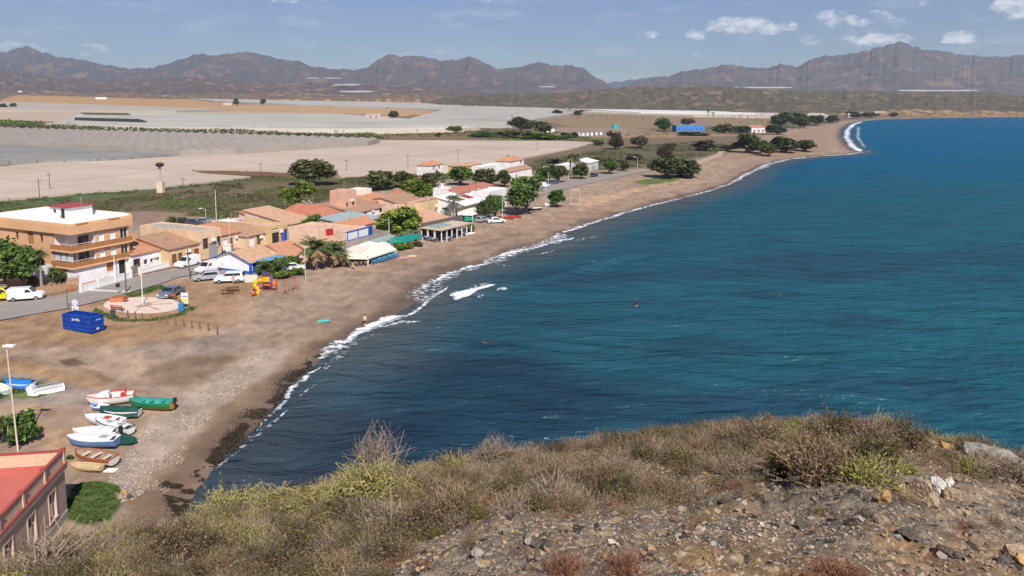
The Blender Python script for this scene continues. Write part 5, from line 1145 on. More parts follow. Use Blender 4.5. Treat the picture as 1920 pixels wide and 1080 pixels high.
H_('peach house with a brown roof right of the pyramid roof', (752, 399), 384, 795, None, (.66, .47, .34), 'gx', 'brown', [(.3, .5, .9, 1.1, 'x'), (.7, .5, .9, 1.1, 'b')], name='terraced_house', W=12, rh=1.4)
H_('peach house with a blank side wall in front of the round green tree', (742, 410), 393, 766, 716, (.68, .46, .32), 'flat', 'peach', [(.5, .7, .9, 1, 'x')], name='terraced_house')
H_('ochre flat roofed house with two small square windows', (791, 413), 383, 838, 764, (.64, .46, .27), 'flat', 'brown', [(.2, 1.2, .6, .6, 'x'), (.55, .5, 1.2, 1.4, 'w'), (.85, .3, 1.2, 1.6, 'x')], name='terraced_house', par=.3)
H_('salmon roofed building beneath the ochre house, behind the pergola', (792, 434), 424, 846, None, (.55, .36, .26), 'mono', 'salmon', [], name='terraced_house', W=9, rh=1.8)
H_('white tower like house end with a stair block, at the left of the white group', (830, 392), 356, 846, 812, (.76, .74, .72), 'flat', 'white', [(.5, 1.5, .7, 1, 'x')], ew=[(.3, 2.2, .7, 1, 'w')], name='tower_house', par=.3, chim=(.6, .6))
H_('large white house with red tiles along its top edge', (862, 398), 362, 925, 842, (.78, .77, .75), 'mono', 'red', [(.2, 2.8, .8, .9, 'x'), (.5, 2.8, 2.6, 1.0, 'd'), (.85, 2.6, 2.2, 1.2, 'x')], name='villa', rh=.6)
w = H_('low white house with a long sloping white roof and brown tiled patches', (872, 410), 386, 912, None, (.76, .74, .71), 'mono', 'white', [(.3, 0, 1.6, 2.0, 'x'), (.7, 0, 1.8, 2.0, 'x')], name='villa', W=8, rh=1.6)
for (a, b) in ((.12, .48), (.62, .9)):
    mb = MB(); L, W, h = w['L'], w['W'], w['h']; z = lambda y: h + .165 + 1.6 * y / W
    mb.slab([(L * a, W * .35, z(W * .35)), (L * b, W * .35, z(W * .35)), (L * b, W * .8, z(W * .8)), (L * a, W * .8, z(W * .8))], .08); mb.build('tile_patch', TILE['darkred'] if a > .5 else mat('tile_dark_brown', (.20, .09, .055), .9, .2, 2), w)
H_('white building with a dark upper gallery behind the shrubs', (918, 396), 363, 950, None, (.72, .70, .67), 'flat', 'white', [(.3, 1.6, 1.8, 1.6, 'x'), (.72, 1.6, 1.8, 1.6, 'x')], name='villa', W=8)
H_('white villa with an orange hipped roof at the edge of the pale field', (806, 330), 311, 831, 781, (.78, .74, .70), 'hip', 'orange', [(.3, 2.2, 1.0, 1.4, 'x'), (.7, 2.2, 1.0, 1.4, 'x'), (.5, 0, 1.2, 2, 'x')], name='villa', rh=1.6)
H_('white villa with a brown lower roof and a raised orange roofed tower', (955, 341), 323, 997, 938, (.78, .75, .72), 'hip', 'brown', [(.3, .9, 1.0, 1.2, 'x'), (.7, .9, 1.0, 1.2, 'w')], name='villa', rh=1.3)
H_('small white upper tower of a villa with an orange roof', (957, 334), 303, 982, None, (.78, .75, .72), 'hip', 'orange', [(.8, 4.6, 1.3, 1.4, 'x')], name='tower_house', W=6, rh=1.5)
H_('long yellow shed behind the dark hedge of trees', (862, 327), 314, 905, None, (.60, .38, .14), 'mono', 'pale', [], name='shed', W=5, rh=.5)
H_('low white shed right of the long yellow one', (905, 325), 315, 941, None, (.70, .68, .64), 'flat', 'white', [(.5, .2, 1.5, 1.2, 'x')], name='shed', W=5)
H_('low white store beside the villa with the orange hipped roof', (833, 327), 318, 856, None, (.68, .64, .58), 'flat', 'grey', [(.5, .2, 1.5, 1.2, 'x')], name='shed', W=5)
H_('shed with a pale sheet roof by the coast road', (1103, 322), 306, 1122, None, (.50, .50, .48), 'mono', 'white', [(.5, .2, 1.5, 1.6, 'x')], name='shed', W=5, rh=1.0)
H_('low white shed under the twin palms by the coast road', (1062, 322), 312, 1092, None, (.66, .64, .60), 'flat', 'white', [(.4, .2, 1.5, 1.2, 'x')], name='shed', W=5)
H_('bright blue long building beyond the scrub', (1268, 247), 236, 1322, None, (.08, .20, .55), 'flat', 'blue', [(.1, .9, 2, 1.6, 'w'), (.3, .9, 2, 1.6, 'w'), (.5, .9, 2, 1.6, 'w'), (.7, .9, 2, 1.6, 'w'), (.9, .9, 2, 1.6, 'w')], name='beach_building', cat='building', W=10, ang=10)
H_('small white house with orange shutters near the far beach', (1409, 249), 239, 1436, None, (.74, .70, .66), 'mono', 'orange', [(.2, .5, 2, 2.2, 'o'), (.5, .5, 2, 2.2, 'o'), (.8, .5, 2, 2.2, 'o')], name='beach_house', W=9, rh=1.4, ang=8)
H_('low white building beside the distant palms', (1590, 220), 212, 1612, None, (.70, .66, .60), 'flat', 'white', [(.5, .5, 3, 2, 'x')], name='beach_house', W=9, ang=8)
H_('small cream house among the farthest trees by the bay', (1640, 216), 210, 1660, None, (.66, .52, .38), 'gx', 'pale', [(.5, .5, 3, 2, 'x')], name='beach_house', W=9, ang=8)
H_('dark roofed farm building standing alone in the plastic fields', (686, 223), 217, 714, None, (.62, .45, .36), 'gx', 'grey', [(.3, .3, 3, 2.4, 'x'), (.7, .3, 3, 2.4, 'x')], name='farmhouse', W=12, ang=5, rh=2)
H_('small pink farm building right of the dark roofed one', (716, 223), 219, 732, None, (.62, .42, .33), 'flat', 'peach', [], name='farmhouse', W=8, ang=5)
H_('white farm building with a pale roof left of the ochre field', (179, 186), 182.5, 199, None, (.74, .72, .68), 'flat', 'white', [], name='farmhouse', W=12, ang=5)
H_('tiny white farmhouse at the far left on the ochre slope', (34, 177), 171, 40, None, (.76, .74, .70), 'gx', 'white', [], name='farmhouse', W=8, ang=5)
H_('pink farmhouse between two dark trees in the far fields', (418, 197), 193, 434, None, (.62, .47, .36), 'flat', 'peach', [], name='farmhouse', W=12, ang=5)
H_('white farmhouse with a long dark shed in the middle distance', (298, 183), 179.5, 312, None, (.74, .70, .64), 'flat', 'white', [], name='farmhouse', W=12, ang=5)
H_('white hut near the parked caravans', (1022, 248), 243, 1040, None, (.70, .68, .66), 'flat', 'white', [(.5, .3, 2, 1.6, 'x')], name='hut', W=5, ang=8)
H_('turquoise kiosk beyond the caravans', (1150, 241), 235, 1160, None, (.03, .38, .42), 'flat', 'blue', [], name='kiosk', cat='kiosk', W=4, ang=8)

# roof terrace things
def on_top(px, py, z): p = plane(px, py, z); return Vector((p[0], p[1], z))
q = on_top(618, 441, 7.0); mb = MB(); mb.box(-.5, -.4, 0, .5, .4, 1.0); mb.box(-.55, -.45, 1.0, .55, .45, 1.08); o = mb.build('water_tank', mat('paint_red', (.55, .03, .02), .6, .1, 2)); o.location = q; o.rotation_euler = (0, 0, UA); tag(o, 'bright red water tank on the peach flat roof', 'water tank')
P = G(648, 472); zt = height_for(P, 436); L = solve_len(P, U, zt, 692)
root = thing('roof_terrace', 'white parapet edged in bright blue around a small roof terrace', 'roof terrace', (P.x, P.y, P.z), UA)
h = zt - P.z
mb = MB(); mb.box(-.2, -.6, h - 1.6, L + .2, -.35, h); mb.build('parapet', WHITE, root)
mb = MB(); mb.box(-.25, -.68, h - 2.2, L + .25, -.605, h - 1.45); mb.box(-.25, -.68, h, L + .25, -.3, h + .14)
for x in (-.25, L * .4, L * .85): mb.box(x, -.66, h - 1.45, x + .25, -.605, h)
mb.box(L * .85, -.68, h - 1.4, L + .2, -.61, h - .02); mb.build('blue_edging', BLUE, root)
mb = MB(); mb.box(-.1, -.34, h - 2.2, L + .1, 1.5, h - 1.6); mb.box(-.1, -.34, -.3, L + .1, -.1, h - 2.2); mb.build('base', wm((.60, .42, .32)), root)

# ---- garden walls, gates and fences along the street
def run(name, label, cat, a, b, h, m, th=.2, slats=None, up=0, post=None):
    A0, B0 = G(*a), G(*b); d = B0 - A0; L = Vector((d.x, d.y)).length; rz = math.atan2(d.y, d.x); root = thing(name, label, cat, A0, rz)
    dz = (B0.z - A0.z)
    if slats:
        n = int(L / slats); mb = MB()
        for i in range(n): x = i * L / n; mb.box(x, -.03, .05, x + slats * .62, .03, h * (1 + .06 * ((i * 7) % 5 - 2) / 2))
        mb.build('pickets', m, root); mb = MB(); mb.box(0, .032, h * .3, L, .07, h * .3 + .08); mb.box(0, .032, h * .75, L, .07, h * .75 + .08); mb.build('rail', m, root)
    else:
        mb = MB(); mb.box(0, -th / 2, -.4, L, th / 2, h); mb.build('wall', m, root); mb = MB(); mb.box(-.03, -th / 2 - .04, h + .003, L + .03, th / 2 + .04, h + .07); mb.build('coping', WHITE, root)
    if post:
        k = int(L / post)
        for i in range(k + 1): mb = MB(); mb.box(i * L / k - .15, -.16, -.4, i * L / k + .15, .16, h + .45); mb.build('pier', WHITE, root)
    return root
run('garden_wall', 'low white garden wall with piers in front of the orange block', 'garden wall', (152, 550), (246, 522), 1.0, WHITE, post=3.0)
run('garden_wall', 'low white yard wall with piers in front of the low white house', 'garden wall', (262, 516), (322, 500), .9, WHITE, post=3.4)
run('picket_fence', 'brown picket fence beneath the palms and dark trees by the road', 'fence', (52, 561), (128, 547), 1.5, mat('picket_wood', (.40, .23, .13), .9, .25, 2), slats=.28)
run('yard_gate', 'orange wooden gate at the corner of the orange block', 'gate', (129, 548), (150, 543), 2.1, mat('gate_orange', (.45, .19, .07), .8, .2, 2), slats=.2)
run('yard_gate', 'brown metal gate right of the white garden wall', 'gate', (247, 519), (261, 515), 1.7, mat('gate_brown', (.24, .17, .13), .8, .2, 2), slats=.16)
run('garden_wall', 'plain cream wall beside the white gabled house and the white car', 'garden wall', (452, 529), (483, 529), 1.0, wm((.66, .60, .52)))
# ================================================================== TREES AND PLANTS
LEAF = {'bright': mat('crown_bright', (.15, .20, .028), .7, .35, .9, island=.5, spec=.2), 'green': mat('crown_green', (.085, .14, .028), .75, .35, .9, island=.5, spec=.2), 'olive': mat('crown_olive', (.11, .115, .042), .8, .35, .9, island=.5, spec=.15),
        'dark': mat('crown_dark', (.078, .092, .032), .8, .4, .9, island=.5, spec=.15), 'brown': mat('crown_brownish', (.085, .06, .03), .85, .35, .9, island=.5, spec=.15), 'grey': mat('crown_greyish', (.10, .105, .055), .85, .3, .9, island=.5, spec=.15)}
BARK = mat('bark', (.17, .125, .09), .9, .25, 3, bump=.4); BARKG = mat('bark_grey', (.30, .26, .21), .9, .2, 3, bump=.4)
CR = {}
def crown_mesh(seed, leaves=3600, ls=.085, lumpy=.5, flat=.9):
    """unit crown, about 1 wide and 1 high, base at 0"""
    r = np.random.default_rng(seed); nl = 22; L_ = []
    for i in range(nl):
        t = r.random() * 2 * np.pi; rr = r.random() ** .6 * .30; zz = r.uniform(.25, .78); k = 1 - abs(zz - .5) * .9
        L_.append((rr * math.cos(t) * (1.1 if zz < .6 else .8), rr * math.sin(t) * (1.1 if zz < .6 else .8), zz, r.uniform(.09, .20)))
    L_ = np.array(L_); i = r.integers(0, nl, leaves); d = r.normal(size=(leaves, 3)); d /= np.linalg.norm(d, axis=1)[:, None]; d[:, 2] = np.where(d[:, 2] < -.3, d[:, 2] * .5, d[:, 2])
    rad = L_[i, 3] * (.75 + .38 * r.random(leaves)); p = L_[i, :3] + d * rad[:, None]
    a = flecks(p, ls, seed + 1, .8)
    q = r.integers(0, nl, leaves // 2); p2 = L_[q, :3] + r.normal(size=(leaves // 2, 3)) * .07
    b = flecks(p2, ls * 1.5, seed + 2, .8)
    me = bpy.data.meshes.new('crown'); V = np.concatenate([a, b]); n = len(V)
    o = trimesh('crown', V, []); me = o.data; bpy.data.objects.remove(o)
    return me
def crown(kind, v):
    if (kind, v) not in CR:
        base = CR.get(('shape', v)) or crown_mesh(900 + v * 17, ls=.058 + .010 * (v % 3)); CR[('shape', v)] = base
        me = base.copy(); me.materials.append(LEAF[kind]); CR[(kind, v)] = me
    return CR[(kind, v)]
def tree(name, label, px, base, w, top, kind, v=0, trunk=.18, group='trees round the village', cat='tree', crownfrac=None):
    P = G(px, base); W = w * P.y / F; Hh = height_for(P, top) - P.z
    root = thing(name, label, cat, P, 0, group)
    c = link(bpy.data.objects.new('crown', crown(kind, v)), root); th = Hh * trunk; c.location = (0, 0, th * .6); c.scale = (W * 1.15, W * 1.15, (Hh - th * .6) * 1.08); c.rotation_euler = (0, 0, (px * 1.7) % 6.28)
    mb = MB(); r0 = max(.07, min(.28, W * .035)); mb.path([(0, 0, -.3), (W * .02, 0, th * .7), (W * .05, W * .02, th + (Hh - th) * .3), (W * .02, 0, th + (Hh - th) * .6)], [r0 * 1.3, r0, r0 * .7, r0 * .3], 7)
    for k in range(5):
        a = k * 1.26 + px; mb.path([(W * .03, 0, th * .8), (W * .16 * math.cos(a), W * .16 * math.sin(a), th + (Hh - th) * .3), (W * .3 * math.cos(a), W * .3 * math.sin(a), th + (Hh - th) * .5)], [r0 * .6, r0 * .4, r0 * .15], 6)
    mb.build('trunk', BARK, root); return root
TREES = [
 ('broad_tree', 'big dark green tree at the left edge, in front of the orange block', 8, 535, 78, 444, 'green', 0, .15),
 ('broad_tree', 'rounded dark green tree leaning right, in front of the orange block wall', 42, 540, 74, 462, 'green', 1, .15),
 ('broad_tree', 'large round bright green tree beside the teal awning', 748, 447, 84, 389, 'bright', 2, .12),
 ('broad_tree', 'bright green domed tree behind the brown roofs', 783, 379, 58, 337, 'bright', 3, .2),
 ('broad_tree', 'small round green tree among the terraces, left of the red tank', 587, 434, 42, 403, 'green', 0, .2),
 ('olive_tree', 'large olive green tree with a tall middle in the scrub beyond the roofs', 582, 348, 88, 299, 'olive', 1, .08),
 ('broad_tree', 'big dark green tree by the beach at the end of the village', 985, 402, 80, 334, 'green', 3, .2),
 ('broad_tree', 'small round green tree right of the big dark beach tree', 1043, 388, 34, 355, 'green', 2, .25),
 ('broad_tree', 'dark slender tree in front of the white villa, left one', 908, 414, 30, 372, 'dark', 0, .2),
 ('broad_tree', 'green bushy tree in front of the white villa, right one', 928, 412, 38, 366, 'green', 1, .15),
 ('olive_tree', 'dark olive tree at the left end of the hedge behind the village', 712, 356, 56, 320, 'olive', 2, .1),
 ('olive_tree', 'dark olive tree second along the hedge behind the village', 757, 352, 52, 322, 'olive', 3, .1),
 ('olive_tree', 'brownish olive tree below the villa with the orange hipped roof', 808, 350, 50, 322, 'olive', 0, .1),
 ('broad_tree', 'green tree in front of the long yellow shed', 862, 347, 48, 312, 'green', 1, .1),
 ('broad_tree', 'brighter green tree in front of the low white shed', 912, 348, 52, 317, 'olive', 2, .1),
 ('broad_tree', 'dark green tree left of the villa with the brown lower roof', 945, 350, 32, 320, 'dark', 3, .1),
 ('broad_tree', 'dark green tree right of the villa with the raised tower', 1018, 345, 36, 312, 'green', 0, .1),
 ('broad_tree', 'dark green tree behind the parked cars on the coast road', 1046, 342, 40, 310, 'dark', 1, .1),
 ('broad_tree', 'dark green tree beneath the twin palms', 1088, 335, 30, 306, 'dark', 2, .1),
 ('broad_tree', 'green tree right of the pale sheet roofed shed', 1142, 326, 36, 295, 'green', 3, .1),
 ('broad_tree', 'small dark tree at the right end of the row on the coast road', 1168, 320, 26, 298, 'dark', 0, .1),
 ('olive_tree', 'large dark bushy tree at the edge of the beach, left half of the pair', 1247, 334, 64, 295, 'dark', 1, .02),
 ('olive_tree', 'large dark bushy tree at the edge of the beach, right half of the pair', 1286, 333, 58, 298, 'dark', 2, .02),
 ('brown_tree', 'brownish bush behind the large dark pair by the beach', 1245, 305, 32, 275, 'brown', 3, .05),
 ('olive_tree', 'wide dark bush on the point, leftmost of the clump', 1405, 287, 64, 250, 'dark', 0, .03),
 ('olive_tree', 'small dark bush in front of the clump on the point', 1440, 293, 34, 270, 'dark', 1, .03),
 ('olive_tree', 'middle dark bush of the clump on the point', 1470, 286, 52, 256, 'dark', 2, .03),
 ('olive_tree', 'low dark bush at the seaward end of the clump on the point', 1508, 284, 46, 263, 'dark', 3, .03),
 ('brown_tree', 'round brownish tree beside the pale field corner', 1153, 280, 36, 246, 'brown', 0, .05),
 ('olive_tree', 'grey green bush right of the round brownish tree', 1200, 278, 36, 255, 'grey', 1, .05),
 ('olive_tree', 'grey green bush in the scrub nearer the point', 1320, 282, 46, 262, 'grey', 2, .05),
 ('broad_tree', 'dark tree in the clump above the pale field, left one', 975, 247, 46, 220, 'dark', 3, .05),
 ('broad_tree', 'bright olive tree in the clump above the pale field, right one', 1013, 250, 46, 226, 'olive', 0, .05),
 ('green_bush', 'pale green bush alone above the pale field', 852, 250, 30, 236, 'bright', 1, .03),
 ('green_bush', 'little green bush left of the tree clump above the pale field', 822, 257, 12, 248, 'green', 2, .03),
 ('green_bush', 'low green thicket above the far edge of the pale field, leftmost part', 905, 257, 56, 246, 'green', 0, .02),
 ('green_bush', 'low olive thicket below the dark tree clump above the pale field', 955, 258, 66, 245, 'olive', 1, .02),
 ('green_bush', 'bright low thicket right of the tree clump above the pale field', 1012, 261, 70, 248, 'bright', 2, .02),
 ('green_bush', 'olive bush between the thickets and the caravans', 1062, 262, 30, 254, 'olive', 3, .02),
 ('green_bush', 'grey bush at the tip of the pale field', 1120, 272, 30, 262, 'grey', 0, .02),
 ('green_bush', 'dark bush in the scrub right of the grey green one', 1255, 280, 30, 268, 'olive', 1, .02),
 ('green_bush', 'pale bush in the scrub above the coast road bend', 1190, 300, 34, 288, 'grey', 2, .02),
 ('green_bush', 'olive bush in the scrub beyond the tree row on the coast road', 1120, 305, 30, 294, 'olive', 3, .02),
 ('green_bush', 'grey bush in the scrub behind the twin palms', 1040, 306, 34, 296, 'grey', 0, .02),
 ('green_bush', 'brown bush in the scrub left of the clump on the point', 1362, 283, 30, 272, 'brown', 1, .02),
 ('green_bush', 'long olive hedge section in front of the bright blue building', 1300, 254, 60, 247, 'olive', 2, .02),
 ('green_bush', 'long dark hedge section right of the bright blue building', 1400, 247, 70, 238, 'dark', 3, .02),
 ('broad_tree', 'dark tree behind the seaward end of the distant grove', 1528, 236, 36, 216, 'dark', 1, .05),
 ('broad_tree', 'small dark tree nearest the far curve of the beach', 1560, 230, 26, 216, 'olive', 2, .05),
 ('broad_tree', 'dark green tree left of the bright blue building', 1244, 246, 38, 222, 'green', 3, .05),
 ('olive_tree', 'dark tree right of the bright blue building', 1355, 250, 40, 232, 'dark', 0, .05),
 ('olive_tree', 'dark tree left of the small white house with orange shutters', 1388, 250, 40, 236, 'dark', 1, .05),
 ('olive_tree', 'dark tree right of the small white house with orange shutters', 1455, 252, 40, 234, 'dark', 2, .05),
 ('broad_tree', 'tall dark tree in the grove before the far beach, left one', 1468, 240, 44, 211, 'dark', 3, .05),
 ('broad_tree', 'tall dark tree in the grove before the far beach, right one', 1500, 240, 40, 210, 'dark', 0, .05),
 ('broad_tree', 'lone round tree by the dark roofed farm in the plastic fields', 739, 224, 20, 208, 'dark', 1, .1),
 ('broad_tree', 'lone dark tree in the far fields, left of a pair', 443, 198, 11, 184, 'dark', 2, .1),
 ('broad_tree', 'lone dark tree in the far fields, right of a pair', 494, 197, 14, 185, 'dark', 3, .1),
 ('broad_tree', 'small tree at the left edge beyond the greenhouse, left of a pair', 6, 205, 18, 194, 'green', 0, .1),
 ('broad_tree', 'small tree at the left edge beyond the greenhouse, right of a pair', 26, 204, 12, 193, 'green', 1, .1),
 ('broad_tree', 'small dark tree among the caravans, left one', 1060, 257, 18, 248, 'dark', 2, .05),
 ('broad_tree', 'small dark tree among the caravans, right one', 1078, 258, 16, 248, 'dark', 3, .05),
 ('broad_tree', 'dark tree beside the distant cream house', 1600, 222, 30, 208, 'dark', 0, .05),
 ('broad_tree', 'dark tree at the end of the far beach', 1630, 221, 34, 211, 'dark', 1, .05),
 ('broad_tree', 'small dark tree on the far shore at right', 1675, 219, 16, 211, 'dark', 2, .05),
 ('broad_tree', 'dark tree above the orange ground, left of a distant row', 1045, 216, 20, 206, 'dark', 3, .05),
 ('broad_tree', 'dark tree above the orange ground, right of a distant row', 1085, 217, 22, 206, 'dark', 0, .05),
 ('broad_tree', 'dark shrub between the blue building and the orange shuttered house', 1290, 236, 30, 222, 'olive', 1, .05),
 ('clipped_bush', 'clipped round green bush under the blue awning', 497, 516, 34, 488, 'green', 0, .02),
 ('clipped_bush', 'clipped green bush right of the round one by the white gabled house', 525, 510, 34, 484, 'green', 1, .02),
 ('clipped_bush', 'tall clipped green bush at the right end by the palms', 551, 506, 28, 479, 'green', 2, .02),
 ('green_bush', 'low hedge of bright green leaves in front of the parked car by the playground', 530, 522, 40, 509, 'bright', 3, .01),
 ('green_bush', 'low dark hedge running toward the palms', 556, 516, 26, 503, 'green', 1, .01),
 ('green_bush', 'green bushy shrub under the orange block, left one', 60, 537, 26, 516, 'olive', 0, .02),
 ('green_bush', 'green bushy shrub under the orange block, right one', 108, 535, 30, 504, 'olive', 1, .02),
 ('green_bush', 'round green bush beside the lamp post on the lower beach', 42, 830, 62, 770, 'green', 2, .02),
 ('green_bush', 'olive green bush left of the round one on the lower beach', 2, 832, 44, 784, 'olive', 3, .02),
 ('green_bush', 'small green bush at the bow of the brown rowing boat', 131, 862, 14, 853, 'green', 0, .02),
 ('green_bush', 'plants with yellow tips in front of the teal awning, left one', 752, 469, 22, 457, 'bright', 1, .01),
 ('green_bush', 'plants with yellow tips in front of the teal awning, middle one', 766, 466, 20, 454, 'bright', 2, .01),
 ('green_bush', 'plants with dark tips in front of the teal awning, right one', 783, 462, 20, 452, 'olive', 3, .01),
 ('green_bush', 'bright green shrub at the seaward end of the pergola', 880, 434, 24, 417, 'bright', 0, .02),
 ('green_bush', 'dark green shrub behind the pergola', 852, 420, 40, 408, 'green', 1, .02),
 ('green_bush', 'green shrub in the scrub at the edge of the village', 333, 420, 40, 406, 'olive', 2, .02),
]
for t in TREES:
    g = 'bushes and shrubs' if 'bush' in t[0] else ('trees round the village' if t[3] > 300 else 'trees in the far plain')
    tree(*t, group=g, cat='bush' if 'bush' in t[0] else 'tree')
# leaning pine with two crowns
P = G(592, 398); root = thing('leaning_pine', 'leaning pine with bare crooked trunks and two bright green crowns', 'tree', P); s = P.y / F
mb = MB(); mb.path([(0, 0, -.2), (-.5, 0, 26 * s * .4), (-14 * s, 0, 24 * s), (-26 * s, 0, 36 * s)], [.38, .3, .22, .12], 8); mb.build('trunk', BARKG, root)
mb = MB(); mb.path([(-.6, .3, -.2), (-12 * s, .3, 14 * s), (-34 * s, .3, 26 * s), (-44 * s, .3, 34 * s)], [.30, .25, .18, .1], 8); mb.path([(-14 * s, 0, 24 * s), (-10 * s, 0, 34 * s), (-8 * s, 0, 44 * s)], [.18, .12, .06], 6); mb.build('limb', BARKG, root)
for (x, z, w, h, v) in ((-18, 32, 46, 26, 2), (-48, 12, 44, 34, 3), (-8, 38, 24, 18, 1)):
    c = link(bpy.data.objects.new('crown', crown('bright', v)), root); c.location = (x * s, 0, z * s); c.scale = (w * s, w * s, h * s * 1.1)
# palms
FR_G = mat('frond_green', (.085, .115, .035), .7, .3, 2, island=.4); FR_D = mat('frond_dead', (.30, .20, .10), .9, .25, 2, island=.35); FR_B = mat('frond_bluegreen', (.11, .15, .08), .7, .25, 2, island=.3)
def frond(mb, a, L, up, droop, w=.5, n=8):
    pts = []
    for k in range(n + 1):
        t = k / n; r_ = L * t * math.cos(up * (1 - t * .2)); z = L * (math.sin(up) * t - droop * t * t); pts.append(Vector((r_ * math.cos(a), r_ * math.sin(a), z)))
    sd_ = Vector((-math.sin(a), math.cos(a), 0))
    for k in range(n):
        t = (k + .5) / n; ww = w * math.sin(math.pi * min(1, t * .9 + .12)) ** .7; p, q = pts[k], pts[k + 1]
        for sgn in (-1, 1):
            e = sd_ * (ww * sgn) + Vector((0, 0, -ww * .45))
            mb.add([p, p.lerp(q, .55), p.lerp(q, .9) + e], [(0, 1, 2)]); mb.add([p.lerp(q, .45), q, q + e + (q - p) * .3], [(0, 1, 2)])
def palm(label, px, base, top, wpx, fm, skirt=True, trunk_r=.28, name='palm_tree', seed=0, nfr=40):
    P = G(px, base); H = height_for(P, top) - P.z; W = wpx * P.y / F; rr = random.Random(seed); root = thing(name, label, 'palm tree', P, 0, 'palm trees')
    L = W * (.72 if skirt else .58); th = max(.4, H - L * (.62 if skirt else .7)); mb = MB(); mb.path([(0, 0, -.3), (.05, 0, th * .5), (0, .05, th)], [trunk_r * 1.35, trunk_r, trunk_r * .95], 9); mb.build('trunk', BARKG if not skirt else BARK, root)
    mb = MB()
    for k in range(nfr): frond(mb, k * 2.4 + rr.random(), L * rr.uniform(.8, 1.1), rr.uniform(-.1, 1.35), rr.uniform(.35, .75), w=L * (.26 if skirt else .2))
    c = mb.build('crown', fm, root); c.location = (0, 0, th)
    if skirt:
        mb = MB()
        for k in range(46): frond(mb, k * 2.4 + rr.random(), L * rr.uniform(.55, .85), rr.uniform(-1.35, -.25), rr.uniform(.05, .25), w=L * .22)
        c = mb.build('dead_fronds', FR_D, root); c.location = (0, 0, th * .97)
    return root
palm('thick palm tree with a skirt of dead fronds by the beach, left of the pair', 592, 506, 440, 52, FR_G, seed=1)
palm('thick palm tree with a skirt of dead fronds by the beach, right of the pair', 627, 500, 446, 50, FR_G, seed=2)
palm('tall slim palm tree in front of the white villa', 850, 411, 360, 32, FR_B, False, .22, seed=3)
palm('shorter palm tree left of the tall slim one', 836, 414, 384, 24, FR_B, False, .2, seed=4)
palm('palm tree of a twin pair by the coast road, left one', 1069, 330, 284, 20, FR_G, seed=5, nfr=30)
palm('palm tree of a twin pair by the coast road, right one', 1080, 330, 286, 20, FR_G, seed=6, nfr=30)
palm('low bushy palm tree at the corner of the pale field', 953, 316, 288, 26, FR_B, False, .25, seed=7, nfr=30)
palm('young palm tree against the corner of the orange block', 78, 540, 463, 34, FR_G, False, .16, seed=8)
palm('small palm tree beside the picket fence', 100, 538, 498, 28, FR_G, False, .14, seed=9)
palm('distant palm tree standing above the orange ground', 1068, 216, 200, 8, FR_G, False, .4, seed=10, nfr=20)
palm('distant tall palm tree beyond the bright blue building, left one', 1327, 235, 205, 10, FR_G, False, .4, seed=11, nfr=20)
palm('distant tall palm tree beyond the bright blue building, right one', 1336, 236, 208, 9, FR_G, False, .4, seed=12, nfr=20)
# rows of little young palms with brown trunks beyond the caravans: one mesh pair, copied
pr = palm('one of many small brown trunked palms planted in rows beyond the caravans', 1150, 232, 217, 7, FR_D, False, .35, name='young_palm', seed=20, nfr=14); pr['group'] = 'young palms in rows beyond the caravans'
rr = random.Random(4)
for (y0, xa, xb, n) in ((226, 1060, 1250, 17), (231, 1080, 1230, 13), (226, 1340, 1450, 13), (232, 1370, 1455, 11), (238, 1390, 1450, 6)):
    for i in range(n):
        x = xa + (xb - xa) * i / n + rr.uniform(-3, 3); c = copytree(pr, G(x, y0 + rr.uniform(-1, 1)), rr.random() * 6, scale=(1, 1, rr.uniform(.7, 1.1)))
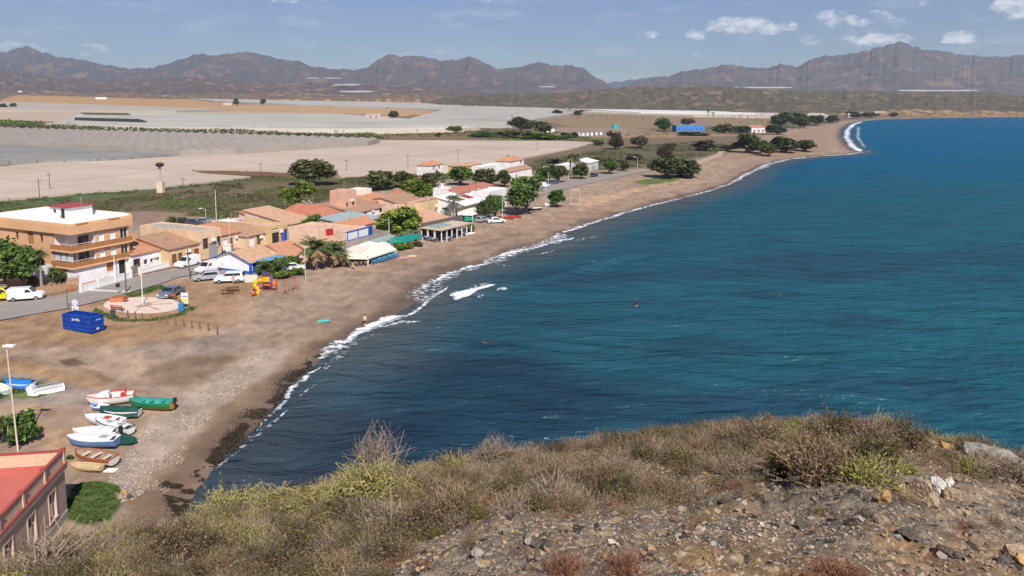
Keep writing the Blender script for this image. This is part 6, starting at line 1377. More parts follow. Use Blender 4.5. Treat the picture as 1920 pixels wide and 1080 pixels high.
# ---- low scrub on the plain: too many to count
def plain_scrub():
    r = np.random.default_rng(21); polys = [([(-40, 400), (0, 372), (250, 345), (460, 330), (640, 330), (760, 345), (700, 360), (620, 374), (520, 402), (420, 410), (330, 400), (240, 396), (100, 398)], 9000, .55, 'mix'),
        ([(1000, 300), (1170, 276), (1320, 264), (1390, 275), (1330, 290), (1230, 312), (1040, 322), (950, 318)], 3200, .8, 'mix'), ([(900, 262), (1060, 248), (1150, 262), (1110, 266)], 700, 1.3, 'green'), ([(720, 258), (1060, 254), (1060, 248), (900, 240), (720, 250)], 900, 1.1, 'mix'),
        ([(0, 232), (640, 250), (720, 254), (640, 243), (300, 240), (0, 226)], 3500, 1.9, 'green'), ([(1130, 258), (1330, 250), (1560, 232), (1300, 240), (1080, 248)], 900, 1.2, 'dark'), ([(1480, 245), (1590, 226), (1500, 224), (1400, 238)], 500, 1.4, 'dark'), ([(640, 330), (820, 318), (1000, 312), (960, 330), (760, 350)], 900, .9, 'mix'), ([(1180, 342), (1250, 330), (1310, 327), (1260, 343)], 500, .25, 'green')]
    mats = [LEAF['olive'], LEAF['brown'], LEAF['grey'], LEAF['green'], LEAF['bright']]; V = []; MI = []
    for poly, n, sz, kd in polys:
        Q = np.array([G(*p)[:2] for p in poly]); lo, hi = Q.min(0), Q.max(0); p = r.random((n * 3, 2)) * (hi - lo) + lo; p = p[inpoly(p[:, 0], p[:, 1], Q)][:n]
        cl = fbm(p[:, 0] / 9, p[:, 1] / 14, 4, 400); p = p[cl > .44]; n = len(p); z = zg(p[:, 0], p[:, 1]); s = sz * (.5 + 1.1 * r.random(n) ** 2)
        k = 22; off = r.normal(size=(n, k, 3)) * np.array((.45, .45, .25)) * s[:, None, None]; off[..., 2] = np.abs(off[..., 2]) + .03; pos = np.stack([p[:, 0], p[:, 1], z], 1)[:, None] + off
        V.append(flecks(pos.reshape(-1, 3), .36 * np.repeat(s, k)[:, None], 3, .8)); u = fbm(p[:, 0] / 12, p[:, 1] / 12, 3, 401) + (r.random(n) - .5) * .35
        if kd == 'mix': m_ = np.where(u < .36, 1, np.where(u < .5, 2, np.where(u < .66, 0, 3)))
        elif kd == 'green': m_ = np.where(u < .5, 3, 4)
        else: m_ = np.where(u < .5, 0, 3)
        MI.append(np.repeat(m_, k))
    o = trimesh('plain_scrub', np.concatenate(V), mats, mi=np.concatenate(MI)); tag(o, 'low olive and brown scrub scattered over the plain behind the village', 'scrub', kind='stuff')
plain_scrub()
def hedge():
    r = np.random.default_rng(31); P, u = resample([G(x, y)[:2] for x, y in ((-120, 235), (0, 238), (210, 244), (450, 250), (640, 257), (720, 260))], 1.2); p = np.repeat(P, 16, 0); p = p + r.normal(size=p.shape) * np.array((2.2, 3)); hh = 1.6 + 2.4 * fbm(p[:, 0] / 14, p[:, 1] * 0, 3, 7)
    z = zg(p[:, 0], p[:, 1]) + hh * r.random(len(p)); V = flecks(np.stack([p[:, 0], p[:, 1], z], 1), 1.1, 8, .8)
    o = trimesh('hedge', V, [LEAF['olive'], LEAF['dark'], LEAF['brown']], mi=(fbm(p[:, 0] / 20, p[:, 1] / 20, 2, 9) * 3.2).astype(int) % 3); tag(o, 'long rough hedge between the ridged greenhouse and the pale plastic covers', 'hedge', kind='stuff')
hedge()
def grass():
    r = np.random.default_rng(5); V = []
    for poly, n in (([(178, 578), (225, 597), (275, 599), (330, 589), (362, 573), (374, 577), (340, 594), (275, 605), (215, 603), (174, 586)], 2600), ([(205, 562), (240, 549), (300, 535), (318, 540), (270, 552), (225, 565)], 2600), ([(-20, 716), (20, 710), (60, 712), (120, 724), (126, 730), (60, 748), (-20, 750)], 5000), ([(126, 940), (142, 912), (180, 905), (222, 914), (226, 940), (200, 975), (160, 982), (128, 968)], 16000)):
        Q = np.array([G(*p)[:2] for p in poly]); lo, hi = Q.min(0), Q.max(0); p = r.random((n * 3, 2)) * (hi - lo) + lo; p = p[inpoly(p[:, 0], p[:, 1], Q)][:n]; p = p[fbm(p[:, 0] / 1.5, p[:, 1] / 1.5, 3, 44) > .42]; z = zg(p[:, 0], p[:, 1])
        V.append(flecks(np.stack([p[:, 0], p[:, 1], z + .05 + .05 * r.random(len(p))], 1), .2 if n > 9000 else .17, 6, 1.2))
    V = np.concatenate(V); o = trimesh('grass', V, [mat('grass_green', (.055, .105, .02), .8, .35, 1.2, island=.5), mat('grass_dry', (.12, .13, .035), .8, .3, 1.2, island=.4)], mi=(r.random(len(V)) > .75).astype(int)); tag(o, 'short green ground cover round the plaza, the boats and the corner building', 'grass', kind='stuff')
grass()
def pebbles():
    r = np.random.default_rng(15); poly = [(200, 900), (240, 850), (270, 800), (340, 750), (400, 705), (500, 660), (520, 690), (430, 750), (360, 820), (330, 900), (300, 960), (240, 960)]
    Q = np.array([G(*p)[:2] for p in poly]); lo, hi = Q.min(0), Q.max(0); p = r.random((26000, 2)) * (hi - lo) + lo; p = p[inpoly(p[:, 0], p[:, 1], Q)]; p = p[(fbm(p[:, 0] / 3, p[:, 1] / 3, 4, 46) > .47)]; n = len(p); z = zg(p[:, 0], p[:, 1]); sz = .03 + .07 * r.random(n) ** 3
    V, Fc = rock_arrays(n, np.stack([p[:, 0], p[:, 1], z + .02], 1), sz, 19); o = npmesh('pebbles', V, Fc, [mat('pebble_pale', (.42, .34, .27), .9, .2, 3, island=.3), mat('pebble_grey', (.26, .21, .18), .9, .2, 3, island=.3)], mi=np.repeat((r.random(n) > .6).astype(int), 20)); tag(o, 'band of pale pebbles on the near beach', 'pebbles', kind='stuff')
pebbles()
def seabits():
    for (px, py, n, lb) in ((915, 642, 3, 'dark weedy rock just breaking the surface off the beach'), (1452, 553, 3, 'faint dark rock awash far out in the water')):
        mb = MB(); rr = random.Random(px); P = plane(px, py, 0)
        for k in range(7): mb.ball((rr.uniform(-1.1, 1.1), rr.uniform(-.5, .5), -.06), rr.uniform(.12, .3), rr.uniform(.1, .2), rr.uniform(.08, .14), 9, 6, jit=.25, rnd=rr)
        o = mb.build('sea_rock', mat('wet_rock', (.05, .055, .04), .5, .3, 3)); o.location = (P[0], P[1], .05); tag(o, lb, 'rock')
seabits()
for (px, py, w, h, c, lb) in ((232, 925, 12, 9, 1, 'orange boulder beside the green patch at the end of the beach'), (243, 933, 11, 10, 4, 'dark boulder beside the green patch at the end of the beach'), (226, 935, 12, 8, 0, 'pale flat boulder beside the green patch at the end of the beach')):
    P = G(px, py); s = P.y / F; mb = MB(); rr = random.Random(px); mb.ball((0, 0, h * s * .3), w * s * .5, w * s * .45, h * s * .5, 10, 7, jit=.18, rnd=rr); o = mb.build('boulder', BR[{1: 3, 4: 4, 0: 0}[c]]); o.location = P; tag(o, lb, 'rock')
# ================================================================== VEHICLES
RUB = mat('rubber', (.02, .02, .02), .8, .2, 5); RIM = mat('rim_grey', (.35, .35, .36), .4, .1, 5, metal=.6); CGL = mat('car_glass', (.02, .025, .03), .08, .2, 3, spec=.7); LAMP = mat('lamp_clear', (.75, .75, .72), .2, .05, 5); TAIL = mat('lamp_red', (.40, .02, .02), .3, .1, 5)
def paint(rgb): return mat('car_paint_%d_%d_%d' % tuple(int(c * 100) for c in rgb), rgb, .25, .05, 2, spec=.5)
def car(label, px, py, head, rgb, kind='hatch', name='parked_car', group='parked cars', cat='car'):
    """px,py = ground under the centre; head = heading in degrees"""
    P = G(px, py); root = thing(name, label, cat, P, R(head), group)
    Lh, Wd = {'hatch': (2.0, .86), 'suv': (2.2, .92), 'van': (2.15, .9), 'sedan': (2.2, .88), 'camper': (3.2, 1.1)}[kind]
    prof = {'hatch': [(-Lh, .32), (-Lh, .85), (-1.85, .95), (-1.55, 1.42), (.35, 1.46), (1.05, .98), (1.85, .80), (Lh, .6), (Lh, .32)], 'suv': [(-Lh, .38), (-Lh, 1.0), (-1.95, 1.55), (-1.8, 1.66), (.45, 1.68), (1.05, 1.12), (2.0, .98), (Lh, .75), (Lh, .38)],
            'van': [(-Lh, .34), (-Lh, 1.78), (-2.0, 1.84), (.45, 1.80), (1.15, 1.12), (2.0, .92), (Lh, .7), (Lh, .34)], 'sedan': [(-Lh, .32), (-Lh, .9), (-1.5, .98), (-.95, 1.40), (.4, 1.42), (1.15, .95), (2.0, .8), (Lh, .6), (Lh, .32)], 'camper': [(-Lh, .4), (-Lh, 2.6), (-Lh + .1, 2.7), (2.6, 2.7), (3.1, 2.2), (2.5, 1.6), (2.9, 1.1), (Lh, 1.0), (Lh, .4)]}[kind]
    mb = MB(); n = len(prof)
    def wy(z): return Wd - max(0, z - .95) * .20
    vs = [(x, -wy(z), z) for x, z in prof] + [(x, wy(z), z) for x, z in prof]
    mb.add(vs, [tuple(range(n)), tuple(range(2 * n - 1, n - 1, -1))] + [(i + n, (i + 1) % n + n, (i + 1) % n, i) for i in range(n)])
    body = mb.build('body', paint(rgb), root, bevel=.05)
    mb = MB(); e = .012
    zt = {'hatch': 1.36, 'suv': 1.58, 'van': 1.62, 'sedan': 1.33, 'camper': 1.9}[kind]; zb = zt - .40
    x0, x1, x2, x3 = {'hatch': (-1.5, -1.35, .35, .85), 'suv': (-1.75, -1.7, .45, .85), 'van': (.05, .05, .45, .95), 'sedan': (-1.15, -.85, .4, .85), 'camper': (1.2, 1.2, 2.1, 2.3)}[kind]
    for sgn in (-1, 1):
        a = [(x0, sgn * (wy(zb) + e), zb), (x3, sgn * (wy(zb) + e), zb), (x2, sgn * (wy(zt) + e), zt), (x1, sgn * (wy(zt) + e), zt)]; mb.add(a if sgn < 0 else a[::-1], [(0, 1, 2, 3)])
    side = mb.build('side_window', CGL, root)
    if kind != 'camper':
        fx = [p for p in prof if p[0] > .2 and p[1] > 1.3][-1]; k = prof.index(fx); nx = prof[k + 1]
        mb = MB(); a0 = (fx[0] + (nx[0] - fx[0]) * .1, fx[1] + (nx[1] - fx[1]) * .1); a1 = (fx[0] + (nx[0] - fx[0]) * .92, fx[1] + (nx[1] - fx[1]) * .92)
        mb.add([(a0[0] + .03, -wy(a0[1]) + .1, a0[1] + .02), (a1[0] + .03, -wy(a1[1]) + .1, a1[1] + .02), (a1[0] + .03, wy(a1[1]) - .1, a1[1] + .02), (a0[0] + .03, wy(a0[1]) - .1, a0[1] + .02)], [(0, 1, 2, 3)]); mb.build('windscreen', CGL, root)
        rx = prof[1 if kind in ('suv',) else (2 if kind != 'van' else 1)]; ry = prof[prof.index(rx) + 1]
        if kind == 'van': rx, ry = (-Lh, 1.15), (-Lh, 1.65)
        mb = MB(); mb.add([(rx[0] - .025, -Wd + .22, rx[1] + .06), (ry[0] - .025, -Wd + .26, ry[1] - .04), (ry[0] - .025, Wd - .26, ry[1] - .04), (rx[0] - .025, Wd - .22, rx[1] + .06)], [(3, 2, 1, 0)]); mb.build('rear_window', CGL, root)
    wx = Lh * .64
    for sx in (-1, 1):
        for sy in (-1, 1):
            mb = MB(); mb.tube((sx * wx, sy * (Wd - .2), .32), (sx * wx, sy * (Wd + .02), .32), .32, n=14); wl = mb.build('wheel', RUB, root)
            mb = MB(); mb.tube((sx * wx, sy * (Wd + .021), .32), (sx * wx, sy * (Wd + .035), .32), .19, n=10); mb.build('rim', RIM, wl)
    for sy in (-1, 1):
        mb = MB(); mb.box(Lh - .06, sy * Wd * .55, .62, Lh + .02, sy * Wd * .95, .76); mb.build('headlight', LAMP, root)
        mb = MB(); mb.box(-Lh - .02, sy * Wd * .78, .75, -Lh + .05, sy * Wd * .97, .98 if kind != 'van' else 1.2); mb.build('taillight', TAIL, root)
    mb = MB(); mb.box(Lh - .02, -Wd * .9, .34, Lh + .05, Wd * .9, .5); mb.build('bumper', GREYP, root); mb = MB(); mb.box(-Lh - .05, -Wd * .9, .34, -Lh + .02, Wd * .9, .5); mb.build('bumper', GREYP, root)
    return root
VEH = [('white delivery van parked at the left edge beside the yellow one', 50, 562, 18, (.72, .73, .74), 'van'), ('white people carrier parked at the kerb before the yellow house', 352, 500, 247, (.74, .75, .76), 'van'), ('silver hatchback parked on the sand left of the white car', 389, 525, 205, (.33, .36, .40), 'hatch'),
       ('white off road car parked in front of the white gabled house', 431, 529, 190, (.74, .76, .78), 'suv'), ('grey blue car facing the camera on the sand above the plaza', 321, 555, 262, (.10, .15, .20), 'sedan'), ('white car half hidden behind the white gabled house', 391, 510, 247, (.70, .70, .68), 'van'),
       ('dark car parked behind the white gabled house', 428, 485, 245, (.03, .035, .045), 'hatch'), ('white car parked by the beach below the bushy trees', 930, 418, 20, (.74, .74, .70), 'sedan'), ('grey car parked left of the white one by the beach', 904, 416, 60, (.30, .32, .34), 'hatch'),
       ('dark blue car parked by the pale sheet roofed shed on the coast road', 1114, 331, 55, (.02, .04, .10), 'hatch'), ('blue car parked under the trees on the coast road', 1040, 345, 55, (.06, .10, .20), 'hatch'), ('white car parked by the trees left of the blue one', 1020, 352, 55, (.70, .70, .70), 'van'),
       ('dark car parked on open ground behind the street, left one', 366, 422, 10, (.05, .06, .08), 'hatch'), ('grey car parked on open ground behind the street, right one', 383, 420, 15, (.22, .24, .27), 'hatch'), ('grey car parked below the leaning pine', 549, 402, 20, (.28, .29, .31), 'hatch'), ('white car under the clipped bushes by the playground', 549, 507, 20, (.70, .71, .70), 'hatch')]
for v in VEH: car(*v)
yv = car('yellow van with a roof rack cut off by the left edge', 4, 562, 12, (.62, .50, .02), 'van')
mb = MB(); [mb.tube((x, -.7, 1.98), (x, .7, 1.98), .03, n=5) for x in (-1.7, -1, -.3, .3)]; [mb.tube((-1.8, y, 1.98), (.4, y, 1.98), .03, n=5) for y in (-.7, .7)]; [mb.tube((x, y, 1.78), (x, y, 1.98), .03, n=5) for x in (-1.7, .3) for y in (-.7, .7)]; mb.build('roof_rack', METAL, yv)
mb = MB(); mb.box(-.3, -.95, 1.1, .3, -.925, 1.45); mb.build('side_sticker', DARK, yv)
cp = None
for i, (x, y) in enumerate([(1086, 256), (1094, 256), (1102, 255.5), (1110, 255), (1118, 254.5), (1126, 254)]):
    if cp is None: cp = car('one of the white caravans parked in a row beyond the pale field', x, y, 75, (.76, .77, .78), 'camper', name='caravan', group='caravans in a row', cat='caravan')
    else: copytree(cp, G(x, y), R(75 + i * 3))

# ================================================================== BOATS
def hull(L, B, H, tr=.7, flare=.75, ns=12, sheer=.25, open_=True, keel=.1):
    """returns list of station rings: outer from port gunwale over the keel to starboard"""
    st = []
    for i in range(ns + 1):
        t = i / ns; x = -L / 2 + L * t
        b = B / 2 * (tr + (1 - tr) * math.sin(min(1, t / .45) * math.pi / 2)) * (1 if t < .5 else max(.02, math.cos((t - .5) / .5 * math.pi / 2) ** .65))
        z1 = H + sheer * H * (t ** 2.2) + .06 * H * (1 - t) ** 2; zk = keel * H + (H * .75) * max(0, (t - .8) / .2) ** 2
        st.append((x, b, z1, zk))
    return st
def boat(name, label, px, py, L, B, H, head, col_out, col_in, parts=(), tilt=0, stripe=None, deck=None, flip=False, cover=None, tr=.7, open_depth=.75):
    P = G(px, py); root = thing(name, label, 'boat', P, R(head), 'boats pulled up on the beach'); root.rotation_euler = (R(tilt), R(180) if flip else 0, R(head))
    if flip: root.location.z += H + .05
    st = hull(L, B, H, tr); ns = len(st); m = 9; mb = MB(); vs = []
    for (x, b, z1, zk) in st:
        for j in range(m):
            a = math.pi * j / (m - 1); c = math.cos(a); y = b * (abs(c) ** .55) * (1 if c > 0 else -1); z = zk + (z1 - zk) * (1 - math.sin(a) ** .8)
            vs.append((x, y, z))
    fs = []; mi = []
    for i in range(ns - 1):
        for j in range(m - 1): a = i * m + j; fs.append((a, a + m, a + m + 1, a + 1)); mi.append(1 if stripe and j in (0, m - 2) else (2 if stripe and j in (1, m - 3) else 0))
    mb.add(vs, fs); mb.m = mi; mb.add([vs[j] for j in range(m)], [tuple(range(m))])
    mats = [col_out] + (list(stripe) if stripe else []); hl = mb.build('hull', mats, root, smooth=True)
    # inner skin, gunwale
    if not flip:
        mb = MB(); iv = []
        for (x, b, z1, zk) in st:
            for j in range(m):
                a = math.pi * j / (m - 1); c = math.cos(a); bb = max(.01, b - .06); zz = zk + .05 + (z1 - zk) * (1 - open_depth); y = bb * (abs(c) ** .5) * (1 if c > 0 else -1); z = zz + (z1 - zz) * (1 - math.sin(a) ** .6)
                iv.append((x * .985, y, z))
        mb.add(iv, [(a + 1, a + m + 1, a + m, a) for i in range(ns - 1) for j in range(m - 1) for a in (i * m + j,)]); mb.add(iv[:m], [tuple(range(m))]); mb.build('inner_hull', col_in, root, smooth=True)
        mb = MB()
        for sgn in (1, -1):
            for i in range(ns - 1):
                p, q = st[i], st[i + 1]; mb.tube((p[0], sgn * (p[1] - .03), p[2]), (q[0], sgn * (q[1] - .03), q[2]), .045, n=5)
        mb.tube((st[0][0], st[0][1], st[0][2]), (st[0][0], -st[0][1], st[0][2]), .045, n=5); mb.build('gunwale', deck or WHITE, root)
    for p in parts:
        if p[0] == 'thwart':
            for x in p[1]:
                t = (x + L / 2) / L; b = st[int(t * 12)][1] - .07; mb = MB(); mb.box(x - .14, -b, H * .72, x + .14, b, H * .72 + .05); mb.build('thwart', p[2], root)
        if p[0] == 'deck':
            mb = MB(); x0 = p[1]; pts = [s for s in st if s[0] >= x0]
            for a, b in zip(pts[:-1], pts[1:]): mb.add([(a[0], -a[1] + .02, a[2] + .02), (b[0], -b[1] + .02, b[2] + .02), (b[0], 0, b[2] + .09), (a[0], 0, a[2] + .09), (b[0], b[1] - .02, b[2] + .02), (a[0], a[1] - .02, a[2] + .02)], [(0, 1, 2, 3), (3, 2, 4, 5)])
            mb.build('deck', p[2], root)
        if p[0] == 'cabin':
            _, x0, x1, w, hh, mm = p; mb = MB(); mb.add([(x0, -w, H), (x1, -w * .7, H), (x1, w * .7, H), (x0, w, H), (x0 + .1, -w * .8, H + hh), (x1 - .4, -w * .5, H + hh * .8), (x1 - .4, w * .5, H + hh * .8), (x0 + .1, w * .8, H + hh)], [(0, 1, 5, 4), (1, 2, 6, 5), (2, 3, 7, 6), (3, 0, 4, 7), (4, 5, 6, 7)]); c = mb.build('cabin', mm, root)
            mb = MB(); [mb.box(x0 + .25 + k * .4, -w * .9 - .02, H + hh * .4, x0 + .5 + k * .4, -w * .80, H + hh * .65) for k in range(2)]; mb.build('cabin_window', GLASS, c)
        if p[0] == 'rib':
            for y in (-.45, .0, .45): mb = MB(); mb.box(-L * .42, y * B - .03, -.06, L * .35, y * B + .03, .0); mb.build('keel_strip', p[1], root)
        if p[0] == 'motor':
            mb = MB(); mb.box(-L / 2 - .32, -.14, H - .05, -L / 2 - .06, .14, H + .38); mb.box(-L / 2 - .22, -.05, H - .7, -L / 2 - .12, .05, H - .05); mb.build('outboard_motor', p[1], root)
        if p[0] == 'seat':
            _, x, y, mm = p; mb = MB(); mb.box(x - .2, y - .2, H * .8, x + .2, y + .2, H + .12); mb.box(x - .24, y - .2, H + .12, x - .18, y + .2, H + .5); mb.build('seat', mm, root)
        if p[0] == 'hatch': mb = MB(); mb.box(p[1] - .3, -.22, H + .11, p[1] + .3, .22, H + .17); mb.build('hatch', p[2], root)
    if cover:
        mb = MB(); rr = random.Random(int(px)); rows = []
        for (x, b, z1, zk) in st:
            row = []
            for j in range(9): c = -1 + j / 4; row.append((x * 1.03 + rr.uniform(-.04, .04), c * (b + .1), z1 + .28 * (1 - c * c) - (.35 if abs(c) == 1 else 0) + rr.uniform(-.05, .05)))
            rows.append(row)
        mb.add([v for r_ in rows for v in r_], [(i * 9 + j, (i + 1) * 9 + j, (i + 1) * 9 + j + 1, i * 9 + j + 1) for i in range(len(rows) - 1) for j in range(8)]); mb.build('tarpaulin', cover, root)
    # chocks keep it level
    if not flip: mb = MB(); mb.box(-L * .25, -.35, -.05, -L * .15, .35, H * .18); mb.box(L * .12, -.3, -.05, L * .22, .3, H * .18); mb.build('chock', WOOD, root)
    return root
HW = mat('hull_white', (.74, .72, .68), .45, .08, 2, spec=.4); HWP = mat('hull_white_worn', (.62, .57, .50), .6, .15, 2); HBL = mat('hull_blue', (.13, .22, .42), .45, .15, 1.5); GRN = mat('hull_green', (.02, .19, .07), .5, .15, 2); YEL = mat('hull_yellow', (.60, .33, .02), .5, .1, 2); TEAL = mat('boat_teal', (.04, .27, .22), .5, .3, 3); RED = mat('boat_red', (.48, .05, .05), .5, .15, 2)
WARN = mat('varnish_brown', (.33, .11, .05), .5, .2, 3); CRM = mat('hull_cream', (.56, .42, .22), .6, .15, 2); TARP = mat('tarp_dark_green', (.012, .065, .05), .6, .35, 2, bump=.5); TBL = mat('tarp_blue', (.02, .17, .50), .6, .15, 2, bump=.4)
boat('motor_boat', 'white motor boat with a red seat and red stern, topmost of the beached row', 208, 757, 4.1, 1.6, .85, 198, HW, HWP, (('deck', .2, mat('deck_pinkish', (.68, .52, .44), .6, .1, 2)), ('cabin', .0, 1.3, .45, .45, HW), ('seat', -1.1, 0, RED), ('hatch', 1.3, HW)), deck=RED, tilt=-3)
boat('rowing_boat', 'green boat with a yellow stripe, lying at the right of the row', 284, 766, 4.3, 1.5, .75, 176, YEL, TEAL, (('thwart', (-.9, .2, 1.0), TEAL), ('motor', DARK)), stripe=(GRN, GRN), deck=TEAL, tr=.8)
boat('covered_boat', 'boat wrapped in a dark green tarpaulin', 226, 780, 3.6, 1.4, .55, 178, HWP, HWP, (), cover=TARP)
boat('small_dinghy', 'small dinghy with a blue bow poking out from under the tarpaulin boat', 186, 768, 1.6, .9, .35, 175, HBL, WHITE, (('deck', .2, TBL),))
boat('sailing_dinghy', 'long white boat with a dark gunwale line, in front of a second white one', 212, 807, 4.3, 1.35, .62, 158, HW, HW, (('deck', -1.9, HW), ('hatch', .4, GREYP), ('hatch', -1.0, GREYP)), deck=mat('gunwale_navy', (.05, .06, .12), .6, .1, 2), tilt=4)
boat('sailing_dinghy', 'white boat lying behind the long one with the dark gunwale line', 196, 795, 4.0, 1.3, .55, 166, HW, HWP, (('deck', -1.6, HW), ('hatch', -.4, RED)), tilt=-4)
boat('motor_boat', 'white boat with a blue lower hull', 174, 836, 4.3, 1.6, .72, 177, HBL, HW, (('deck', -1.9, HW), ('hatch', -1.0, GREYP), ('hatch', .5, HW), ('hatch', 1.2, HW)), stripe=(HBL, HBL), deck=HW)
boat('cabin_boat', 'white cabin boat lying behind the blue hulled one, over a green sheet', 180, 820, 3.9, 1.5, .62, 181, HW, HWP, (('deck', -1.8, HW), ('cabin', -.6, 1.0, .5, .3, HW), ('motor', DARK)), deck=HW)
boat('rowing_boat', 'open wooden rowing boat with brown gunwales and pale seats', 178, 866, 4.0, 1.5, .66, 163, HWP, mat('inside_grey', (.26, .19, .14), .8, .2, 3), (('thwart', (-1.1, .0, 1.0), mat('thwart_cream', (.66, .52, .40), .7, .1, 3)),), stripe=(WARN, HWP), deck=WARN, tr=.75)
boat('rowing_boat', 'small cream boat, lowest of the beached row', 162, 881, 2.7, .9, .36, 172, CRM, mat('inside_cream', (.42, .32, .18), .8, .15, 3), (), deck=CRM)
boat('upturned_boat', 'white boat turned upside down on the grass, its keel strips showing', 86, 735, 3.1, 1.5, .5, 38, HW, HW, (('rib', GREYP),), flip=True, tilt=0, tr=.95)
boat('upturned_dinghy', 'small white hull beside the upside down boat', 60, 733, 2.0, 1.0, .35, 130, HW, HW, (), flip=True)
boat('covered_boat', 'boat under a bright blue sheet behind the lamp post', 36, 724, 3.0, 1.3, .35, 172, HW, HW, (), cover=TBL)
boat('rowing_boat', 'pale grey green boat cut off by the left edge', -2, 735, 3.2, 1.3, .5, 150, mat('hull_pale_green', (.42, .52, .48), .6, .15, 2), HWP, (), deck=HW)
P = G(205, 828); mb = MB(); rr = random.Random(3); pts = [(rr.uniform(.9, 1.1) * 2.3 * math.cos(a * .52), rr.uniform(.8, 1.1) * .9 * math.sin(a * .52), .03) for a in range(12)]; mb.slab(pts, .25); mb.build('green_sheet', TARP); o = bpy.data.objects['green_sheet']; o.location = P; o.rotation_euler = (0, 0, R(178)); tag(o, 'crumpled green sheet under the white cabin boat', 'sheet')
P = G(208, 884); mb = MB(); mb.slab([(-.5, -.25, .05), (.4, -.3, .05), (.55, .2, .05), (-.3, .3, .05)], .1); o = mb.build('white_board', HW); o.location = P; tag(o, 'white broken board lying right of the cream boat', 'board')

# ================================================================== SKIP, PLAYGROUND, STREET FURNITURE
def skip():
    P = G(172, 627); SB = mat('skip_blue', (.008, .055, .33), .5, .22, 1.2, bump=.15); A = math.atan2(-.02, 1)
    # near bottom corner at P; long side runs left/away, short side runs right/away
    pl = G(120, 617); pr_ = G(198, 621); d1 = Vector((pl.x - P.x, pl.y - P.y, 0)).normalized(); L = (pl - P).length; root = thing('skip_container', 'big dark blue open skip with ribbed sides, standing on the sand', 'skip', P, math.atan2(d1.y, d1.x))
    W = (pr_ - P).length; H = height_for(P, 597) - P.z; t = .06
    # local x along d1 (left), local y: rotate -90 => right/away is -y? choose sign
    sgn = -1 if d1.cross(Vector((pr_.x - P.x, pr_.y - P.y, 0))).z < 0 else 1
    def bx(mb, x0, y0, z0, x1, y1, z1): mb.box(x0, sgn * y0, z0, x1, sgn * y1, z1)
    mb = MB(); bx(mb, 0, 0, .18, L, t, H); bx(mb, 0, W - t, .18, L, W, H); bx(mb, 0, t, .18, t, W - t, H); bx(mb, L - t, t, .18, L, W - t, H); bx(mb, t, t, .18, L - t, W - t, .26); mb.build('body', SB, root)
    mb = MB()
    for z in (.2, H * .36, H * .62, H - .14): bx(mb, -.07, -.09, z, L + .07, -.003, z + .1); bx(mb, -.09, -.003, z + .004, -.003, W + .07, z + .104)
    mb.build('rib', SB, root)
    mb = MB()
    for k in range(5): x = L * k / 4; bx(mb, x - .05, -.075, .2, x + .05, -.004, H)
    for k in range(3): y = W * k / 2; bx(mb, -.075, y - .05, .2, -.004, y + .05, H)
    mb.build('upright', SB, root)
    mb = MB(); bx(mb, -.09, -.11, H, L + .09, .12, H + .09); bx(mb, -.09, W - .12, H, L + .09, W + .09, H + .09); bx(mb, -.09, .12, H + .002, .12, W - .12, H + .088); bx(mb, L - .12, .12, H + .002, L + .09, W - .12, H + .088); mb.build('rim', SB, root)
    for x in (L * .2, L * .8): mb = MB(); mb.tube((x, sgn * .2, .09), (x, sgn * (W - .2), .09), .09, n=10); mb.build('roller', DARK, root)
    mb = MB(); rr = random.Random(2)
    for k in range(14): mb.ball((rr.uniform(.5, L - .5), sgn * rr.uniform(.4, W - .4), .5), rr.uniform(.3, .7), rr.uniform(.2, .5), rr.uniform(.15, .4), 8, 5, jit=.2, rnd=rr)
    o = mb.build('rubble', mat('rubble_pale', (.55, .45, .36), .9, .2, 2)); o.matrix_world = Matrix.Translation(P) @ Matrix.Rotation(math.atan2(d1.y, d1.x), 4, 'Z'); tag(o, 'pale rubble lying inside the blue skip', 'rubble')
    cu = bpy.data.curves.new('lettering', 'FONT'); cu.body = 'Jumilla'; cu.size = .5; cu.extrude = .01; cu.align_x = 'CENTER'; to = bpy.data.objects.new('lettering', cu); COL.objects.link(to)
    dg = bpy.context.evaluated_depsgraph_get(); me = bpy.data.meshes.new_from_object(to.evaluated_get(dg)); bpy.data.objects.remove(to)
    o = link(bpy.data.objects.new('lettering', me), root); me.materials.clear(); me.materials.append(mat('letter_white', (.75, .76, .74), .6, .05, 3))
    # text must face outward (-y side of the long wall) and read left to right from the camera
    M_ = Matrix(((-1, 0, 0, L * .52), (0, 0, sgn * -1.0, sgn * -.10), (0, 1, 0, H * .72), (0, 0, 0, 1))); o.matrix_local = M_
    mb = MB(); bx(mb, -.10, W * .35, H * .78, -.093, W * .8, H * .86); mb.build('plate', mat('plate_cyan', (.20, .50, .62), .5, .1, 3), root)
skip()
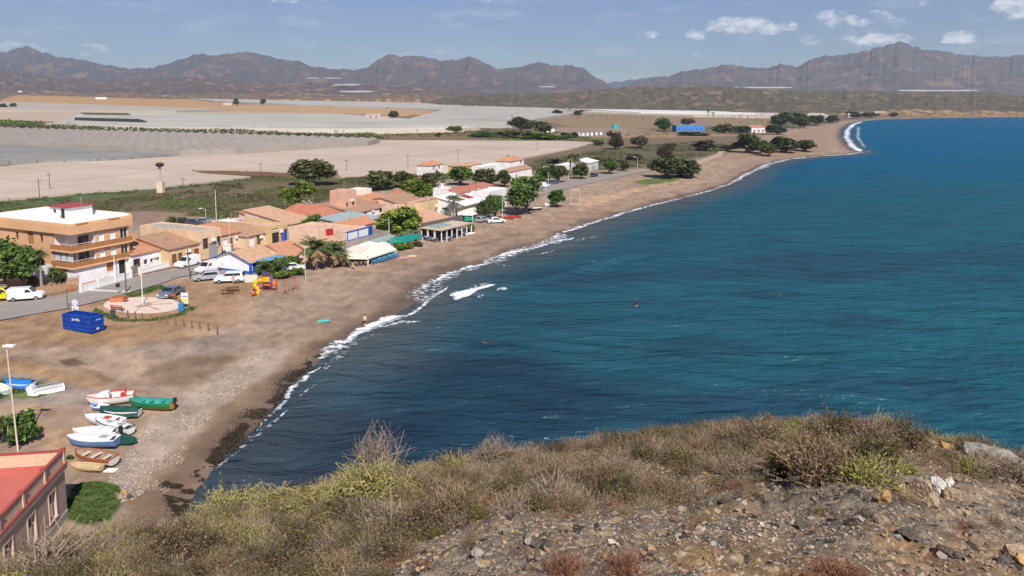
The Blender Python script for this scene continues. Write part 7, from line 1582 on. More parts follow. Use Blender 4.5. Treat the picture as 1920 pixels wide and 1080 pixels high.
def playground():
    P = G(502, 545); root = thing('playground_tower', 'play tower with a yellow slide, yellow and blue panels and red posts', 'play tower', P, R(8)); root.scale = (.8, .8, .85)
    Y = mat('plastic_yellow', (.72, .38, .01), .45, .1, 3, spec=.4); RD = mat('plastic_red', (.50, .05, .02), .5, .1, 3); OR_ = mat('plastic_orange', (.72, .20, .02), .5, .1, 3)
    for x, y in ((-.8, -.6), (.6, -.6), (-.8, .6), (.6, .6), (1.6, -.6), (1.6, .6)): mb = MB(); mb.tube((x, y, 0), (x, y, 3.0 if x < 1 else 2.2), .07, n=7); mb.build('post', RD, root)
    mb = MB(); mb.box(-.9, -.7, 1.3, .7, .7, 1.42); mb.box(.7, -.6, .95, 1.7, .6, 1.05); mb.build('platform', RD, root)
    mb = MB(); mb.box(-.75, -.68, 1.75, .5, -.60, 2.65); mb.box(-.75, .6, 1.75, .5, .66, 2.65); mb.build('panel', Y, root)
    mb = MB(); mb.box(.66, -.7, 1.6, 1.0, -.62, 2.7); mb.build('panel', mat('plastic_blue', (.02, .12, .55), .5, .1, 3), root)
    mb = MB(); mb.box(1.2, -.66, 1.1, 1.6, -.6, 2.0); mb.build('panel', OR_, root)
    mb = MB(); mb.slab([(-.9, -.75, 2.9), (.7, -.75, 2.9), (.7, 0, 3.3), (-.9, 0, 3.3)], .06); mb.slab([(-.9, 0, 3.302), (.7, 0, 3.302), (.7, .75, 2.902), (-.9, .75, 2.902)], .06); mb.build('roof', mat('plastic_dark', (.04, .05, .10), .6, .1, 3), root)
    # tube slide leaving left, curling down to the front
    mb = MB(); pts = [(-.8, 0, 1.9), (-1.7, -.1, 1.85), (-2.3, -.7, 1.5), (-1.9, -1.5, 1.1), (-1.3, -1.9, .7), (-1.25, -2.4, .3), (-1.3, -3.0, .18)]; mb.path(pts, [.42, .44, .4, .36, .34, .36, .42], 10); mb.build('slide', Y, root, smooth=True)
    mb = MB(); mb.tube((-1.7, -1.5, 0), (-1.7, -1.5, 1), .06); mb.tube((-2.2, -.5, 0), (-2.2, -.5, 1.4), .06); mb.build('slide_support', RD, root)
    mb = MB(); [mb.tube((1.7, y, z), (1.7, y + .0, z), .02) if 0 else mb.box(1.66, -.5, z, 1.72, .5, z + .06) for y in (0,) for z in (.2, .5, .8)]; mb.build('ladder_rung', RD, root)
    P = G(546, 549); root = thing('swing_frame', 'red A shaped swing frame right of the play tower', 'swing', P, R(70))
    PK = mat('frame_pink_red', (.50, .16, .11), .6, .1, 3)
    for x in (-1.3, 1.3):
        mb = MB(); mb.tube((x, -.5, 0), (x, 0, 2.3), .06); mb.tube((x, .5, 0), (x, 0, 2.3), .06); mb.build('leg', PK, root)
    mb = MB(); mb.tube((-1.4, 0, 2.3), (1.4, 0, 2.3), .06); mb.build('top_bar', PK, root)
    mb = MB(); [mb.tube((x, 0, .5), (x, 0, 2.3), .015, n=4) for x in (-.7, -.3, .3, .7)]; mb.build('chain', METAL, root)
    mb = MB(); [mb.box(x - .22, -.12, .46, x + .22, .12, .5) for x in (-.5, .5)]; mb.build('seat', DARK, root)
playground()
def bench(label, px, py, head, m, name='bench', Lb=2.0):
    P = G(px, py); root = thing(name, label, 'bench', P, R(head)); 
    mb = MB(); [mb.box(-Lb / 2, y, .42, Lb / 2, y + .12, .47) for y in (-.25, -.1, .05)]; mb.build('seat', m, root)
    mb = MB(); [mb.box(-Lb / 2, .24, z, Lb / 2, .28, z + .12) for z in (.6, .78)]; mb.build('backrest', m, root)
    for x in (-Lb / 2 + .2, Lb / 2 - .2): mb = MB(); mb.box(x - .03, -.25, 0, x + .03, -.19, .42); mb.box(x - .03, .18, 0, x + .03, .24, .92); mb.box(x - .03, -.19, .36, x + .03, .18, .418); mb.build('leg', DARK, root)
BR_ = mat('bench_red', (.42, .13, .07), .7, .2, 3)
bench('red bench on the plaza, nearest the skip', 221, 584, 165, BR_); bench('red bench on the plaza edge behind the grey blue car', 320, 561, 170, BR_); bench('red bench at the top left of the plaza', 227, 567, 350, BR_)
def planter():
    P = G(222, 566); root = thing('brick_planter', 'square orange red planter at the left end of the plaza', 'planter', P, R(10)); m = mat('planter_red', (.48, .17, .09), .9, .2, 3)
    mb = MB(); [mb.box(*b) for b in ((-.9, -.7, 0, .9, -.55, .75), (-.9, .55, 0, .9, .7, .75), (-.9, -.55, 0, -.75, .55, .75), (.75, -.55, 0, .9, .55, .75))]; mb.build('box', m, root); mb = MB(); mb.box(-.75, -.55, 0, .75, .55, .6); mb.build('soil', mat('soil', (.12, .08, .05), .95, .2, 4), root)
planter()
def picnic(label, px, py, head):
    P = G(px, py); root = thing('picnic_table', label, 'picnic table', P, R(head)); mb = MB(); [mb.box(-.9, -.36 + i * .25, .72, .9, -.14 + i * .25, .76) for i in range(3)]; mb.build('table_top', WOOD, root)
    for y in (-.75, .6): mb = MB(); mb.box(-.9, y, .42, .9, y + .2, .46); mb.build('seat', WOOD, root)
    for x in (-.6, .6): mb = MB(); mb.tube((x, -.65, 0), (x, -.1, .72), .04, n=5); mb.tube((x, .65, 0), (x, .1, .72), .04, n=5); mb.tube((x + .001, -.7, .38), (x + .001, .7, .38), .035, n=5); mb.build('leg', WOOD, root)
picnic('dark wooden picnic table on the sand right of the grey blue car, upper one', 437, 547, 25); picnic('dark wooden picnic table on the sand right of the grey blue car, lower one', 427, 552, 25)
def spring(label, px, py):
    P = G(px, py); root = thing('spring_rider', label, 'spring rider', P, R(40)); mb = MB(); mb.tube((0, 0, 0), (0, 0, .4), .09, n=8); mb.build('spring', DARK, root); mb = MB(); mb.box(-.4, -.12, .4, .4, .12, .65); mb.box(.2, -.1, .65, .4, .1, .95); mb.build('rider', RED, root); mb = MB(); mb.box(-.15, -.16, .651, .1, .16, .70); mb.build('seat', WHITE, root)
spring('little spring rider on the sand left of the slide', 475, 556)
def bins():
    P = G(212, 597); root = thing('litter_bin', 'dark litter bin on the sand right of the blue skip', 'litter bin', P); mb = MB(); mb.tube((0, 0, .1), (0, 0, .95), .28, .33, 12); mb.build('body', mat('bin_dark', (.06, .07, .075), .6, .2, 3), root); mb = MB(); mb.tube((0, 0, .955), (0, 0, 1.03), .35, .30, 12); mb.build('lid', DARK, root); mb = MB(); mb.tube((0, 0, -.1), (0, 0, .1), .08, n=8); mb.build('foot', METAL, root)
    P = G(340, 583); root = thing('blue_bin', 'blue recycling bin in front of the notice board', 'bin', P); mb = MB(); mb.tube((0, 0, 0), (0, 0, 1.05), .34, .36, 14); mb.build('body', mat('bin_blue', (.02, .22, .50), .5, .1, 3), root); mb = MB(); mb.ball((0, 0, 1.06), .36, .36, .2, 12, 6); mb.build('lid', mat('bin_blue', (.02, .22, .50)), root); mb = MB(); mb.tube((0, 0, 1.25), (0, 0, 1.45), .1, n=8); mb.build('opening', DARK, root)
    P = G(347, 577); root = thing('notice_board', 'tall notice board, white above and yellow below, beside the plaza', 'notice board', P, R(-3)); H = height_for(P, 549) - P.z
    for x in (-.42, .42): mb = MB(); mb.box(x - .04, .02, -.1, x + .04, .1, H); mb.build('post', METAL, root)
    mb = MB(); mb.box(-.5, -.03, .55, .5, .018, H); bd = mb.build('panel', WHITE, root); mb = MB(); mb.box(-.46, -.04, .6, .46, -.032, 1.35); mb.build('yellow_field', mat('board_yellow', (.70, .62, .18), .6, .1, 3), bd); mb = MB(); mb.box(-.4, -.04, 1.5, .4, -.032, 1.68); mb.box(-.35, -.04, 1.78, .2, -.032, 1.84); mb.build('heading', mat('board_blue_grey', (.22, .28, .38), .6, .1, 3), bd)
    P = G(142, 592); root = thing('road_sign', 'pole with a round pale sign above a square white one, behind the skip', 'road sign', P, R(-4)); H = height_for(P, 561) - P.z
    mb = MB(); mb.tube((0, .05, 0), (0, .05, H - .1), .04, n=7); mb.build('pole', METAL, root); mb = MB(); mb.tube((0, -.02, H - .45), (0, .0, H - .45), .45, n=18); mb.build('round_sign', mat('sign_pale', (.55, .57, .66), .5, .08, 2), root)
    mb = MB(); mb.box(-.45, -.03, H - 1.75, .45, .0, H - .95); pn = mb.build('square_sign', WHITE, root); mb = MB(); mb.box(-.3, -.036, H - 1.6, -.22, -.031, H - 1.15); mb.box(-.22, -.036, H - 1.23, -.02, -.031, H - 1.15); mb.box(-.1, -.036, H - 1.6, -.02, -.031, H - 1.23); mb.add([(.1, -.036, H - 1.6), (.34, -.036, H - 1.6), (.22, -.036, H - 1.15)], [(0, 1, 2)]); mb.build('symbol', DARK, pn)
    P = G(222, 552); root = thing('road_sign', 'dark square sign seen from behind, on a pole at the kerb', 'road sign', P, R(20)); H = height_for(P, 531) - P.z; mb = MB(); mb.tube((0, 0, 0), (0, 0, H), .04, n=7); mb.build('pole', METAL, root); mb = MB(); mb.box(-.28, -.04, H - .6, .28, -.045 + .03, H); mb.build('plate', DARK, root)
bins()
# bollards of the post fence
PW = mat('post_wood', (.20, .12, .07), .9, .25, 4)
P0 = None; pts = [(240, 597), (254, 600), (267, 602), (283, 604), (299, 606), (314, 608), (329, 610), (345, 613), (360, 616), (375, 618), (391, 621), (408, 627)]
for i, (x, y) in enumerate(pts):
    if P0 is None:
        P0 = thing('fence_post', 'one of the brown wooden posts standing in a line on the sand', 'post', G(x, y), 0, 'wooden posts in a line on the sand'); mb = MB(); mb.box(-.07, -.07, -.2, .07, .07, 1.02); mb.build('post', PW, P0); mb = MB(); mb.tube((0, 0, 1.02), (0, 0, 1.1), .07, .02, 6); mb.build('cap', PW, P0)
    else: copytree(P0, G(x, y), .1 * i)
P1 = None
for i in range(34):
    x = 300 + i * 3.4; y = 600 + i * .35
    if P1 is None:
        P1 = thing('thin_stake', 'one of the thin pale stakes of the worn screen behind the posts', 'stake', G(x, y), 0, 'thin stakes behind the line of posts'); mb = MB(); mb.tube((0, 0, -.1), (0, 0, .9), .025, n=5); mb.build('stake', mat('stake_pale', (.42, .24, .12), .9, .2, 4), P1)
    else: copytree(P1, G(x, y), i, scale=(1, 1, .6 + .5 * ((i * 37) % 10) / 10))
# poles and lamps
def pole(name, label, px, base, top, r=.06, m=METAL, arm=None, lean=0, group=None, cross=False, cat='pole'):
    P = G(px, base); H = height_for(P, top) - P.z; root = thing(name, label, cat, P, 0, group); mb = MB(); mb.tube((0, 0, -.2), (lean, 0, H), r, r * .7, 8); mb.build('pole', m, root)
    if arm:
        mb = MB(); mb.tube((lean, 0, H - .05), (lean + arm, 0, H + .12), r * .5, n=6); mb.build('arm', m, root); mb = MB(); mb.box(lean + arm * .75, -.14, H + .1, lean + arm * 1.35, .14, H + .24); mb.build('lamp_head', WHITE, root)
    if cross:
        mb = MB(); mb.box(-.8, -.05, H - .7, .8, .05, H - .58); mb.build('crossarm', m, root); 
        for x in (-.7, 0, .7): mb = MB(); mb.tube((x, 0, H - .58), (x, 0, H - .38), .05, n=6); mb.build('insulator', DARK, root)
    return root, P, H
CRP = mat('pole_cream', (.62, .52, .42), .7, .1, 3); POLW = mat('pole_wood', (.14, .10, .075), .9, .2, 3)
pole('street_lamp', 'tall cream lamp post with a flat head beside the round bush on the lower beach', 34, 846, 650, .075, CRP, arm=.0001, lean=-.28, cat='street lamp')
root = bpy.data.objects['street_lamp']; H = height_for(G(34, 846), 650) - G(34, 846).z
mb = MB(); mb.box(-.5, -.18, H, .38, .18, H + .14); mb.build('lamp_head', WHITE, root)
pole('wooden_pole', 'shorter bare wooden pole leaning beside the tall lamp post', 33, 832, 730, .06, mat('pole_tan', (.40, .27, .17), .9, .2, 3), lean=-.35)
pole('stake', 'short stake in front of the olive bush on the lower beach', 17, 834, 798, .04, CRP)
pole('street_lamp', 'slim white lamp post in the middle of the plaza', 268, 573, 508, .07, WHITE, cat='street lamp')
pole('utility_pole', 'dark wooden pole at the kerb left of the plaza', 237, 550, 494, .11, POLW)
pole('utility_pole', 'brown pole behind the skip at the road edge', 127, 578, 541, .09, PW, cross=False)
pole('utility_pole', 'leaning dark pole beside the white people carrier', 357, 522, 459, .11, POLW, lean=-.3)
pole('street_lamp', 'slim pale post rising behind the white gabled house', 432, 477, 418, .06, CRP, cat='street lamp')
pole('street_lamp', 'white lamp post in front of the orange block', 216, 520, 470, .06, WHITE, cat='street lamp')
pole('street_lamp', 'slim cream post at the edge of the sand before the palms', 573, 530, 462, .06, CRP, cat='street lamp')
pole('flag_pole', 'tall thin white mast beyond the street', 406, 415, 357, .07, WHITE)
pole('street_lamp', 'curved white lamp on open ground beyond the street', 386, 412, 392, .05, WHITE, arm=-1.1, cat='street lamp')
pole('street_lamp', 'thin white post standing beside the cream awning', 730, 463, 409, .06, WHITE, cat='street lamp')
pole('street_lamp', 'tall post by the bushy trees at the white car', 942, 415, 362, .06, WHITE, cat='street lamp')
pole('street_lamp', 'pale post in front of the big dark beach tree', 1023, 393, 350, .06, CRP, cat='street lamp')
pole('street_lamp', 'lamp post behind the hedge, left of the big dark tree', 945, 348, 328, .06, WHITE, arm=-1.3, cat='street lamp')
pole('street_lamp', 'lamp post on the coast road left of the blue car', 1028, 346, 313, .06, WHITE, arm=-1.3, cat='street lamp')
pole('street_lamp', 'lamp post on the coast road right of the blue car', 1066, 337, 313, .06, WHITE, arm=-1.3, cat='street lamp')
pole('street_lamp', 'lamp post on the coast road before the green tree', 1129, 326, 301, .06, WHITE, cat='street lamp')
pole('street_lamp', 'lamp post at the bend of the coast road', 1195, 315, 295, .06, WHITE, arm=-1.3, cat='street lamp')
rn, Pn, Hn = pole('electricity_tower', 'concrete tower topped by a big dark nest, in the scrub behind the orange block', 302, 361, 312, .45, CONC, cat='tower')
mb = MB(); mb.box(-.9, -.9, -.3, .9, .9, 3.2); mb.build('base', wm((.62, .5, .36)), rn)
mb = MB(); rr = random.Random(1); mb.ball((0, 0, Hn + .5), 1.25, 1.25, .7, 12, 7, jit=.2, rnd=rr); [mb.tube((0, 0, Hn + .4), (1.7 * math.cos(a), 1.7 * math.sin(a), Hn + .2 + .6 * rr.random()), .06, .02, 4) for a in np.linspace(0, 6.2, 16)]; mb.build('nest', mat('nest_sticks', (.06, .045, .035), .95, .2, 3), rn)
mb = MB(); mb.box(-2.0, -.06, Hn - .9, 2.0, .06, Hn - .75); mb.build('crossarm', METAL, rn)
UP = []
for (lb, x, b, t) in [('wooden utility pole at the left, nearer the camera', 75, 382, 335), ('wooden utility pole standing in the pale field at left', 94, 359, 324), ('wooden utility pole in the scrub right of the nest tower', 344, 366, 333), ('wooden utility pole in the pale field left of the olive tree', 489, 332, 305), ('wooden utility pole in the pale field right of the olive tree', 650, 323, 298), ('wooden utility pole in the pale field above the village', 765, 318, 290), ('wooden utility pole in the pale field nearer the palms', 859, 308, 279), ('wooden utility pole at the far edge of the pale field', 1008, 284, 268)]:
    UP.append(pole('utility_pole', lb, x, b, t, .12, POLW, cross=True, cat='utility pole', group='utility poles over the fields'))
def wire(label, a, b, sag=1.2):
    (r0, P_, Ha), (r1, Q_, Hb) = a, b; A0 = P_ + Vector((0, 0, Ha - .4)); B0 = Q_ + Vector((0, 0, Hb - .4)); mb = MB(); n = 14; pts = []
    for i in range(n + 1): t = i / n; p = A0.lerp(B0, t); p.z -= sag * 4 * t * (1 - t); pts.append(p - A0)
    mb.path(pts, [.025] * (n + 1), 4); o = mb.build('power_cable', DARK); o.location = A0; tag(o, label, 'cable')
wire('thin power cable from the left field pole to the nest tower', UP[0], (rn, Pn, Hn)); wire('thin power cable between the two poles either side of the olive tree', UP[3], UP[4]); wire('thin power cable between the two poles above the village', UP[5], UP[6]); wire('thin power cable running to the far edge of the pale field', UP[6], UP[7])

# ================================================================== BEACH RESTAURANTS
CRA = mat('awning_cream', (.74, .68, .54), .8, .08, 1); GRA = mat('awning_teal', (.005, .20, .16), .75, .12, 1); GLR = mat('roof_glazing', (.28, .36, .33), .4, .25, .8)
def canopy(label, corners_px, m, name='awning', cat='awning', drop=.25, posts=True):
    """corners: column, row of the sheet's corner, row of the ground below it"""
    pts = []
    for x, y, yb in corners_px: q = G(x, yb); q.z = height_for(q, y); pts.append(q)
    c = sum(pts, Vector()) / len(pts); g = zg1(c.x, c.y); root = thing(name, label, cat, (c.x, c.y, g)); mb = MB(); mb.slab([(p.x - c.x, p.y - c.y, p.z - g - drop) for p in pts], drop); mb.build('sheet', m, root)
    if posts:
        for p in pts: gz = zg1(p.x, p.y) - g; mb = MB(); k = .97; mb.tube(((p.x - c.x) * k, (p.y - c.y) * k, gz - .1), ((p.x - c.x) * k, (p.y - c.y) * k, p.z - g - drop), .06, n=6); mb.build('post', WHITE, root)
    return root, c, g
canopy('wide cream awning with a straight front edge over the blue tables', [(652, 483, 500), (690, 484, 500), (744, 467, 481), (722, 452, 472), (650, 470, 489)], CRA)
canopy('low pinkish cream awning behind the wide cream one, left panel', [(642, 474, 493), (674, 475, 495), (696, 463, 483), (660, 457, 480), (640, 462, 483)], mat('awning_pinkish', (.70, .58, .50), .8, .08, 1), drop=.2)
canopy('pale awning panel with a grey green corner, farthest of the cream ones', [(668, 463, 484), (705, 464, 484), (722, 457, 477), (684, 451, 474)], mat('awning_pale', (.66, .66, .60), .8, .1, 1), drop=.2)
canopy('grey green glazed roof edged in white between the cream and teal awnings', [(690, 450, 474), (722, 453, 474), (742, 442, 463), (712, 437, 461)], GLR, name='glazed_roof', cat='roof', drop=.3)
canopy('teal green peaked awning beside the round bright green tree', [(731, 455, 468), (760, 454, 468), (793, 444, 458), (781, 438, 458), (757, 441, 461), (735, 447, 467)], GRA, drop=.12)
canopy('dark green awning under the glazed roof', [(687, 455, 474), (722, 457, 475), (730, 452, 470), (700, 447, 468)], mat('awning_dark_green', (.01, .10, .06), .8, .1, 1), drop=.2)
canopy('flat white awning over the green barred terrace below the white villa', [(858, 402, 416), (886, 403, 417), (905, 396, 410), (880, 384, 404), (856, 386, 406)], mat('awning_white', (.74, .68, .62), .8, .06, 1), drop=.2)
canopy('green mesh screen hanging under the flat white awning', [(871, 414, 417), (889, 413, 417), (889, 405, 416), (871, 406, 416.5)], mat('mesh_green', (.01, .22, .12), .8, .1, 1), name='screen', cat='screen', drop=.08, posts=False)
# walls behind the terraces; shade under the awnings is put into their colour
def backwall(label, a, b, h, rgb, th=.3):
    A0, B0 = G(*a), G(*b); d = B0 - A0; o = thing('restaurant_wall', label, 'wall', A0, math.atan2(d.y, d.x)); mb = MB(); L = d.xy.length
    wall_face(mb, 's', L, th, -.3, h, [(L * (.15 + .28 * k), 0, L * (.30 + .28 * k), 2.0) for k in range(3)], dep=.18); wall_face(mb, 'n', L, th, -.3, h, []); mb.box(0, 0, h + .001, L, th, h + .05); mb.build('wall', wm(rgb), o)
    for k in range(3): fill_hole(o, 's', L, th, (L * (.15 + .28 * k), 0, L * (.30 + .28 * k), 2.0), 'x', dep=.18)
backwall('shaded restaurant front with dark doors under the cream awning', (648, 488), (730, 462), 3.2, (.30, .25, .22)); backwall('shaded restaurant front under the teal awning', (742, 461), (790, 450), 2.2, (.16, .14, .10)); backwall('restaurant front coloured dark as its shade, behind the pergola', (792, 446), (868, 428), 3.0, (.12, .10, .09)); backwall('restaurant front coloured dark as the shade under the flat white awning', (856, 414), (900, 404), 3.0, (.12, .10, .08))
# pergola
A0, B0, C0 = G(828, 455), G(884, 440), G(790, 447); d = (B0 - A0); rz = math.atan2(d.y, d.x); L = d.xy.length; e = C0 - A0; n_ = Vector((-math.sin(rz), math.cos(rz), 0)); W = abs(e.dot(n_)); root = thing('pergola', 'white pergola with square posts and a slatted brown roof on the beach', 'pergola', A0, rz); Hp = height_for(A0, 433) - A0.z; sh = e.dot(Vector((math.cos(rz), math.sin(rz), 0)))
W = max(W, 4.0)
for k in range(7): mb = MB(); x = L * k / 6; mb.box(x - .09, -.09, -.2, x + .09, .09, Hp); mb.build('post', WHITE, root)
for k in range(3): mb = MB(); x = sh * (k + 1) / 3; y = W * (k + 1) / 3; mb.box(x - .13, y - .13, -.2, x + .13, y + .13, Hp); mb.build('post', WHITE, root)
for k in range(7): mb = MB(); x = L * k / 6 + sh; mb.box(x - .1, W - .1, -.2, x + .1, W + .1, Hp); mb.build('post', WHITE, root)
mb = MB(); mb.slab([(-.3, -.3, Hp), (L + .3, -.3, Hp), (L + sh + .3, W + .3, Hp), (sh - .3, W + .3, Hp)], .06); mb.slab([(-.4, -.4, Hp + .062), (L + .4, -.4, Hp + .062), (L + .4, -.2, Hp + .062), (-.4, -.2, Hp + .062)], .25); pr_ = mb.build('roof', mat('pergola_roof', (.46, .36, .27), .9, .25, 1), root)
mb = MB()
for k in range(16): x = L * k / 15; mb.slab([(x - .08, -.35, Hp + .07), (x + .08, -.35, Hp + .07), (x + sh + .08, W + .4, Hp + .07), (x + sh - .08, W + .4, Hp + .07)], .12)
mb.build('rafter', mat('rafter_pale', (.60, .52, .42), .85, .15, 2), pr_)
mb = MB(); mb.slab([(L * .15 + sh * .4, W * .4, Hp + .2), (L * .6 + sh * .4, W * .4, Hp + .2), (L * .6 + sh * .9, W * .9, Hp + .2), (L * .15 + sh * .9, W * .9, Hp + .2)], .05); mb.build('green_glazing', GLR, root)
# tables and chairs
TB = mat('table_blue', (.12, .40, .60), .6, .15, 2); CBM = mat('chair_blue', (.06, .20, .36), .6, .15, 2); TG = mat('table_grey', (.30, .32, .36), .6, .15, 2); CG = mat('chair_dark', (.05, .06, .09), .6, .2, 2); TW_ = mat('table_wood', (.34, .26, .20), .7, .2, 2)
def mk_table(tm, label, grp):
    t = thing('dining_table', label, 'table', (0, 0, 0), 0, grp); mb = MB(); mb.box(-.6, -.45, .70, .6, .45, .75); mb.box(-.62, -.47, .52, .62, -.45, .745); mb.box(-.62, .45, .52, .62, .47, .745); mb.build('table_top', tm, t)
    for x in (-.5, .5):
        for y in (-.36, .36): mb = MB(); mb.box(x - .03, y - .03, 0, x + .03, y + .03, .699); mb.build('leg', METAL, t)
    return t
def mk_chair(cm, label, grp):
    t = thing('dining_chair', label, 'chair', (0, 0, 0), 0, grp); mb = MB(); mb.box(-.22, -.22, .42, .22, .22, .47); mb.build('seat', cm, t); mb = MB(); mb.box(-.22, .19, .47, .22, .23, .92); mb.build('backrest', cm, t)
    for x in (-.19, .19):
        for y in (-.19, .19): mb = MB(); mb.box(x - .02, y - .02, 0, x + .02, y + .02, .419); mb.build('leg', cm, t)
    return t
def terrace(spots, tm, cm, tl, cl, tg, cg, rot):
    T0 = C0_ = None
    for i, (x, y) in enumerate(spots):
        P = G(x, y)
        if T0 is None: T0 = mk_table(tm, tl, tg); C0_ = mk_chair(cm, cl, cg); T0.location = P; T0.rotation_euler = (0, 0, rot); first = True
        else: copytree(T0, P, rot + .1 * ((i * 7) % 5 - 2)); first = False
        for k, (dx, dy, a) in enumerate(((-.4, -.75, math.pi), (.4, -.75, math.pi), (-.4, .75, 0), (.4, .75, 0))):
            q = Vector((dx * math.cos(rot) - dy * math.sin(rot), dx * math.sin(rot) + dy * math.cos(rot), 0)); L_ = P + q; L_.z = zg1(L_.x, L_.y)
            if first and k == 0: C0_.location = L_; C0_.rotation_euler = (0, 0, rot + a)
            else: copytree(C0_, L_, rot + a)
terrace([(697, 494), (709, 491), (718, 488), (728, 485), (737, 482), (705, 486), (717, 483), (727, 480)], TB, CBM, 'one of the blue clothed tables along the front of the cream awning', 'one of the blue chairs round the blue clothed tables', 'blue tables by the cream awning', 'blue chairs by the cream awning', R(60))
terrace([(648, 499), (664, 498), (680, 497)], TW_, mat('chair_brown', (.16, .12, .09), .7, .2, 2), 'one of the brown tables beside the palms', 'one of the brown chairs at the tables beside the palms', 'brown tables beside the palms', 'brown chairs beside the palms', R(20))
terrace([(800, 450), (812, 453), (822, 448), (834, 446), (840, 451), (850, 444), (860, 440), (868, 441), (876, 436)], TG, CG, 'one of the grey tables under the white pergola', 'one of the dark chairs under the white pergola', 'grey tables under the pergola', 'dark chairs under the pergola', R(50))
# odds and ends
for (px, py, nm, lb, m) in ((757, 484, 'beach_towel', 'pink towel lying on the sand right of the blue tables', mat('towel_pink', (.62, .30, .30), .9, .1, 3)), (773, 481, 'beach_bag', 'pale yellow bundle lying on the sand, right of the pink towel', mat('towel_yellow', (.66, .52, .28), .9, .1, 3)), (607, 603, 'beach_towel', 'turquoise towel spread on the beach near the water', mat('towel_turquoise', (.08, .48, .38), .9, .15, 3))):
    P = G(px, py); mb = MB(); rr = random.Random(px); mb.slab([(-.8 + rr.uniform(-.1, .1), -.45, 0), (.8, -.4 + rr.uniform(-.1, .1), 0), (.85, .4, 0), (-.75, .5, 0)], .1); [mb.ball((rr.uniform(-.6, .6), rr.uniform(-.3, .3), .1), .2, .15, .1, 8, 5, jit=.2, rnd=rr) for k in range(3)]; o = mb.build(nm, m); o.location = P + Vector((0, 0, .03)); tag(o, lb, 'towel' if 'towel' in nm else 'bag')
P = G(888, 437); mb = MB(); root = boat('rowing_boat', 'small white boat by the seaward end of the pergola', 880, 441, 2.6, 1.1, .45, 20, HW, HWP, (), deck=HW)
for (px, py, lb) in ((950, 410, 'red canoe lying by the shade trees, left one'), (964, 408, 'red canoe lying by the shade trees, right one')): boat('canoe', lb, px, py, 3.6, .8, .4, 170, RED, RED, (), deck=RED)
boat('white_boat', 'white boat stored beneath the small round tree', 1030, 387, 3.4, 1.4, .8, 30, HW, HWP, (('cabin', -.3, .9, .5, .5, HW),), deck=HW)
boat('dark_boat', 'dark boat lying in the shade of the big beach tree', 1004, 394, 3.8, 1.3, .55, 10, mat('hull_dark', (.05, .05, .06), .6, .2, 2), HWP, (), deck=WHITE)
# goal, posts on the beach
def goal(label, px, py, top, head, w):
    P = G(px, py); H = height_for(P, top) - P.z; root = thing('goal_frame', label, 'goal', P, R(head)); mb = MB(); mb.tube((0, 0, 0), (0, 0, H), .035, n=6); mb.build('post', WHITE, root); mb = MB(); mb.tube((w, 0, 0), (w, 0, H), .035, n=6); mb.build('post', WHITE, root); mb = MB(); mb.tube((0, 0, H), (w, 0, H), .06, n=6); mb.build('crossbar', WHITE, root)
    mb = MB(); mb.tube((0, 0, H), (0, 1.5, 0), .03, n=5); mb.tube((w, 0, H), (w, 1.5, 0), .03, n=5); mb.tube((0, 1.5, .03), (w, 1.5, .03), .03, n=5); mb.build('stay', METAL, root)
goal('thin white goal frame on the beach beside the small round tree', 1070, 384, 357, 12, 2.6)
# buoy
P = plane(1193, 575, 0); root = thing('marker_buoy', 'small dark marker buoy standing upright in the open water', 'buoy', (P[0], P[1], 0)); mb = MB(); mb.ball((0, 0, .1), .28, .28, .25, 10, 6); mb.build('float', mat('buoy_brown', (.20, .12, .08), .6, .2, 3), root); mb = MB(); mb.tube((0, 0, .3), (0, 0, .95), .16, .12, 7); mb.build('mast', DARK, root); mb = MB(); mb.tube((0, 0, .95), (0, 0, 1.15), .14, .14, 8); mb.build('topmark', mat('buoy_top', (.16, .10, .06), .6, .1, 3), root)

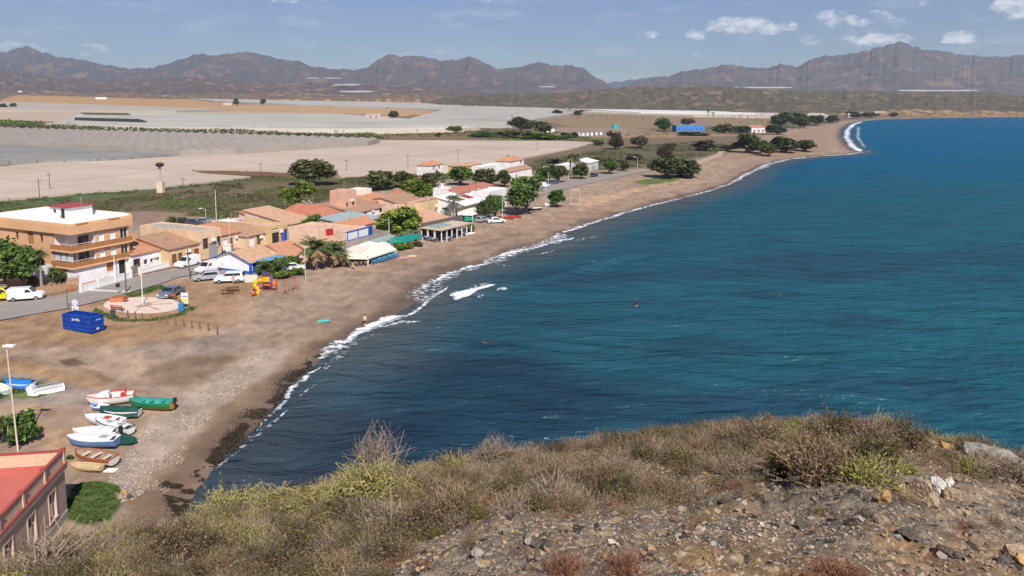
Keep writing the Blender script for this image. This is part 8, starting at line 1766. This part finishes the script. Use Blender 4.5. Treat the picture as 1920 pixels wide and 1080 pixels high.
# ================================================================== PEOPLE
SKIN = mat('skin', (.50, .28, .19), .6, .06, 4); HAIR = mat('hair_dark', (.03, .02, .015), .8, .2, 5)
def skinned(name, nodes, edges, m, parent, sub=1):
    me = bpy.data.meshes.new(name); me.from_pydata([n[0] for n in nodes], edges, []); o = link(bpy.data.objects.new(name, me), parent); o.modifiers.new('skin', 'SKIN'); me.materials.append(m)
    for v, n in zip(me.skin_vertices[0].data, nodes): v.radius = (n[1], n[1])
    me.skin_vertices[0].data[0].use_root = True
    s = o.modifiers.new('sub', 'SUBSURF'); s.levels = sub; s.render_levels = sub; return o
def person(label, P, head, top, bottom, pose='stand', hair=HAIR):
    root = thing('person', label, 'person', P, R(head)); st = .16 if pose == 'walk' else 0.02; sit = pose == 'crouch'; dz = -.45 if sit else 0
    hip = (0, 0, .93 + dz); J = [(hip, .13), ((0, 0, 1.12 + dz), .125), ((0, .01, 1.34 + dz), .14), ((0, .01, 1.47 + dz), .07), ((0, 0, 1.55 + dz), .055), ((0, -.02, 1.64 + dz), .10), ((0, -.02, 1.72 + dz), .085)]
    E = [(0, 1), (1, 2), (2, 3), (3, 4), (4, 5), (5, 6)]
    for s in (-1, 1):
        b = len(J); f = s * st
        J += [((s * .18, 0, 1.42 + dz), .06), ((s * .25, .02 - f * .6, 1.17 + dz), .045), ((s * .24, -.08 - f, .93 + dz), .036), ((s * .24, -.11 - f, .84 + dz), .034)]; E += [(3, b), (b, b + 1), (b + 1, b + 2), (b + 2, b + 3)]
        b = len(J)
        if sit: J += [((s * .1, 0, .46), .095), ((s * .13, -.4, .50), .07), ((s * .12, -.15, .08), .045), ((s * .12, -.3, .04), .04)]
        else: J += [((s * .1, 0, .88), .095), ((s * .1, -.02 + f, .48), .065), ((s * .1, .03 + f * 1.7, .09), .042), ((s * .11, -.12 + f * 1.7, .04), .04)]
        E += [(0, b), (b, b + 1), (b + 1, b + 2), (b + 2, b + 3)]
    skinned('body', J, E, SKIN, root)
    skinned('shirt', [((0, 0, .98 + dz), .15), ((0, 0, 1.15 + dz), .145), ((0, .01, 1.36 + dz), .155), ((-.17, 0, 1.41 + dz), .08), ((.17, 0, 1.41 + dz), .08), ((-.22, .01, 1.28 + dz), .065), ((.22, .01, 1.28 + dz), .065)], [(0, 1), (1, 2), (2, 3), (2, 4), (3, 5), (4, 6)], top, root)
    if sit: L_ = [((0, 0, .48), .15), ((-.1, 0, .46), .11), ((-.13, -.3, .5), .09), ((.1, 0, .46), .11), ((.13, -.3, .5), .09)]
    else: L_ = [((0, 0, .95), .145), ((-.1, 0, .86), .11), ((-.1, -.01 - st * .8, .56), .085), ((.1, 0, .86), .11), ((.1, -.01 + st * .8, .56), .085)]
    skinned('shorts', L_, [(0, 1), (1, 2), (0, 3), (3, 4)], bottom, root)
    mb = MB(); mb.ball((0, .01, 1.70 + dz), .105, .115, .10, 12, 8); mb.build('hair', hair, root, smooth=True)
    mb = MB(); mb.ball((0, -.125, 1.65 + dz), .02, .025, .025, 6, 5); mb.build('nose', SKIN, root)
    return root
cl = lambda n, c: mat('cloth_' + n, c, .9, .1, 4)
P = Vector((*plane(684, 611, .1), -.1)); person('person in a pale top and dark shorts wading in the surf', P, 20, cl('pale', (.60, .56, .52)), cl('black', (.02, .02, .025)), 'walk')
person('person in a pink top and pale shorts beside the white off road car', G(438, 535), 10, cl('pink', (.62, .25, .24)), cl('light', (.5, .45, .42)), 'stand')
person('person in dark clothes under the front of the cream awning, left one', G(724, 479), 120, cl('black2', (.03, .03, .04)), cl('dark', (.04, .04, .05)), 'stand'); person('person in a maroon top under the front of the cream awning, right one', G(733, 476), 130, cl('maroon', (.25, .05, .06)), cl('dark', (.04, .04, .05)), 'stand')
person('person in orange crouching on the sand by the brown tables', G(662, 505), 60, cl('orange', (.60, .20, .08)), cl('light', (.5, .45, .42)), 'crouch')
person('person in a dark top standing between the brown tables and the cream awning', G(690, 499), 200, cl('navy', (.03, .04, .09)), cl('light', (.5, .45, .42)), 'stand')
# ================================================================== AIR
def haze():
    mb = MB(); mb.box(-10500, -150, -8, 11500, 8800, 900); o = mb.build('haze', [])
    m = bpy.data.materials.new('haze_air'); m.use_nodes = True; nt = m.node_tree; nt.nodes.clear(); out = nt.nodes.new('ShaderNodeOutputMaterial'); v = nt.nodes.new('ShaderNodeVolumePrincipled')
    v.inputs['Color'].default_value = (.66, .80, 1.0, 1); v.inputs['Density'].default_value = 8.5e-5; v.inputs['Anisotropy'].default_value = .1
    nt.links.new(v.outputs[0], out.inputs['Volume']); o.data.materials.append(m); tag(o, 'thin blue haze in the air over the bay', 'haze', kind='stuff')
haze()
